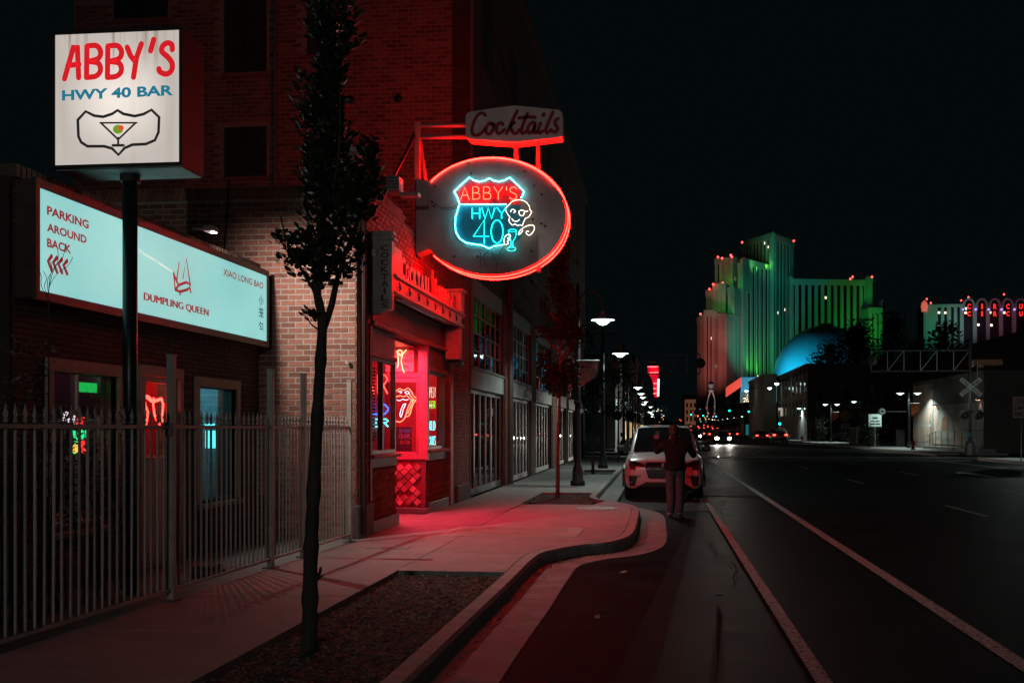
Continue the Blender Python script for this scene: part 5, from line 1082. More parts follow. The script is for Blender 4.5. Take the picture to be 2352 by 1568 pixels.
# ================================================================ vehicles
M_tyre = mat('tyre_rubber', (.012, .012, .012), .8); M_alloy = mat('alloy_rim', (.25, .25, .26), .35, .8); M_blackp = mat('black_trim', (.010, .010, .011), .35, var=.1); M_cgl = mat('car_glass', (.008, .010, .011), .06, spec=.7, var=.1); M_chr = mat('chrome', (.6, .6, .6), .12, .95, var=.05)
M_hl_off = mat('headlight_lens', (.10, .11, .12), .1, .3); M_tl_off = mat('tail_lens', (.18, .01, .01), .2); E_tail = emit('tail_lit', (9, .45, .3), False); E_head = emit('head_lit', (60, 54, 46))
def paint(n, c): return mat(n, c, .28, .15, var=.04, scale=2, coat=.6)
def car(name, label, paintm, lights='off', kind='suv', fine=False, cat='car', group='vehicles in the street'):
    """nose towards -Y at y=0, length along +Y, wheels on z=0"""
    t = thing(name, label, cat, (0, 0, 0), group); suv = kind == 'suv'; L = 4.95 if suv else 4.7; hw = .955 if suv else .91; zb = .30 if suv else .22; zh = 1.06 if suv else .92; zr = 1.75 if suv else 1.44
    bt = lambda nm, mb, m, par=None, sm=False: mb.build(nm, m, par or t, local=True, smooth=sm)
    def ring(y, w, z0, z1, crown, tuck=.04):
        h = [(0, z0), (w*.86, z0), (w-.03, z0+.10), (w, z0+(z1-z0)*.45), (w-.01, z1-.16), (w-tuck-.03, z1-.06), (w-tuck-.10, z1-.005), (w*.5, z1+crown*.7), (0, z1+crown)]
        return [(x, y, z) for x, z in h]+[(-x, y, z) for x, z in h[1:-1][::-1]]
    st = [(0, hw*.80, zb+.12, zh-.28, .0), (.03, hw*.90, zb+.06, zh-.20, .01), (.10, hw*.955, zb+.02, zh-.11, .02), (.28, hw*.985, zb, zh-.045, .03), (.7, hw, zb, zh, .035), (1.25, hw, zb, zh+.03, .03), (1.6, hw, zb, zh+.05, .0), (3.4, hw, zb, zh+.05, .0), (L-.6, hw*.99, zb, zh+.05, .0), (L-.14, hw*.96, zb+.05, zh+.02, 0), (L, hw*.90, zb+.14, zh-.1, 0)]
    if fine: st = [(0, hw*.80, .30, .78, .0), (.015, hw*.83, .27, .81, .005), (.05, hw*.90, .24, .87, .01), (.13, hw*.955, .22, .94, .025), (.30, hw*.985, .22, 1.0, .035), (.7, hw, .22, 1.06, .04), (1.25, hw, .22, 1.10, .03), (1.6, hw, .24, zh+.05, .0), (3.4, hw, .24, zh+.05, .0), (L-.6, hw*.99, .24, zh+.05, .0), (L-.14, hw*.96, .3, zh+.02, 0), (L, hw*.90, .4, zh-.1, 0)]
    body = bt('body', MB().loft([ring(*s) for s in st]), paintm, sm=True)
    md = body.modifiers.new('s', 'SUBSURF'); md.levels = md.render_levels = 2 if fine else 1
    # cabin
    gy = (1.18, 1.98, 4.25, L-.12) if suv else (1.25, 2.05, 3.25, 4.2)
    def cab(y, w, z): return [(0, y, z+.02), (w*.7, y, z+.012), (w-.05, y, z-.012), (w, y, z-.05)]
    z0 = zh+.03; wb = hw-.11; wt = hw-.27
    prof = [(gy[0], wb-.02, z0+.02), (gy[0]+(gy[1]-gy[0])*.5, (wb+wt)/2, (z0+zr)/2+.04), (gy[1], wt, zr-.02), ((gy[1]+gy[2])/2, wt+.01, zr+.015), (gy[2], wt-.02, zr-.01), ((gy[2]+gy[3])/2, (wt+wb)/2-.02, (zr+z0)/2+.12 if suv else (zr+z0)/2+.03), (gy[3], wb-.06, z0)]
    rings = []
    for y, w, z in prof:
        wl = wb+.0; rings.append([(-wb, y, z0-.08), (-w, y, z-.05), (-w+.05, y, z-.01), (-w*.5, y, z+.012), (0, y, z+.018), (w*.5, y, z+.012), (w-.05, y, z-.01), (w, y, z-.05), (wb, y, z0-.08)])
    cabin = bt('cabin', MB().loft(rings, closed=False, caps=False), paintm, sm=True)
    # windscreen, rear and side glass set just proud of the cabin
    def q4(p, nm, m=M_cgl): return bt(nm, MB().add(p, [(0, 1, 2, 3)]), m)
    e = .012; f = lambda a, b, k: a+(b-a)*k
    y0, y1 = gy[0], gy[1]; ws = MB(); g = []
    for k in (.0, .5, .93):
        yy = f(y0, y1, k); ww = f(wb-.04, wt, k)-.055; zz = [z0+.03, (z0+zr)/2+.045, zr-.035][(0, .5, .93).index(k)]
        g.append([(-ww, yy-.02, zz-.005), (-ww*.5, yy-.035, zz+.017), (0, yy-.04, zz+.025), (ww*.5, yy-.035, zz+.017), (ww, yy-.02, zz-.005)])
    bt('windscreen', ws.loft(g, closed=False, caps=False), M_cgl, sm=True)
    y2, y3 = gy[2], gy[3]; q4([(-wb+.14, y3-.02+.05, z0+.08), (wb-.14, y3-.02+.05, z0+.08), (wt-.08, y2+.10, zr-.09), (-wt+.08, y2+.10, zr-.09)], 'rear_window')
    for s in (-1, 1):
        ya, yb = gy[0]+.36, gy[1]+.08
        for k, (a0, a1, b0, b1) in enumerate(((gy[0]+.42, 2.42, gy[1]+.16, 2.45), (2.50, 3.42, 2.52, 3.40), (3.50, gy[3]-.45, 3.47, gy[2]-.02)) if suv else ((gy[0]+.42, 2.5, gy[1]+.16, 2.52), (2.58, 3.7, 2.6, 3.3))):
            q4([(s*(wb+.012), a0, z0+.05), (s*(wb+.012), a1, z0+.05), (s*(wt+.035), b1, zr-.10), (s*(wt+.035), b0, zr-.10)], 'side_window')
        mr = bt('mirror', MB().bbox((s*(hw+.01), gy[0]+.46, z0+.02), (s*(hw+.22), gy[0]+.60, z0+.19), .045), M_blackp); bt('mirror_arm', MB().bar((s*(hw-.08), gy[0]+.55, z0+.04), (s*(hw+.06), gy[0]+.53, z0+.06), .05), M_blackp, mr)
        if suv: bt('roof_rail', MB().tube([(s*(wt-.03), gy[1]+.1, zr+.02), (s*(wt-.02), gy[1]+.25, zr+.075), (s*(wt-.02), gy[2]-.2, zr+.075), (s*(wt-.04), gy[2], zr+.02)], .02, 6), M_chr)
        for wy in (.92, L-1.02):
            w = bt('wheel', MB().lathe([(.20, -.10), (.33, -.11), (.355, -.08), (.36, 0), (.355, .08), (.33, .11), (.20, .10)], (s*(hw-.12), wy, .36), 22, 'x'), M_tyre, sm=True)
            bt('rim', MB().lathe([(.03, .125*s), (.09, .115*s), (.21, .108*s), (.22, .0)], (s*(hw-.12), wy, .36), 14, 'x'), M_alloy, w); bt('wheel_arch', MB().tube([(s*(hw-.005), wy+.44*math.cos(a), .36+.44*math.sin(a)) for a in [R(-8+k*19.6) for k in range(11)]], .045, 6), M_blackp)
        # lamps
        hl = E_head if lights == 'head' else M_hl_off; tl = E_tail if lights == 'tail' else M_tl_off
        zl = zh-.20
        if not fine: bt('headlight', MB().prism([(s*(hw-.05), .10, zl+.05), (s*(hw*.55), -.02, zl), (s*(hw*.55), -.03, zl-.14), (s*(hw-.05), .07, zl-.12)], (0, -.02, 0)), hl)
        bt('tail_light', MB().box((s*(hw-.12), L-.10, zh-.12), (s*(hw-.42), L+.02, zh+.02)), tl)
    if fine:
        from mathutils.bvhtree import BVHTree
        ev = body.evaluated_get(bpy.context.evaluated_depsgraph_get()); em = ev.to_mesh(); bvh = BVHTree.FromPolygons([v.co.copy() for v in em.vertices], [tuple(p.vertices) for p in em.polygons]); ev.to_mesh_clear()
        def conform(poly, off, th=.012, c=.010):
            # patch following the nose surface inside a front-view outline
            xs = [p[0] for p in poly]; zs = [p[1] for p in poly]; mb = MB(); cache = {}
            def inside(x, z):
                r = False; j = len(poly)-1
                for i in range(len(poly)):
                    (xi, zi), (xj, zj) = poly[i], poly[j]
                    if (zi > z) != (zj > z) and x < (xj-xi)*(z-zi)/(zj-zi)+xi: r = not r
                    j = i
                return r
            def vert(i, k):
                if (i, k) not in cache:
                    x = min(xs)+i*c; z = min(zs)+k*c; h = bvh.ray_cast(Vector((x, -2, z)), Vector((0, 1, 0))); y = h[0].y if h[0] else .35
                    cache[i, k] = len(mb.v); mb.v.append((x, min(y, .45)-off, z))
                return cache[i, k]
            for i in range(int((max(xs)-min(xs))/c)+1):
                for k in range(int((max(zs)-min(zs))/c)+1):
                    if inside(min(xs)+(i+.5)*c, min(zs)+(k+.5)*c): mb.f.append((vert(i, k), vert(i+1, k), vert(i+1, k+1), vert(i, k+1)))
            return mb
        gr = bt('grille', conform([(-.39, .90), (.39, .90), (.456, .82), (.37, .53), (.32, .505), (-.32, .505), (-.37, .53), (-.456, .82)], .008), M_blackp)
        for k in range(6): zz = .555+k*.058; hwid = .36+.014*k; bt('slat', conform([(-hwid, zz), (hwid, zz), (hwid, zz+.016), (-hwid, zz+.016)], .022, c=.008), M_chr if k == 5 else mat('gloss_black', (.03, .03, .03), .15), gr)
        bt('emblem', MB().lathe([(.06, 0), (.055, -.012), (.02, -.016)], (0, -.03, .82), 16, 'y'), M_chr, gr)
        bt('lower_bumper', conform([(-.42, .435), (.42, .435), (.62, .32), (.72, .25), (-.72, .25), (-.62, .32)], .010), M_blackp)
        for s in (-1, 1):
            hd = bt('headlight', conform([(s*.835, .955), (s*.70, .945), (s*.456, .835), (s*.456, .775), (s*.665, .80), (s*.665, .715), (s*.78, .725), (s*.82, .81)], .008), M_blackp)
            bt('lamp_strip', conform([(s*.80, .935), (s*.70, .925), (s*.50, .835), (s*.50, .822), (s*.70, .90), (s*.80, .91)], .016, c=.007), M_hl_off, hd); bt('lens', conform([(s*.80, .86), (s*.69, .85), (s*.69, .745), (s*.78, .755)], .016, c=.01), M_hl_off, hd)
            fg = bt('fog_pocket', conform([(s*.825, .585), (s*.53, .57), (s*.53, .555), (s*.62, .545), (s*.685, .33), (s*.80, .35)], .008), M_blackp); bt('fog_lamp', conform([(s*.79, .45), (s*.74, .45), (s*.74, .40), (s*.78, .40)], .02, c=.01), M_chr, fg)
        bt('wiper', MB().tube([(-.6, gy[0]-.04, z0+.05), (0, gy[0]+.0, z0+.085), (.05, gy[0]+.0, z0+.08)], .008, 5), M_blackp); bt('roof_panel_gap', MB().box((-.42, gy[1]+.15, zr+.03), (.42, gy[1]+.75, zr+.036)), M_cgl)
        bt('hood_line', MB().tube([(-.42, .12, zh-.085), (-.36, .7, zh+.025), (-.40, 1.15, zh+.05)], .007, 5), paintm); bt('hood_line', MB().tube([(.42, .12, zh-.085), (.36, .7, zh+.025), (.40, 1.15, zh+.05)], .007, 5), paintm)
        bt('sill', MB().box((-hw+.02, 1.4, zb-.02), (hw-.02, L-1.5, zb+.10)), M_blackp)
    else:
        bt('lower_bumper', MB().box((-hw*.8, -.015, zb+.1), (hw*.8, .1, zb+.24)), M_blackp); bt('grille', MB().box((-.4, -.02, zl-.16), (.4, .05, zl-.02)), M_blackp); bt('rear_bumper', MB().box((-hw*.8, L-.1, zb+.1), (hw*.8, L+.02, zb+.28)), M_blackp)
        bt('licence_plate', MB().box((-.16, L+.005, zh-.34), (.16, L+.025, zh-.2)), mat('plate_white', (.5, .5, .5), .5))
    return t
P_white = paint('white_car_paint', (.62, .60, .58)); P_silver = paint('silver_car_paint', (.35, .35, .35)); P_dark = paint('dark_car_paint', (.03, .035, .04)); P_red = paint('red_car_paint', (.25, .02, .02))
suv = car('parked_suv', 'white SUV with roof rails parked nose-on at the kerb behind the bystander', P_white, 'off', 'suv', True); suv.location = (.10, 24.3, 0)
onc = car('oncoming_car', 'oncoming car with blazing white headlights in the middle of the street', P_dark, 'head', 'sedan', group='vehicles in the street'); onc.location = (6.85, 112, 0)
for s in (-1, 1): MB().lathe([(.15, 0), (.14, -.04), (.05, -.07)], (s*.66, -.02, .68), 16, 'y').build('lamp_bowl', E_head, onc, local=True)
for s in (-1, 1):
    l = lamp('SPOT', 'headlight_beam', (s*.66, -.25, .68), 2600, (1, .9, .78), None, .07, (s*.66, -30, -.05), 60, .8); l.parent = onc
q = car('parked_car', 'dark car parked directly behind the white SUV at the near kerb', P_dark, 'off', 'sedan'); q.location = (.2, 32.2, 0)
tl = car('suv', 'silver SUV with red tail lights at the right kerb beyond the tracks', P_silver, 'tail', 'suv'); tl.location = (14.0, 126.5, 0); tl.rotation_euler.z = math.pi
tl2 = car('car', 'dark red car ahead of the silver SUV with bright tail lights', P_red, 'tail', 'sedan'); tl2.location = (13.0, 137, 0); tl2.rotation_euler.z = math.pi
pk = car('parked_car', 'white car facing out of the lot in front of the dark building wall', P_white, 'off', 'suv'); pk.location = (24.0, 140, .1)
pk2 = car('parked_car', 'dark car in the lot beside the white car', P_dark, 'off', 'sedan'); pk2.location = (28, 141, .1)
dup(pk2, (17.8, 150, 0), 'dark parked car between the silver SUV and the cypress')
far = car('car', 'far car with lit tail lights heading away, nearest of the queue', P_dark, 'tail', 'sedan'); far.location = (8.9, 176, 0); far.rotation_euler.z = math.pi; far['group'] = 'far queue of cars heading away'; far['label'] = 'tiny far car with lit red tail lights in the queue heading away'
rnd = random.Random(9); rise_z = lambda y: .02+max(0, y-255)*.02617
for lane, n in ((8.9, 13), (12.2, 12), (15.0, 6)):
    for k in range(n):
        if lane == 8.9 and k == 0: continue
        y = 178+k*(17+k*.4)+rnd.uniform(-4, 4)+(60 if lane > 14 else 0)
        if y < 440: dup(far, (lane+rnd.uniform(-.4, .4), y, rise_z(y)), far['label'])
for x, y, n in ((5.2, 150, 'just left of the brightest one'), (2.8, 205, 'behind the brightest one near the left kerb'), (5.9, 190, 'second behind the brightest one'), (4.2, 245, 'far back under the signals'), (6.4, 300, 'farthest up the rising street')): 
    c = dup(onc, (x, y, rise_z(y) if y > 255 else 0), 'smaller oncoming car with headlights, %s' % n)
    for ch in list(c.children):
        if ch.type == 'LIGHT': bpy.data.objects.remove(ch)
# ================================================================ people
def skin(verts, edges, rad, root=0, lev=2):
    me = bpy.data.meshes.new('sk'); me.from_pydata(verts, edges, []); o = bpy.data.objects.new('sk', me); COL.objects.link(o)
    md = o.modifiers.new('k', 'SKIN'); md.use_smooth_shade = True
    for i, r in enumerate(rad): me.skin_vertices[0].data[i].radius = (r, r) if not isinstance(r, tuple) else r
    for i in range(len(verts)): me.skin_vertices[0].data[i].use_root = i == root
    o.modifiers.new('s', 'SUBSURF').levels = lev
    dg = bpy.context.evaluated_depsgraph_get(); m = bpy.data.meshes.new_from_object(o.evaluated_get(dg)); bpy.data.objects.remove(o); return m
def person(label, J, mats, zones, loc, rz, group=None):
    """J: joint -> ((x,y,z), radius); built facing -Y (toward viewer) in local space then turned"""
    chain = [('pelvis', 'waist'), ('waist', 'chest'), ('chest', 'neck'), ('neck', 'head'), ('head', 'crown')]
    for s in 'LR': chain += [('pelvis', 'hip'+s), ('hip'+s, 'knee'+s), ('knee'+s, 'ankle'+s), ('ankle'+s, 'ball'+s), ('ball'+s, 'toe'+s), ('chest', 'sho'+s), ('sho'+s, 'elb'+s), ('elb'+s, 'wri'+s), ('wri'+s, 'hand'+s)]
    names = list(J); ix = {n: i for i, n in enumerate(names)}
    me = skin([J[n][0] for n in names], [(ix[a], ix[b]) for a, b in chain], [J[n][1] for n in names], ix['pelvis'])
    for m in mats: me.materials.append(m)
    jl = [(n, Vector(J[n][0])) for n in names]
    for p in me.polygons:
        p.material_index = zones(p.center, min(jl, key=lambda e: (e[1]-p.center).length)[0]); p.use_smooth = True
    t = bpy.data.objects.new('person', me); COL.objects.link(t); tag(t, label, 'person', group); t.location = loc; t.rotation_euler.z = rz
    # fingers on each hand
    for s in 'LR':
        h = Vector(J['hand'+s][0]); w = Vector(J['wri'+s][0]); d = (h-w).normalized(); side = d.cross(Vector((0, 1, 0)) if abs(d.y) < .8 else Vector((0, 0, 1))).normalized(); nn = d.cross(side)
        mb = MB()
        for k, l in enumerate((.062, .075, .080, .072)):
            b = h+d*.02+side*(-.030+.020*k); c = nn*(.5 if s == 'L' else .5); mb.tube([b, b+d*l*.5+c*.012, b+d*l*.78+c*.035, b+d*l*.85+c*.055], [.0095, .009, .008, .006], 6)
        b = h-d*.01-side*.03; mb.tube([b, b-side*.022+d*.02+nn*.012, b-side*.024+d*.05+nn*.028], [.011, .010, .008], 6); mb.build('fingers', mats[0], t, local=True, smooth=True)
    return t
M_skin = mat('skin', (.40, .22, .16), .5, var=.1); M_jkt = mat('black_jacket', (.005, .005, .0055), .8, var=.5, scale=9, bump=.9, bscale=14, spec=.2); M_pant = mat('grey_trousers', (.042, .045, .052), .85, var=.35, scale=8, bump=.9, bscale=12); M_shoe = mat('pale_sneakers', (.45, .38, .36), .6); M_cap = mat('dark_cap', (.02, .014, .014), .8)
def body(H=1.72, armL=None, armR=None, lean=0, stance=.1, sw=.215, bulk=1.0, headturn=0):
    k = H/1.75; b = bulk
    J = {'pelvis': ((0, 0, .96*k), (.165*b, .13*b)), 'waist': ((0, .01, 1.10*k), (.165*b, .125*b)), 'chest': ((0, .0+lean*.4, 1.33*k), (.185*b, .135*b)), 'neck': ((headturn*.2, lean*.8-.01, 1.50*k), .062), 'head': ((headturn*.6, lean-.02, 1.60*k), (.078, .09)), 'crown': ((headturn*.6, lean-.01, 1.70*k), (.068, .078))}
    for s, g in (('L', -1), ('R', 1)):
        J['hip'+s] = ((g*.085, 0, .88*k), .105*b); J['knee'+s] = ((g*(.085+stance*.25), -.015, .50*k), .088*b); J['ankle'+s] = ((g*(.082+stance*.4), .02, .10*k), .076); J['ball'+s] = ((g*(.11+stance*.45), -.10, .045), (.046, .04)); J['toe'+s] = ((g*(.12+stance*.5), -.17, .035), (.036, .03))
        J['sho'+s] = ((g*sw, lean*.5, 1.40*k), .078*b)
        e, w, h = (armL if s == 'L' else armR) or ((g*.26, .0, 1.12*k), (g*.25, -.06, .88*k), (g*.25, -.08, .80*k))
        J['elb'+s] = (e, .058*b); J['wri'+s] = (w, .040); J['hand'+s] = (h, (.042, .026))
    return J
# local frame faces +Y (away from the viewer) after a half turn, so left/right are as seen in the photo
def z1(c, n):
    if n.startswith(('head', 'crown', 'neck')): return 0 if c.z > 1.50 else 1
    if n.startswith('hand'): return 0
    if n.startswith(('ball', 'toe')): return 3
    if n.startswith(('knee', 'ankle', 'hip')) and .09 < c.z < .905: return 2
    if c.z < .905: return 2 if c.z > .085 else 3
    return 1
mats1 = [M_skin, M_jkt, M_pant, M_shoe]
# seen from behind: local x is mirrored by the half turn
J1 = body(1.74, ((-.36, -.10, 1.16), (-.34, -.30, 1.20), (-.31, -.36, 1.24)), ((.37, -.06, 1.22), (.37, -.26, 1.44), (.355, -.30, 1.52)), -.05, .0, .235, 1.16, .05)
ps1 = person('person in a black jacket and grey trousers seen from behind, photographing with a raised phone', J1, mats1, z1, (.30, 19.75, 0), math.pi)
MB().lathe([(.095, 1.645), (.098, 1.68), (.088, 1.73), (.05, 1.762), (.005, 1.77)], (.03, -.05, 0), 16).build('cap', M_cap, ps1, local=True, smooth=True); MB().prism([(.03-.07, -.12, 1.665), (.03+.07, -.12, 1.665), (.03+.05, -.22, 1.65), (.03-.05, -.22, 1.65)], (0, 0, .01)).build('cap_brim', M_cap, ps1, local=True)
MB().lathe([(.06, 1.535), (.080, 1.57), (.093, 1.62), (.094, 1.65)], (.03, -.035, 0), 16).build('hair', mat('brown_hair', (.03, .018, .012), .7), ps1, local=True, smooth=True)
MB().loft([[(math.cos(a)*w_, math.sin(a)*w_*.80, z) for a in [R(30*k) for k in range(12)]] for z, w_ in ((.895, .198), (.90, .208), (.96, .21), (1.03, .196))], caps=False).build('jacket_hem', M_jkt, ps1, local=True, smooth=True)
MB().loft([[(math.cos(a)*w+.008, math.sin(a)*w-.03, z) for a in [R(30*k) for k in range(12)]] for z, w in ((1.40, .13), (1.46, .10), (1.515, .082), (1.53, .078))], caps=False).build('collar', M_jkt, ps1, local=True, smooth=True)
hp = ps1.matrix_basis @ Vector((.375, -.33, 1.545)); ph = thing('phone', 'dark phone held up in the raised left hand of the bystander', 'phone', hp); lit('case', M_blackp, ph, hp+Vector((-.01, -.012, -.05)), hp+Vector((.075, -.002, .10)), .004); lit('screen', mat('phone_glass', (.02, .02, .025), .1), ph, hp+Vector((-.004, -.0015, -.044)), hp+Vector((.069, .0005, .094)))
# ================================================================ right side of the street
M_dk = mat('dark_render', (.10, .095, .085), .8, var=.25, scale=.6); M_pale = mat('pale_render', (.34, .31, .29), .8, var=.2, scale=.5); M_win = mat('black_window', (.008, .009, .01), .15, var=.1); M_alm = mat('warm_stone', (.30, .24, .20), .8, var=.2, scale=.8)
def building(name, label, x0, x1, y0, y1, z, m, group=None, parapet=.4):
    b = thing(name, label, 'building', ((x0+x1)/2, (y0+y1)/2, 0), group); lit('wall', m, b, (x0, y0, 0), (x1, y1, z)); lit('roof_edge', m, b, (x0-.15, y0-.15, z), (x1+.15, y1+.15, z+parapet)); return b
def win(b, a, c, m=M_win, sill=True, d=.05):
    """window on the wall facing the viewer (same y) or the street (same x)"""
    w = lit('window', m, b, a, c)
    if sill:
        if abs(a[1]-c[1]) < .2: lit('sill', M_alm, w, (a[0]-.1, min(a[1], c[1])-.12, a[2]-.15), (c[0]+.1, min(a[1], c[1])+.02, a[2])); lit('sash', M_dk, w, (a[0], min(a[1], c[1])-.03, (a[2]+c[2])/2-.04), (c[0], min(a[1], c[1]), (a[2]+c[2])/2+.04))
        else: lit('sill', M_alm, w, (min(a[0], c[0])-.1, a[1]-.08, a[2]-.12), (min(a[0], c[0])+.02, c[1]+.08, a[2]))
    return w
# three-storey block
b3 = building('three_storey_block', 'plain three-storey block with dark sash windows beyond the parking lot', 20, 60, 142, 178, 10.2, M_dk)
lit('street_face', M_pale, b3, (19.94, 142.02, 0), (19.998, 177.9, 9.4))
for z in (3.6, 6.8):
    for k in range(8): win(b3, (19.9, 143.4+k*4.2, z), (19.95, 144.7+k*4.2, z+2.2))
for k in range(8): win(b3, (19.9, 143.6+k*4.2, 9.0), (19.95, 144.5+k*4.2, 9.9), sill=False)
for k, px in enumerate((1937, 1983, 2032)):
    a = D(px, 918, 141.9); c = D(px+14, 893, 141.9); win(b3, (a.x, 141.9, a.z), (c.x, 141.99, c.z))
for k in range(3): win(b3, (25+k*3, 141.9, .4), (26.6+k*3, 141.99, 2.8), sill=False)
# pale wall and marquee panel left of it
bp = building('pale_building', 'pale plain building with a bright sign panel left of the three-storey block', 17.5, 19.6, 176, 205, 10.6, M_pale); 
sg = thing('backlit_panel', 'cream backlit sign panel on the pale building at the right', 'sign', D(1804, 950, 170)); a = D(1788, 957, 170); c = D(1821, 936, 170); MB().prism([(a.x, 170, a.z+.25), ((a.x+c.x)/2, 170, a.z), (c.x, 170, a.z+.2), (c.x, 170, c.z), (a.x, 170, c.z)], (0, .3, 0)).build('panel', emit('cream_panel', (.36, .33, .27), False), sg); lit('bracket', M_black, sg, (c.x, 170.1, a.z+.5), (20.2, 170.2, a.z+.7))
bt_ = building('teal_shop', 'low teal-lit shop under the cream sign panel', 16.6, 19.9, 206, 225, 3.6, mat('teal_shop_wall', (.03, .14, .15), .6)); win(bt_, (17.0, 205.95, .5), (19.5, 206.0, 2.6), emit('teal_window', (.01, .10, .11), False), False)
# mural building
bm = thing('mural_building', 'low dark building with a large painted mural on its street wall', 'building', (24, 80, 0)); XMu = 22.0
lit('wall', M_dk, bm, (XMu, 72.5, 0), (30, 92, 5.5)); lit('roof_edge', M_dk, bm, (XMu-.1, 72.4, 5.5), (30.1, 92.1, 5.7))
def Mu(x, y): p = W(x, y, XMu); return p
m_, t_, b_ = _nt('mural_paint'); n_ = t_.nodes; tc = n_.new('ShaderNodeTexCoord'); mp = n_.new('ShaderNodeMapping'); mp.inputs['Scale'].default_value = (.35, .35, .22); nz = n_.new('ShaderNodeTexNoise'); nz.inputs['Scale'].default_value = 1.3; nz.inputs['Detail'].default_value = 7; nz.inputs['Distortion'].default_value = 1.2
t_.links.new(tc.outputs['Object'], mp.inputs[0]); t_.links.new(mp.outputs[0], nz.inputs[0]); rp = n_.new('ShaderNodeValToRGB'); e = rp.color_ramp.elements; e[0].position = .3; e[0].color = (.16, .20, .20, 1); e[1].position = .75; e[1].color = (.45, .42, .38, 1); e2 = e.new(.52); e2.color = (.34, .33, .31, 1); e3 = e.new(.60); e3.color = (.45, .22, .13, 1)
t_.links.new(nz.outputs['Fac'], rp.inputs[0]); t_.links.new(rp.outputs[0], b_.inputs['Base Color']); b_.inputs['Roughness'].default_value = .8
a = Mu(2260, 1035); c = Mu(2145, 930); lit('mural', m_, bm, (XMu-.03, a.y, .5), (XMu-.004, c.y, 3.55))
arc_ = [(XMu-.06, W(2147+k*4.6, 0, XMu).y, 3.35*math.sqrt(max(0, 1-((k-6)/9.0)**2))+.2) for k in range(-1, 16)]
MB().prism([(XMu-.05, 79.5, .9), (XMu-.05, 84.5, .9)]+[(XMu-.05, 82+2.5*math.cos(R(180*k/10)), 1.2+2.0*math.sin(R(180*k/10))) for k in range(11)], (.02, 0, 0)).build('mural_arch', mat('mural_cream', (.42, .38, .33), .8, var=.35, scale=1.4), bm)
MB().prism([(XMu-.07, 82.9, 1.5), (XMu-.07, 81.2, 1.6), (XMu-.07, 81.0, 2.5), (XMu-.07, 81.8, 2.7), (XMu-.07, 82.8, 2.5)], (.015, 0, 0)).build('mural_patch', mat('mural_orange', (.45, .17, .08), .8, var=.4, scale=2), bm)
for z in (.6, 2.2, 3.8):
    for k in range(3): lit('window_panel', mat('peach_panel', (.38, .27, .21), .7), bm, (XMu-.05, 86.2+k*1.9, z), (XMu-.005, 87.7+k*1.9, z+1.3))
lit('pale_pier', M_pale, bm, (XMu-.03, 85.6, .1), (XMu-.003, 92, 5.4))
for px, py in ((2152, 932), (2253, 918)):
    p = Mu(px, py); w = lit('wall_lamp', M_black, bm, (XMu-.35, p.y-.18, p.z), (XMu-.02, p.y+.18, p.z+.10)); lit('bulb', emit('wall_lamp_bulb', (2.6, 1.5, 1.0), False), w, (XMu-.30, p.y-.13, p.z-.03), (XMu-.1, p.y+.13, p.z)); lamp('SPOT', 'wall_lamp_light', (XMu-.25, p.y, p.z-.06), 14, (1, .62, .42), w, .05, (XMu-.05, p.y, 0), 100, .7)
# handrail ramp
hr = thing('handrail', 'metal ramp handrail along the foot of the mural wall', 'railing', (20.9, 76, .1)); ysr = [84+(-1.7)*k for k in range(9)]
zt = lambda y: 1.1+.45*min(1, max(0, (84-y)/4)); MB().tube([(20.9, y, zt(y)) for y in ysr], .03, 6).build('rail', M_steel, hr); MB().tube([(20.9, y, zt(y)-.45) for y in ysr], .02, 6).build('rail', M_steel, hr)
for y in ysr: MB().tube([(20.9, y, .1), (20.9, y, zt(y))], .022, 6).build('baluster', M_steel, hr)
struct(MB().box((20.8, 70, .0), (21.99, 84, .35)).build('ramp', M_conc), 'concrete ramp beside the mural wall')
# dark block at the far right
building('dark_warehouse', 'large unlit warehouse at the right edge beyond the crossing', 30.2, 80, 70, 110, 9.5, mat('unlit_wall', (.03, .03, .03), .9)); building('dark_hall', 'long unlit hall with a stepped roof behind the mural building', 34, 90, 112, 170, 9.6, MC['unlit_wall'])
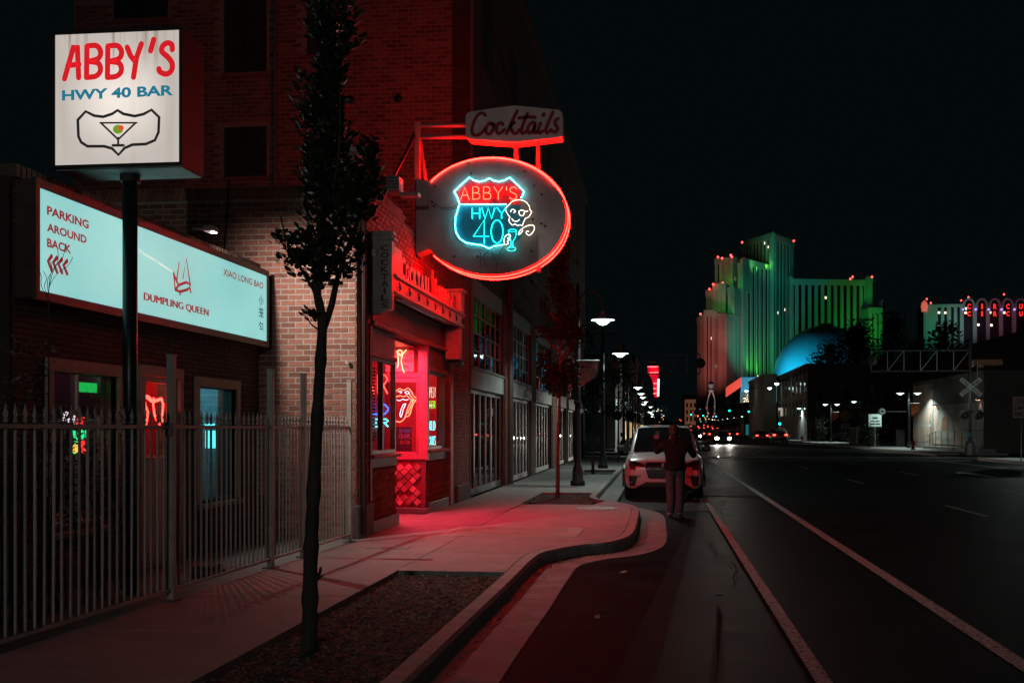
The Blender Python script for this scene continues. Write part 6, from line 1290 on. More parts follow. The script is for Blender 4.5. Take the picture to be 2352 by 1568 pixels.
# ---- railway crossing signals
def crossbuck(loc, label, arm, arm_x, zsign, rz=0):
    x, y, z = loc; t = thing('crossing_signal', label, 'crossing signal', loc, 'railway crossing signals')
    MB().tube([(x, y, z), (x, y, 7.2)], .10, 10).build('mast', M_steel, t, smooth=True); MB().lathe([(.35, z), (.28, z+.7), (.12, z+.9)], (x, y, 0), 8).build('base', M_steel, t); MB().tube([(x+.45, y+.1, z), (x+.45, y+.1, 6)], .03, 6).build('conduit', M_steel, t)
    if zsign:
        for s, w1, w2 in ((1, 'RAIL', 'ROAD'), (-1, 'CROSS', 'ING')):
            d = Vector((math.cos(R(40)), 0, -s*math.sin(R(40)))); u = Vector((s*math.sin(R(40)), 0, math.cos(R(40)))) if s > 0 else Vector((-math.sin(R(40)), 0, math.cos(R(40)))); c = Vector((x, y-.15-.02*s, zsign))
            bl_ = MB().prism([c-d*.78-u*.13, c+d*.78-u*.13, c+d*.78+u*.13, c-d*.78+u*.13], (0, .012, 0)).build('crossbuck_blade', mat('reflective_white', (.6, .6, .58), .4), t)
            for wd_, o in ((w1, -.70), (w2, .14)): MB().text(wd_, c+d*o-u*.08-Vector((0, .004, 0)), d, u, .56, .16, .003).build('lettering', M_black, bl_)
    for s in (-1, 1):
        c = Vector((x+s*.42, y-.25, 2.55)); h = MB().lathe([(.30, 0), (.31, -.02), (.14, -.04), (.12, -.03)], c, 18, 'y').build('flasher', M_black, t); MB().lathe([(.13, -.045), (.14, -.28), (.13, -.28), (.12, -.05)], c, 12, 'y').build('hood', M_black, h)
    MB().tube([(x-.5, y-.1, 2.75), (x+.5, y-.1, 2.75)], .035, 6).build('crossarm', M_black, t); lit('number_plate', mat('teal_plate', (.02, .22, .26), .4), t, (x-.22, y-.13, 1.2), (x+.02, y-.11, 1.45))
    if arm:
        xa = arm_x
        for zz in (5.25, 6.5): MB().tube([(x, y, zz), (xa, y, zz)], .05, 6).build('truss_chord', M_steel, t)
        n = 6
        for k in range(n+1): xx = x+(xa-x)*k/n; MB().tube([(xx, y, 5.25), (xx, y, 6.5)], .03, 6).build('truss_post', M_steel, t)
        for k in range(0, n, 2): MB().tube([(x+(xa-x)*k/n, y, 6.5), (x+(xa-x)*(k+1)/n, y, 5.25)], .022, 5).build('truss_brace', M_steel, t)
        h = MB().lathe([(.32, 0), (.33, -.02), (.14, -.04)], (xa, y-.2, 5.9), 18, 'y').build('flasher', M_black, t)
    return t
crossbuck((18.9, 65.0, .1), 'railway crossing mast with crossbuck and cantilever truss on the right', True, 13.0, 4.25); 
cl_ = crossbuck((-2.3, 66.5, .1), 'dark railway crossing mast with short truss on the left side', True, 2.6, 0)
or_ = thing('service_platform', 'small orange platform box on the crossing mast', 'platform', (20, 65, 5.7)); lit('box', mat('dull_orange_metal', (.28, .10, .04), .6), or_, (19.2, 65.2, 5.6), (20.9, 66.2, 5.95), .03); lit('bracket', M_steel, or_, (18.95, 65.3, 5.5), (19.2, 65.45, 5.6)); lit('foot', MC['dull_orange_metal'], or_, (19.6, 65.3, 5.45), (19.8, 65.6, 5.6));  # box and foot in one dull orange colour
# ---- road signs
def sign(x, y, z, w, h, m, label, cat='road sign', lines=(), shape='rect', zb=.1, words=()):
    t = thing('road_sign', label, cat, (x, y, zb), 'road signs on posts'); MB().tube([(x, y+.04, zb), (x, y+.04, z+h/2)], .03, 6).build('post', M_steel, t)
    if shape == 'diamond': pl = MB().prism([(x, y, z-h/2), (x+w/2, y, z), (x, y, z+h/2), (x-w/2, y, z)], (0, .012, 0))
    else: pl = MB().bbox((x-w/2, y, z-h/2), (x+w/2, y+.012, z+h/2), .004)
    p = pl.build('plate', m, t)
    for (dx0, dz0, dx1, dz1) in lines: lit('symbol', M_black, p, (x+dx0*w, y-.004, z+dz0*h), (x+dx1*w, y-.001, z+dz1*h))
    for wd_, dx, dz, ww, hh in words: MB().text(wd_, (x+dx*w, y-.003, z+dz*h), (1, 0, 0), (0, 0, 1), ww*w, hh*h, .002).build('lettering', M_black, p)
    return t
M_rw = MC['reflective_white']; M_rt = mat('pale_green_sign', (.40, .52, .48), .4); M_ry = mat('yellow_sign', (.55, .30, .03), .4)
p = D(2346, 935, 50); s = sign(p.x, 50, p.z, .78, 1.0, M_rw, 'white bike lane ends sign at the right edge', words=(('LANE', -.38, -.12, .76, .2), ('ENDS', -.38, -.42, .76, .2)))
for sx in (-.16, .16): MB().tube([(p.x+sx+.10*math.cos(R(30*k)), 49.99, p.z+.24+.10*math.sin(R(30*k))) for k in range(13)], .012, 5).build('bicycle_symbol', M_black, s)
MB().tube([(p.x-.16, 49.99, p.z+.24), (p.x-.02, 49.99, p.z+.24), (p.x+.08, 49.99, p.z+.38), (p.x-.08, 49.99, p.z+.38), (p.x-.16, 49.99, p.z+.24)], .01, 5).build('bicycle_symbol', M_black, s)
p = D(2010, 965, 88); sign(p.x, 88, p.z, 1.05, 1.05, M_rt, 'pale square sign with black print left of the twin-head lamp', lines=((-.2, .12, .2, .26), (-.34, -.12, -.04, -.02), (.02, -.12, .34, -.02), (-.38, -.34, .0, -.24), (.06, -.34, .38, -.24)))
p = D(1943, 955, 108); sign(p.x, 108, p.z, 1.25, 1.25, M_ry, 'yellow diamond warning sign near the orange pennants', lines=((-.06, .14, .06, .24), (-.18, -.04, .18, .05), (-.1, -.24, .1, -.16)), shape='diamond'); p = D(1943, 975.5, 108.2); sign(p.x, 108.2, p.z-.1, .95, .5, M_rt, 'pale plate under the yellow diamond sign', lines=((-.35, .1, .35, .25), (-.35, -.25, .35, -.1)))
p = D(1861, 973, 110); sign(p.x, 110, p.z, .7, .85, mat('grey_sign', (.25, .25, .25), .5), 'small grey sign in front of the white parked car', lines=((-.3, .1, .3, .3), (-.3, -.3, .3, -.1)))
p = D(2026, 945, 87); t = thing('round_sign', 'small round ring-marked sign beside the twin-head lamp', 'road sign', p); MB().lathe([(.30, 0), (.30, -.02), (.01, -.025)], p, 20, 'y').build('plate', mat('black_disc', (.02, .02, .02), .4), t); MB().tube([p+Vector((.18*math.cos(R(30*k)), -.03, .18*math.sin(R(30*k)))) for k in range(12)], .03, 6, closed=True).build('ring', mat('grey_ring', (.2, .2, .2), .5), t); MB().tube([(20.2, 86.9, p.z), (p.x, 86.98, p.z)], .02, 5).build('bracket', M_black, t)
# hydrants, cabinets, bollards
def hydrant(x, y, label):
    t = thing('fire_hydrant', label, 'hydrant', (x, y, .14), 'fire hydrants'); m = mat('hydrant_red', (.38, .03, .025), .4); MB().lathe([(.17, .14), (.17, .2), (.12, .22), (.11, .62), (.15, .64), (.15, .68), (.11, .8), (.04, .86), (.04, .92)], (x, y, 0), 14).build('barrel', m, t, smooth=True)
    for s in (-1, 1): MB().lathe([(.06, 0), (.06, s*.2), (.03, s*.22)], (x, y, .55), 10, 'x').build('nozzle', m, t)
hydrant(19.1, 80, 'red fire hydrant on the far sidewalk below the twin-head lamp'); hydrant(17.9, 132, 'small red hydrant by the silver SUV')
for x, y, h, lb in ((20.6, 112.5, 1.5, 'grey utility cabinet by the yellow diamond sign'), (21.6, 113.5, 1.9, 'taller dark utility box beside the grey cabinet'), (21.4, 94, 1.5, 'dark cabinet at the left end of the mural building')):
    t = thing('utility_cabinet', lb, 'cabinet', (x, y, .14), 'utility cabinets'); mm = M_pale if 'grey' in lb else M_black; lit('case', mm, t, (x-.35, y, .14), (x+.35, y+.5, .14+h), .02); lit('door', mm, t, (x-.3, y-.012, .22), (x+.3, y, .06+h), .01)
fh = thing('lot_fence', 'low dark rail fence around the parking lot', 'fence', (23, 100, .1))
for k in range(14): MB().tube([(22.0, 96+k*2.6, .1), (22.0, 96+k*2.6, 1.9)], .03, 5).build('post', M_black, fh)
for z in (.5, 1.2, 1.8): MB().tube([(22.0, 96, z), (22.0, 129.8, z)], .025, 5).build('rail', M_black, fh)
# ---- dark trees on the right
simple_tree('cypress_tree', 'dark narrow cypress in front of the three-storey block', (19.6, 128, .1), .5, .3, 6.2, .75, M_dleaf, 4500, 21, .16, 0, group='trees on the right', tr=.1, tufts=140)
simple_tree('cypress_tree', 'taller black cypress left of the twin-head lamp', (17.9, 90, .1), .4, .3, 5.4, .80, M_dleaf, 5500, 22, .13, 0, group='trees on the right', tr=.1, tufts=150)
simple_tree('shade_tree', 'big dark tree rising over the flat roof of the three-storey block', (35, 186, 0), 9, 10, 20, 5.0, M_dleaf, 3200, 23, .55, 0, group='trees on the right', tr=.35)
simple_tree('shade_tree', 'smaller dark tree behind the block roof at its left', (30.5, 190, 0), 9, 10, 17, 4.2, M_dleaf, 2000, 24, .5, 0, group='trees on the right', tr=.3)
simple_tree('shade_tree', 'dark tree right of the dome in front of the green tower wing', (44, 200, 0), 9, 10, 23, 4.0, M_dleaf, 2200, 25, .55, 0, group='trees on the right', tr=.3)
simple_tree('shade_tree', 'dark tree in front of the arched casino tower', (51, 190, 0), 8, 9, 20, 4.5, M_dleaf, 2400, 26, .6, 0, group='trees on the right', tr=.35); simple_tree('shade_tree', 'rounded dark tree at the left foot of the arched casino', (47.5, 196, 0), 8, 9, 17.5, 3, M_dleaf, 1600, 27, .6, 0, group='trees on the right', tr=.3)
for k in range(5): simple_tree('street_tree', 'distant small street tree on the right beyond the signals', (16.6+k*.3, 215+k*22, 0), 2.2, 2.4, 6.5, 1.6, M_dleaf, 500, 40+k, .35, 0, group='distant street trees on the right', tr=.1)
# ================================================================ left side beyond the tracks
cs = building('corner_shop', 'corner shop with teal and white front beyond the rail tracks on the left', -16, -3.0, 70, 84, 6.2, mat('pale_teal_wall', (.26, .34, .33), .7, var=.2, scale=.6))
for a, c, m in (((1347, 990), (1366, 915), mat('teal_door', (.02, .20, .17), .5)), ((1372, 1000), (1388, 940), mat('teal_door', (.02, .20, .17), .5)), ((1394, 1030), (1402, 905), M_pale)):
    p, q_ = D(a[0], a[1], 69.95), D(c[0], c[1], 69.95); lit('shop_panel', m, cs, (p.x, 69.9, max(.1, p.z)), (q_.x, 70.0, q_.z))
p, q_ = D(1340, 912, 69.9), D(1392, 900, 69.9); lit('shop_fascia', mat('orange_fascia', (.40, .16, .08), .6), cs, (p.x, 69.85, p.z), (q_.x, 70.0, q_.z))
p, q_ = D(1345, 895, 69.9), D(1375, 870, 69.9); sgn = lit('name_board', M_black, cs, (p.x-1, 69.8, p.z), (q_.x, 70.0, q_.z)); MB().text('m', (D(1352, 892, 69.78).x, 69.79, p.z+.15), (1, 0, 0), (0, 0, 1), .5, .4, .003).build('lettering', M_pale, sgn)
lit('step', M_conc, cs, (-16, 68.8, .1), (-3, 70, .35))
for k in range(9):
    z = 5+ (k*37 % 5); building('left_row_building', ['narrow dark building just past the corner shop', 'pale-fronted building third in the left row', 'tall dark building in the left row', 'low shop in the left row under the lamps', 'dark block in the left row near the red blade sign', 'two-storey building in the left row with lit windows', 'far dark building in the left row', 'farther pale building in the left row', 'last building in the left row'][k], -18, -3.2, 86+k*24, 108+k*24, z+2, (M_dk, M_pale, M_dk)[k % 3], 'buildings along the left side')
    b = SC.objects[-1] if 0 else None
lbs = [o for o in COL.objects if o.get('group') == 'buildings along the left side']
rnd = random.Random(31)
for k, b in enumerate(lbs):
    y0 = 86+k*24
    for q in range(5):
        mm = emit('warm_shop_window', (1.3, .8, .35), False) if rnd.random() < .45 else M_win; w = lit('window', mm, b, (-3.22, y0+1.5+q*4, .7), (-3.17, y0+3.6+q*4, 2.4)); lit('sill', M_pale, w, (-3.22, y0+1.4+q*4, .6), (-3.1, y0+3.7+q*4, .7))
        w = lit('window', M_win, b, (-3.22, y0+1.8+q*4, 3.8), (-3.17, y0+3.2+q*4, 5.2)); lit('sill', M_pale, w, (-3.22, y0+1.7+q*4, 3.7), (-3.1, y0+3.3+q*4, 3.8))
# red blade sign
rs = thing('red_blade_sign', 'tall red neon blade sign over the left row of lamps', 'sign', D(1505, 950, 150)); pts_ = [(1488, 841), (1513, 840), (1512, 868), (1511, 912), (1503, 912), (1500, 880), (1496, 868), (1488, 856)]
MB().prism([D(x, y, 150) for x, y in pts_], (0, .3, 0)).build('panel', emit('red_panel', (.40, .004, .02)), rs)
for a, c in (((1488, 842), (1512, 842)), ((1490, 856), (1512, 855))): MB().tube([D(*a, 149.8), D(*c, 149.8)], .10, 6).build('neon_bar', emit('red_bar', (6, .35, .4), False), rs)
MB().tube([D(1512.5, 870, 149.8), D(1511.5, 910, 149.8)], .13, 6).build('neon_bar', emit('white_bar', (2.5, 2.1, 1.9), False), rs)
for y in (880, 892, 903): MB().tube([D(1501, y, 149.8), D(1509, y, 149.8)], .09, 6).build('neon_bar', MC['red_bar'], rs)
q_ = D(1505, 950, 150); MB().tube([(q_.x, 150.15, 0), (q_.x, 150.15, D(0, 912, 150).z)], .12, 6).build('post', M_pole, rs)
# ================================================================ traffic signals
M_sig = mat('signal_black', (.012, .012, .012), .5); E_gs = emit('signal_green', (.04, 4.5, 3.6), False); E_rs = emit('signal_red', (7, .5, .3), False)
def signal(px, py, Y, col, label, parent_arm=None):
    p = D(px, py, Y); t = thing('traffic_signal', label, 'traffic light', p, 'traffic signals over the street'); zc = p.z
    k = 0 if col == 'r' else 2; top = zc+k*.36
    lit('housing', M_sig, t, (p.x-.2, Y, top-.95), (p.x+.2, Y+.25, top+.22), .03)
    for j in range(3):
        z = top-j*.36; on = (j == 0 and col == 'r') or (j == 2 and col == 'g'); MB().lathe([(.17, 0), (.13, -.05), (.02, -.07)], (p.x, Y-.01, z), 12, 'y').build('lens', (E_gs if col == 'g' else E_rs) if on else mat('dark_lens', (.03, .03, .03), .2), t)
    return p, top
def mast(x, y, z, x2, label):
    t = thing('signal_mast', label, 'signal mast', (x, y, 0), 'signal masts'); MB().tube([(x, y, 0), (x, y, z+.6)], .14, 8).build('pole', M_steel, t); MB().tube([(x, y, z), (x2, y, z+.25)], .09, 8).build('arm', M_steel, t); return t
p, tp2 = signal(1675.5, 942.8, 196, 'g', 'green traffic signal left of the street name sign'); signal(1720, 945, 196, 'g', 'green traffic signal just left of the street name sign')
mast(19.4, 196.4, tp2+.45, p.x-1, 'grey signal mast with street name sign on the right')
signal(1587.4, 951.7, 262, 'g', 'leftmost far green traffic signal'); signal(1615.5, 954, 262, 'g', 'middle far green traffic signal'); signal(1644.5, 956, 262, 'g', 'rightmost far green traffic signal'); p, tp2 = signal(1603, 955, 262, 'r', 'red traffic signal among the far green ones'); mast(19.6, 262.4, tp2+1.2, 8, 'far signal mast arm over the street'); signal(1791, 973, 150, 'g', 'green pedestrian-side signal by the silver SUV')
mast(D(1791, 973, 150).x, 150.4, 3.8, D(1791, 973, 150).x-.3, 'short post carrying the low green signal')
sn = thing('street_name_sign', 'green illuminated street name sign on the mast arm', 'street sign', D(1759, 944, 195)); a = D(1742, 944.5, 195.6); c = D(1776, 936.5, 195.6); lit('panel', emit('green_name_panel', (.01, .22, .08), False), sn, (a.x, 195.6, a.z), (c.x, 195.75, c.z)); lit('border', mat('sign_border', (.5, .55, .5), .5), sn, (a.x-.06, 195.62, a.z-.06), (c.x+.06, 195.73, c.z+.06))
MB().text('Evans St', (a.x+.5, 195.59, a.z+.17), (1, 0, 0), (0, 0, 1), c.x-a.x-1.0, (c.z-a.z)*.5, .003).build('lettering', emit('sign_white', (.5, .7, .6), False), sn)
# ---- lit blocks closing the far end of the street
rnd = random.Random(91); E_far = [emit('far_window_warm', (1.6, .95, .45), False), emit('far_window_white', (1.5, 1.7, 1.6), False), emit('far_window_teal', (.1, 1.2, 1.3), False), emit('far_window_red', (2.4, .12, .1), False)]
for k, (x0, x1, Y, h, lb) in enumerate(((-16, -4, 330, 14, 'far lit block at the left end of the street'), (-4, 4, 470, 12, 'far low block straight down the street'), (24, 40, 300, 9, 'far lit shops on the right beyond the signals'), (17, 26, 460, 13, 'far block right of the street end'))):
    b = building('far_block', lb, x0, x1, Y, Y+30, h, M_dk, 'far blocks at the street end')
    for q in range(22):
        x = rnd.uniform(x0+.5, x1-1.5); z = rnd.uniform(1.5, h-1); lit('lit_window', E_far[rnd.choice((0, 0, 0, 1, 1, 2, 3))], b, (x, Y-.06-q*.002, z), (x+rnd.uniform(.2, .55), Y-.01, z+rnd.uniform(.2, .4)))
# ---- lit arch figure and far shop blocks down the street
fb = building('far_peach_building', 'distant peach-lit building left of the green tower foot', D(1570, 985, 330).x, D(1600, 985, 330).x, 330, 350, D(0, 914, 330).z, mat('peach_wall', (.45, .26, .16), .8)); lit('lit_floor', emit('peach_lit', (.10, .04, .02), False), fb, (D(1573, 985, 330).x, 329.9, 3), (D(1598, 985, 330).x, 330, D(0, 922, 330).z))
for i_ in range(3):
    for k_ in range(3): x_ = D(1576+i_*9, 985, 330).x; lit('window', M_win, fb, (x_, 329.8, 4.2+k_*2.2), (x_+.6, 329.88, 5.6+k_*2.2))
ar = thing('street_arch', 'white lit arch sign spanning the far street', 'arch', D(1632, 985, 290))
MB().tube(smooth([D(1632, 870+k*0, 290) if 0 else D(x, y, 290) for x, y in ((1626, 955), (1624, 930), (1628, 910), (1633, 898), (1640, 910), (1642, 930), (1640, 955))], 4), .14, 6).build('frame', emit('arch_white', (.11, .085, .08), False), ar); q_ = D(1633, 900, 290); MB().lathe([(.5, 0), (.9, .5), (.45, 1.1), (.75, 1.7), (.95, 2.2), (.5, 2.7), (.15, 3.3)], q_, 10).build('finial', mat('pale_stone', (.5, .45, .42), .7), ar); lamp('SPOT', 'arch_uplight', q_+Vector((0, -6, -4)), 900, (1, .85, .8), ar, .3, q_+Vector((0, 0, 1.5)), 50, .8)
cb = building('far_parking_hall', 'distant blue ribbed parking hall with a red lit canopy', D(1700, 985, 380).x, D(1795, 985, 380).x, 380, 440, D(0, 885, 380).z, M_dk)
a, c = D(1702, 900, 379.5), D(1772, 866, 379.5); lit('blue_screen', mat('blue_screen_metal', (.08, .26, .36), .5), cb, (a.x, 379, a.z), (c.x, 380, c.z))
for k in range(22): xx = a.x+(c.x-a.x)*k/21; lit('screen_rib', mat('blue_rib', (.12, .34, .45), .5), cb, (xx-.08, 378.7, a.z), (xx+.08, 379, c.z))
lamp('SPOT', 'screen_flood', (a.x+6, 350, 2), 60000, (.35, .85, 1), cb, .5, (a.x+6, 380, 16), 70, .8)
MB().prism([D(1667, 912, 372), D(1702, 888, 372), D(1702, 866, 372), D(1667, 890, 372)], (0, .5, 0)).build('red_canopy', emit('red_canopy_glow', (.55, .035, .02), False), cb)
mb = MB(); rnd = random.Random(77)
for k in range(40): p = D(rnd.uniform(1705, 1765), rnd.uniform(905, 925), 379); mb.lathe([(.02, -.25), (.25, 0), (.02, .25)], p, 6)
mb.build('canopy_bulbs', emit('warm_bulbs', (1.8, 1.2, .7), False), cb, kind='stuff')
# ================================================================ casino towers
M_fin = mat('tower_fin', (.55, .55, .53), .7, var=.06, scale=.05); M_tgl = mat('tower_glass', (.006, .007, .008), .5, var=.1, spec=.2)
tw_ = thing('stepped_tower', 'tall stepped hotel tower with white fins washed in green and teal light', 'tower', (70, 640, 0))
M_core = mat('tower_wall', (.42, .42, .41), .75, var=.06, scale=.05)
E_wl = emit('tower_room_light', (2.2, 1.8, 1.3), False); E_bc = emit('beacon_red', (7, .3, .3), False)
lw_pts = []
def facade(cx0, cx1, ct0, ct1, Y0, Y1, n, base=0, ff=.52, band=3.0, zlow=None, thick=22):
    """finned wall from crop-7 column cx0 to cx1, tops ct0/ct1, at depths Y0/Y1"""
    A = D(*c7(cx0, ct0), Y0); B = D(*c7(cx1, ct1), Y1); zt = max(A.z, B.z); d = Vector((B.x-A.x, B.y-A.y, 0)); L = d.length; d.normalize(); nrm = Vector((d.y, -d.x, 0))
    z0 = base if zlow is None else D(*c7(cx0, zlow), Y0).z
    if abs(Y1-Y0) > 8: thick = 2.0
    elif L < 14: thick = 8
    P = lambda s, o, z: Vector((A.x, A.y, 0))+d*s+nrm*o+Vector((0, 0, z))
    MB().prism([P(0, -.6, z0), P(L, -.6, z0), P(L, -thick, z0), P(0, -thick, z0)], (0, 0, zt-z0)).build('wall', M_core, tw_)
    MB().prism([P(.2, -.58, z0), P(L-.2, -.58, z0), P(L-.2, -.45, z0), P(.2, -.45, z0)], (0, 0, zt-band-z0)).build('window_strip', M_tgl, tw_)
    pit = L/n; w = pit*ff
    for k in range(n+1):
        s = min(max(k*pit, w/2), L-w/2); MB().prism([P(s-w/2, 0, z0), P(s+w/2, 0, z0), P(s+w/2, -.5, z0), P(s-w/2, -.5, z0)], (0, 0, zt-band*.6-z0)).build('fin', M_fin, tw_)
    MB().prism([P(-.2, .25, zt-band), P(L+.2, .25, zt-band), P(L+.2, -.7, zt-band), P(-.2, -.7, zt-band)], (0, 0, band+.6)).build('parapet', M_fin, tw_)
    for k in range(max(1, n//3)):
        s = (int(rnd.random()*n)+.5)*pit; z = z0+(zt-z0)*rnd.uniform(.15, .9); mb = MB().prism([P(s-.5, -.40, z), P(s+.5, -.40, z), P(s+.5, -.44, z), P(s-.5, -.44, z)], (0, 0, 1.5)); mb.build('lit_window', E_wl, tw_)
    return A, B
rnd = random.Random(50)
facade(890, 1562, 445, 448, 640, 650, 12); facade(815, 890, 452, 447, 658, 640, 2); facade(1560, 1605, 420, 420, 648, 650, 1); facade(1572, 1690, 690, 690, 640, 644, 2); facade(1690, 1716, 640, 640, 650, 660, 1)
facade(740, 920, 80, 106, 625, 650, 6, ff=.5); facade(470, 740, 116, 80, 655, 625, 9, ff=.5, zlow=420)
facade(475, 740, 298, 326, 600, 632, 7, ff=.5); facade(400, 476, 535, 545, 592, 604, 2); facade(330, 400, 765, 772, 585, 594, 2)
facade(232, 386, 265, 250, 606, 602, 3, zlow=520); facade(386, 432, 250, 255, 601, 606, 1, ff=.9, zlow=520); facade(432, 476, 300, 298, 602, 600, 1, zlow=540)
facade(216, 326, 482, 480, 598, 595, 2, zlow=730); facade(156, 216, 548, 530, 602, 599, 2); facade(326, 345, 480, 500, 595, 598, 1, ff=.9, zlow=740); facade(345, 400, 512, 512, 594, 592, 1, zlow=760)
facade(140, 226, 712, 710, 592, 589, 2); facade(104, 140, 755, 752, 595, 592, 1); facade(80, 105, 775, 772, 598, 595, 1); facade(226, 262, 720, 735, 589, 590, 1, ff=.95); facade(262, 332, 742, 742, 588, 585, 1)
for x, y in ((470, 113), (743, 68), (920, 101), (260, 241), (296, 251), (372, 224), (380, 238), (488, 257), (218, 477), (302, 466), (186, 519), (108, 736), (1432, 413), (1412, 430), (1600, 413)):
    p = D(*c7(x, y), 596 if x < 450 else 628); MB().lathe([(.05, -.75), (.7, 0), (.05, .75)], p, 8).build('beacon', E_bc, tw_)
for x, Y in ((741, 624.9), (598, 605)): MB().tube([D(*c7(x, 85 if x > 700 else 330), Y), Vector((D(*c7(x, 85), Y).x, Y, 0))], .3, 5).build('corner_trim', M_fin, tw_)
FP = .21
def flood(px, py, Y, tx, ty, TY, power, col, ang=60, blend=.9):
    a = D(*c7(px, py), Y); b = D(*c7(tx, ty), TY); lamp('SPOT', 'facade_floodlight', a, power*FP, col, tw_, 1.0, b, ang, blend)
GRN, TEA, PNK, LIM = (.008, 1, .13), (.02, 1, .52), (1, .20, .17), (.16, 1, .03)
flood(1300, 1200, 560, 1250, 700, 645, 3.0e5, (.003, 1, .30), 95); flood(1600, 1150, 600, 1560, 850, 648, 1.1e5, GRN, 85); flood(900, 1150, 570, 850, 600, 640, 1.0e5, (.02, 1, .62), 80)
flood(640, 1250, 560, 620, 750, 615, 1.3e5, (.03, .9, .55), 80); flood(600, 1270, 598, 590, 1000, 612, 3.0e4, (.08, 1, .08), 100); flood(700, 1270, 600, 700, 1050, 625, 2.0e4, (.08, 1, .05), 90)
flood(160, 1250, 540, 165, 1060, 592, 1.7e5, PNK, 60); flood(300, 1200, 550, 300, 850, 588, 5e4, (1, .28, .24), 36)
flood(830, 400, 590, 830, 230, 638, 2.6e4, TEA, 70); flood(600, 330, 600, 600, 180, 645, 1.6e4, (.18, 1, .25), 80); flood(690, 325, 622, 690, 250, 640, 6e3, LIM, 90)
flood(410, 520, 596, 405, 420, 604, 4.5e3, GRN, 110); flood(340, 470, 596, 330, 380, 606, 2.2e3, LIM, 90); flood(455, 500, 592, 455, 420, 601, 2.5e3, GRN, 100)
flood(330, 745, 586, 325, 640, 597, 4.5e3, GRN, 110); flood(255, 720, 590, 258, 620, 598, 4.0e3, LIM, 110); flood(375, 740, 586, 372, 640, 593, 2.0e3, GRN, 100)
flood(160, 640, 570, 180, 620, 600, 7e3, (.4, 1, .5), 80); flood(310, 400, 560, 310, 330, 604, 1.5e4, (.45, 1, .6), 70); flood(1640, 900, 620, 1630, 800, 642, 1.2e4, (.15, 1, .1), 90); flood(1600, 640, 640, 1590, 520, 649, 3e3, GRN, 100)
# dome
dm = thing('dome', 'large dome lit bright blue in front of the green tower', 'dome', D(*c7(1190, 1400), 575)); c = D(*c7(1190, 1330), 575); rx = (D(*c7(1650, 1330), 575)-c).x; rz = D(*c7(1190, 838), 575).z-c.z
prof = [(rx*math.cos(R(a)), c.z+rz*math.sin(R(a))) for a in range(0, 91, 5)]; M_dome = mat('dome_shell', (.40, .42, .44), .45, var=.05, scale=.1)
MB().lathe([(rx, 0)]+[(r+.02, z) for r, z in prof], (c.x, c.y, 0), 64).build('shell', M_dome, dm, smooth=True)
for a in range(5, 86, 5): MB().tube([(c.x+(rx*math.cos(R(a))+.02)*math.cos(R(t)), c.y+(rx*math.cos(R(a))+.02)*math.sin(R(t)), c.z+rz*math.sin(R(a))) for t in range(0, 360, 8)], .06, 4, closed=True).build('panel_joint', M_dome, dm)
MB().lathe([(3.6, c.z+rz-.3), (3.4, c.z+rz+1.0), (.1, c.z+rz+1.1)], (c.x, c.y, 0), 20).build('cupola', mat('cupola_brown', (.12, .07, .05), .7), dm)
for ax, ay, pw in ((-34, -30, 3.0e4), (-16, -44, 1.2e4)):
    a = Vector((c.x+ax, c.y+ay, c.z+4)); lamp('SPOT', 'dome_floodlight', a, pw, (.010, .62, 1), dm, .6, Vector((c.x+ax*.5, c.y+ay*.45, c.z+13)), 110, .9)
building('dome_podium', 'dark low podium roof in front of the blue dome', D(*c7(735, 0), 560).x, D(*c7(1500, 0), 560).x, 530, 548, D(*c7(800, 1285), 540).z, M_dk)
# circus hotel with arches
ch = thing('arched_hotel', 'distant hotel with arched bays carrying red letters CIRCU twice', 'tower', D(2250, 985, 800)); YCi = 800
def Cc(x, y, dy=0): p = D(*cC(x, y), YCi); p.y -= dy; return p
a, b = Cc(250, 440), Cc(2700, 440); lit('wall', M_tgl, ch, (a.x+3, YCi+.5, 0), (b.x, YCi+25, a.z-.5)); M_cw = mat('hotel_wall', (.42, .42, .42), .8, var=.06, scale=.05)
def cbx(x0, x1, y0, m=M_cw, d=1.0, nm='pilaster'): p, q = Cc(x0, y0), Cc(x1, y0); lit(nm, m, ch, (p.x, YCi-d, 0), (q.x, YCi+.5, p.z))
for x0, x1 in ((330, 580), (645, 710), (770, 850), (910, 975), (1035, 1110)): cbx(x0, x1, 500)
p, q = Cc(345, 510), Cc(1110, 440); lit('parapet', M_cw, ch, (p.x, YCi-1.2, p.z), (q.x, YCi+.5, q.z))
for x0, x1 in ((1300, 1380), (1570, 1645), (1835, 1915), (2100, 2185)): cbx(x0, x1, 450)
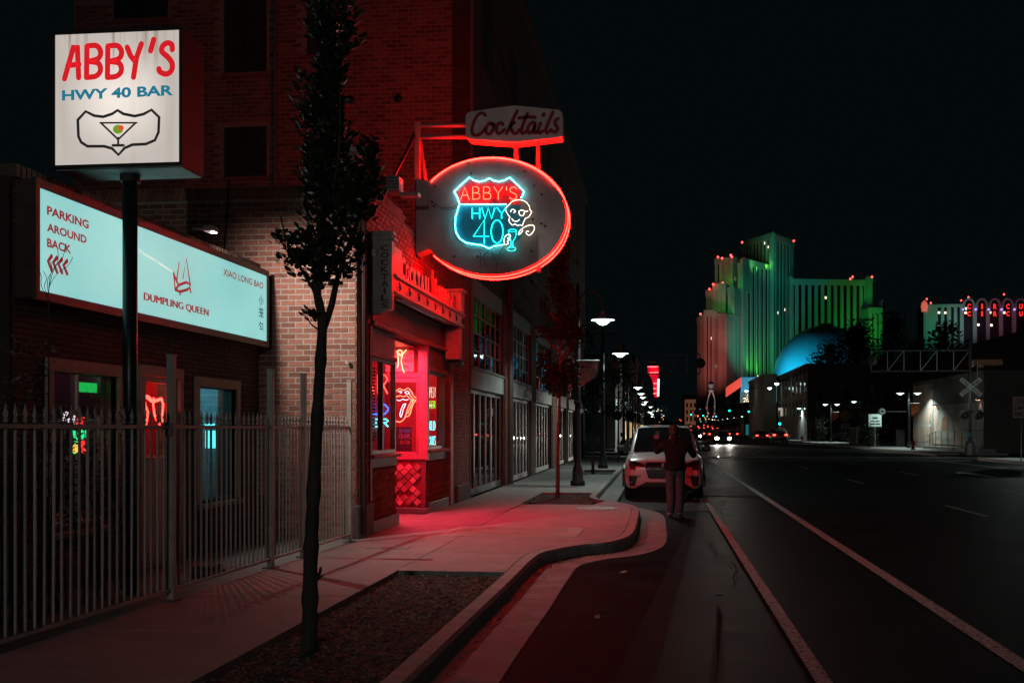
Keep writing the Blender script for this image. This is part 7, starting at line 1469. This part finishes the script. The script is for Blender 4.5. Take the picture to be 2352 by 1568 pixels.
for k, xc in enumerate((1215, 1480, 1745, 2010, 2275, 2540)):
    ptsA = [Cc(xc+105*math.cos(R(t)), 470-135*math.sin(R(t)), 1.2) for t in range(0, 181, 15)]; MB().tube([Cc(xc+105, 560, 1.2)]+ptsA+[Cc(xc-105, 560, 1.2)], .9, 6).build('arch', M_cw, ch)
    if k < 5:
        for yt, yb in ((440, 545), (590, 692)): p, q = Cc(xc-34, yb, 1.5), Cc(xc+34, yt, 1.5); chh = 'CIRCU'[k]; wf = .5 if chh == 'I' else 1; MB().text(chh, (p.x+(q.x-p.x)*(1-wf)/2, YCi-1.5, p.z), (1, 0, 0), (0, 0, 1), (q.x-p.x)*wf, q.z-p.z, .2).build('letter', emit('circus_red', (1.6, .03, .03), False), ch)
    for s in (-1, 1): MB().lathe([(.05, -.9), (.9, 0), (.05, .9)], Cc(xc+s*122, 550, 1.5), 6).build('violet_bulb', emit('violet_bulb', (.7, .45, 1.6), False), ch)
for x, y in ((1160, 530), (1160, 615), (610, 612), (635, 870), (740, 615), (1420, 862), (1688, 870), (1950, 612), (1660, 610)): p = Cc(x, y, .1); lit('lit_window', E_wl, ch, (p.x-.8, YCi+.3, p.z-.8), (p.x+.8, YCi+.45, p.z+.8))
MB().lathe([(2.0, Cc(290, 600).z), (2.6, Cc(290, 500).z), (2.0, Cc(290, 420).z), (.2, Cc(290, 372).z)], (Cc(290, 0).x, YCi-3, 0), 10).build('balloon_sign', emit('balloon_glow', (.55, .10, .07), False), ch); MB().tube([(Cc(290, 0).x, YCi-3, 0), (Cc(290, 0).x, YCi-3, Cc(290, 600).z)], .8, 6).build('balloon_post', M_cw, ch)
for x, y in ((353, 338), (436, 418), (1056, 368), (1206, 303), (1934, 243)): MB().lathe([(.05, -.8), (.75, 0), (.05, .8)], Cc(x, y, 1), 6).build('beacon', E_bc, ch)
def cfl(x, y, dy, tx, ty, pw, col, ang=80): lamp('SPOT', 'hotel_floodlight', Cc(x, y, dy), pw, col, ch, 1, Cc(tx, ty, 0), ang, .9)
cfl(500, 1100, 40, 480, 750, 1.1e4, (.12, 1, .6)); cfl(800, 1000, 40, 800, 700, 5e3, (.3, 1, .35)); cfl(1500, 900, 45, 1500, 600, 6e3, (1, .45, .65)); cfl(2100, 900, 45, 2100, 550, 6e3, (1, .3, .6)); cfl(1080, 1000, 30, 1080, 800, 6e3, (.5, .75, 1))
building('far_ridge_block', 'dark distant block hiding the foot of the arched hotel', 215, 420, 640, 700, 48, MC['unlit_wall'])
# ================================================================ tidy up
for o in bpy.data.objects:
    for k in ('w0', 'loc'):
        if k in o: del o[k]
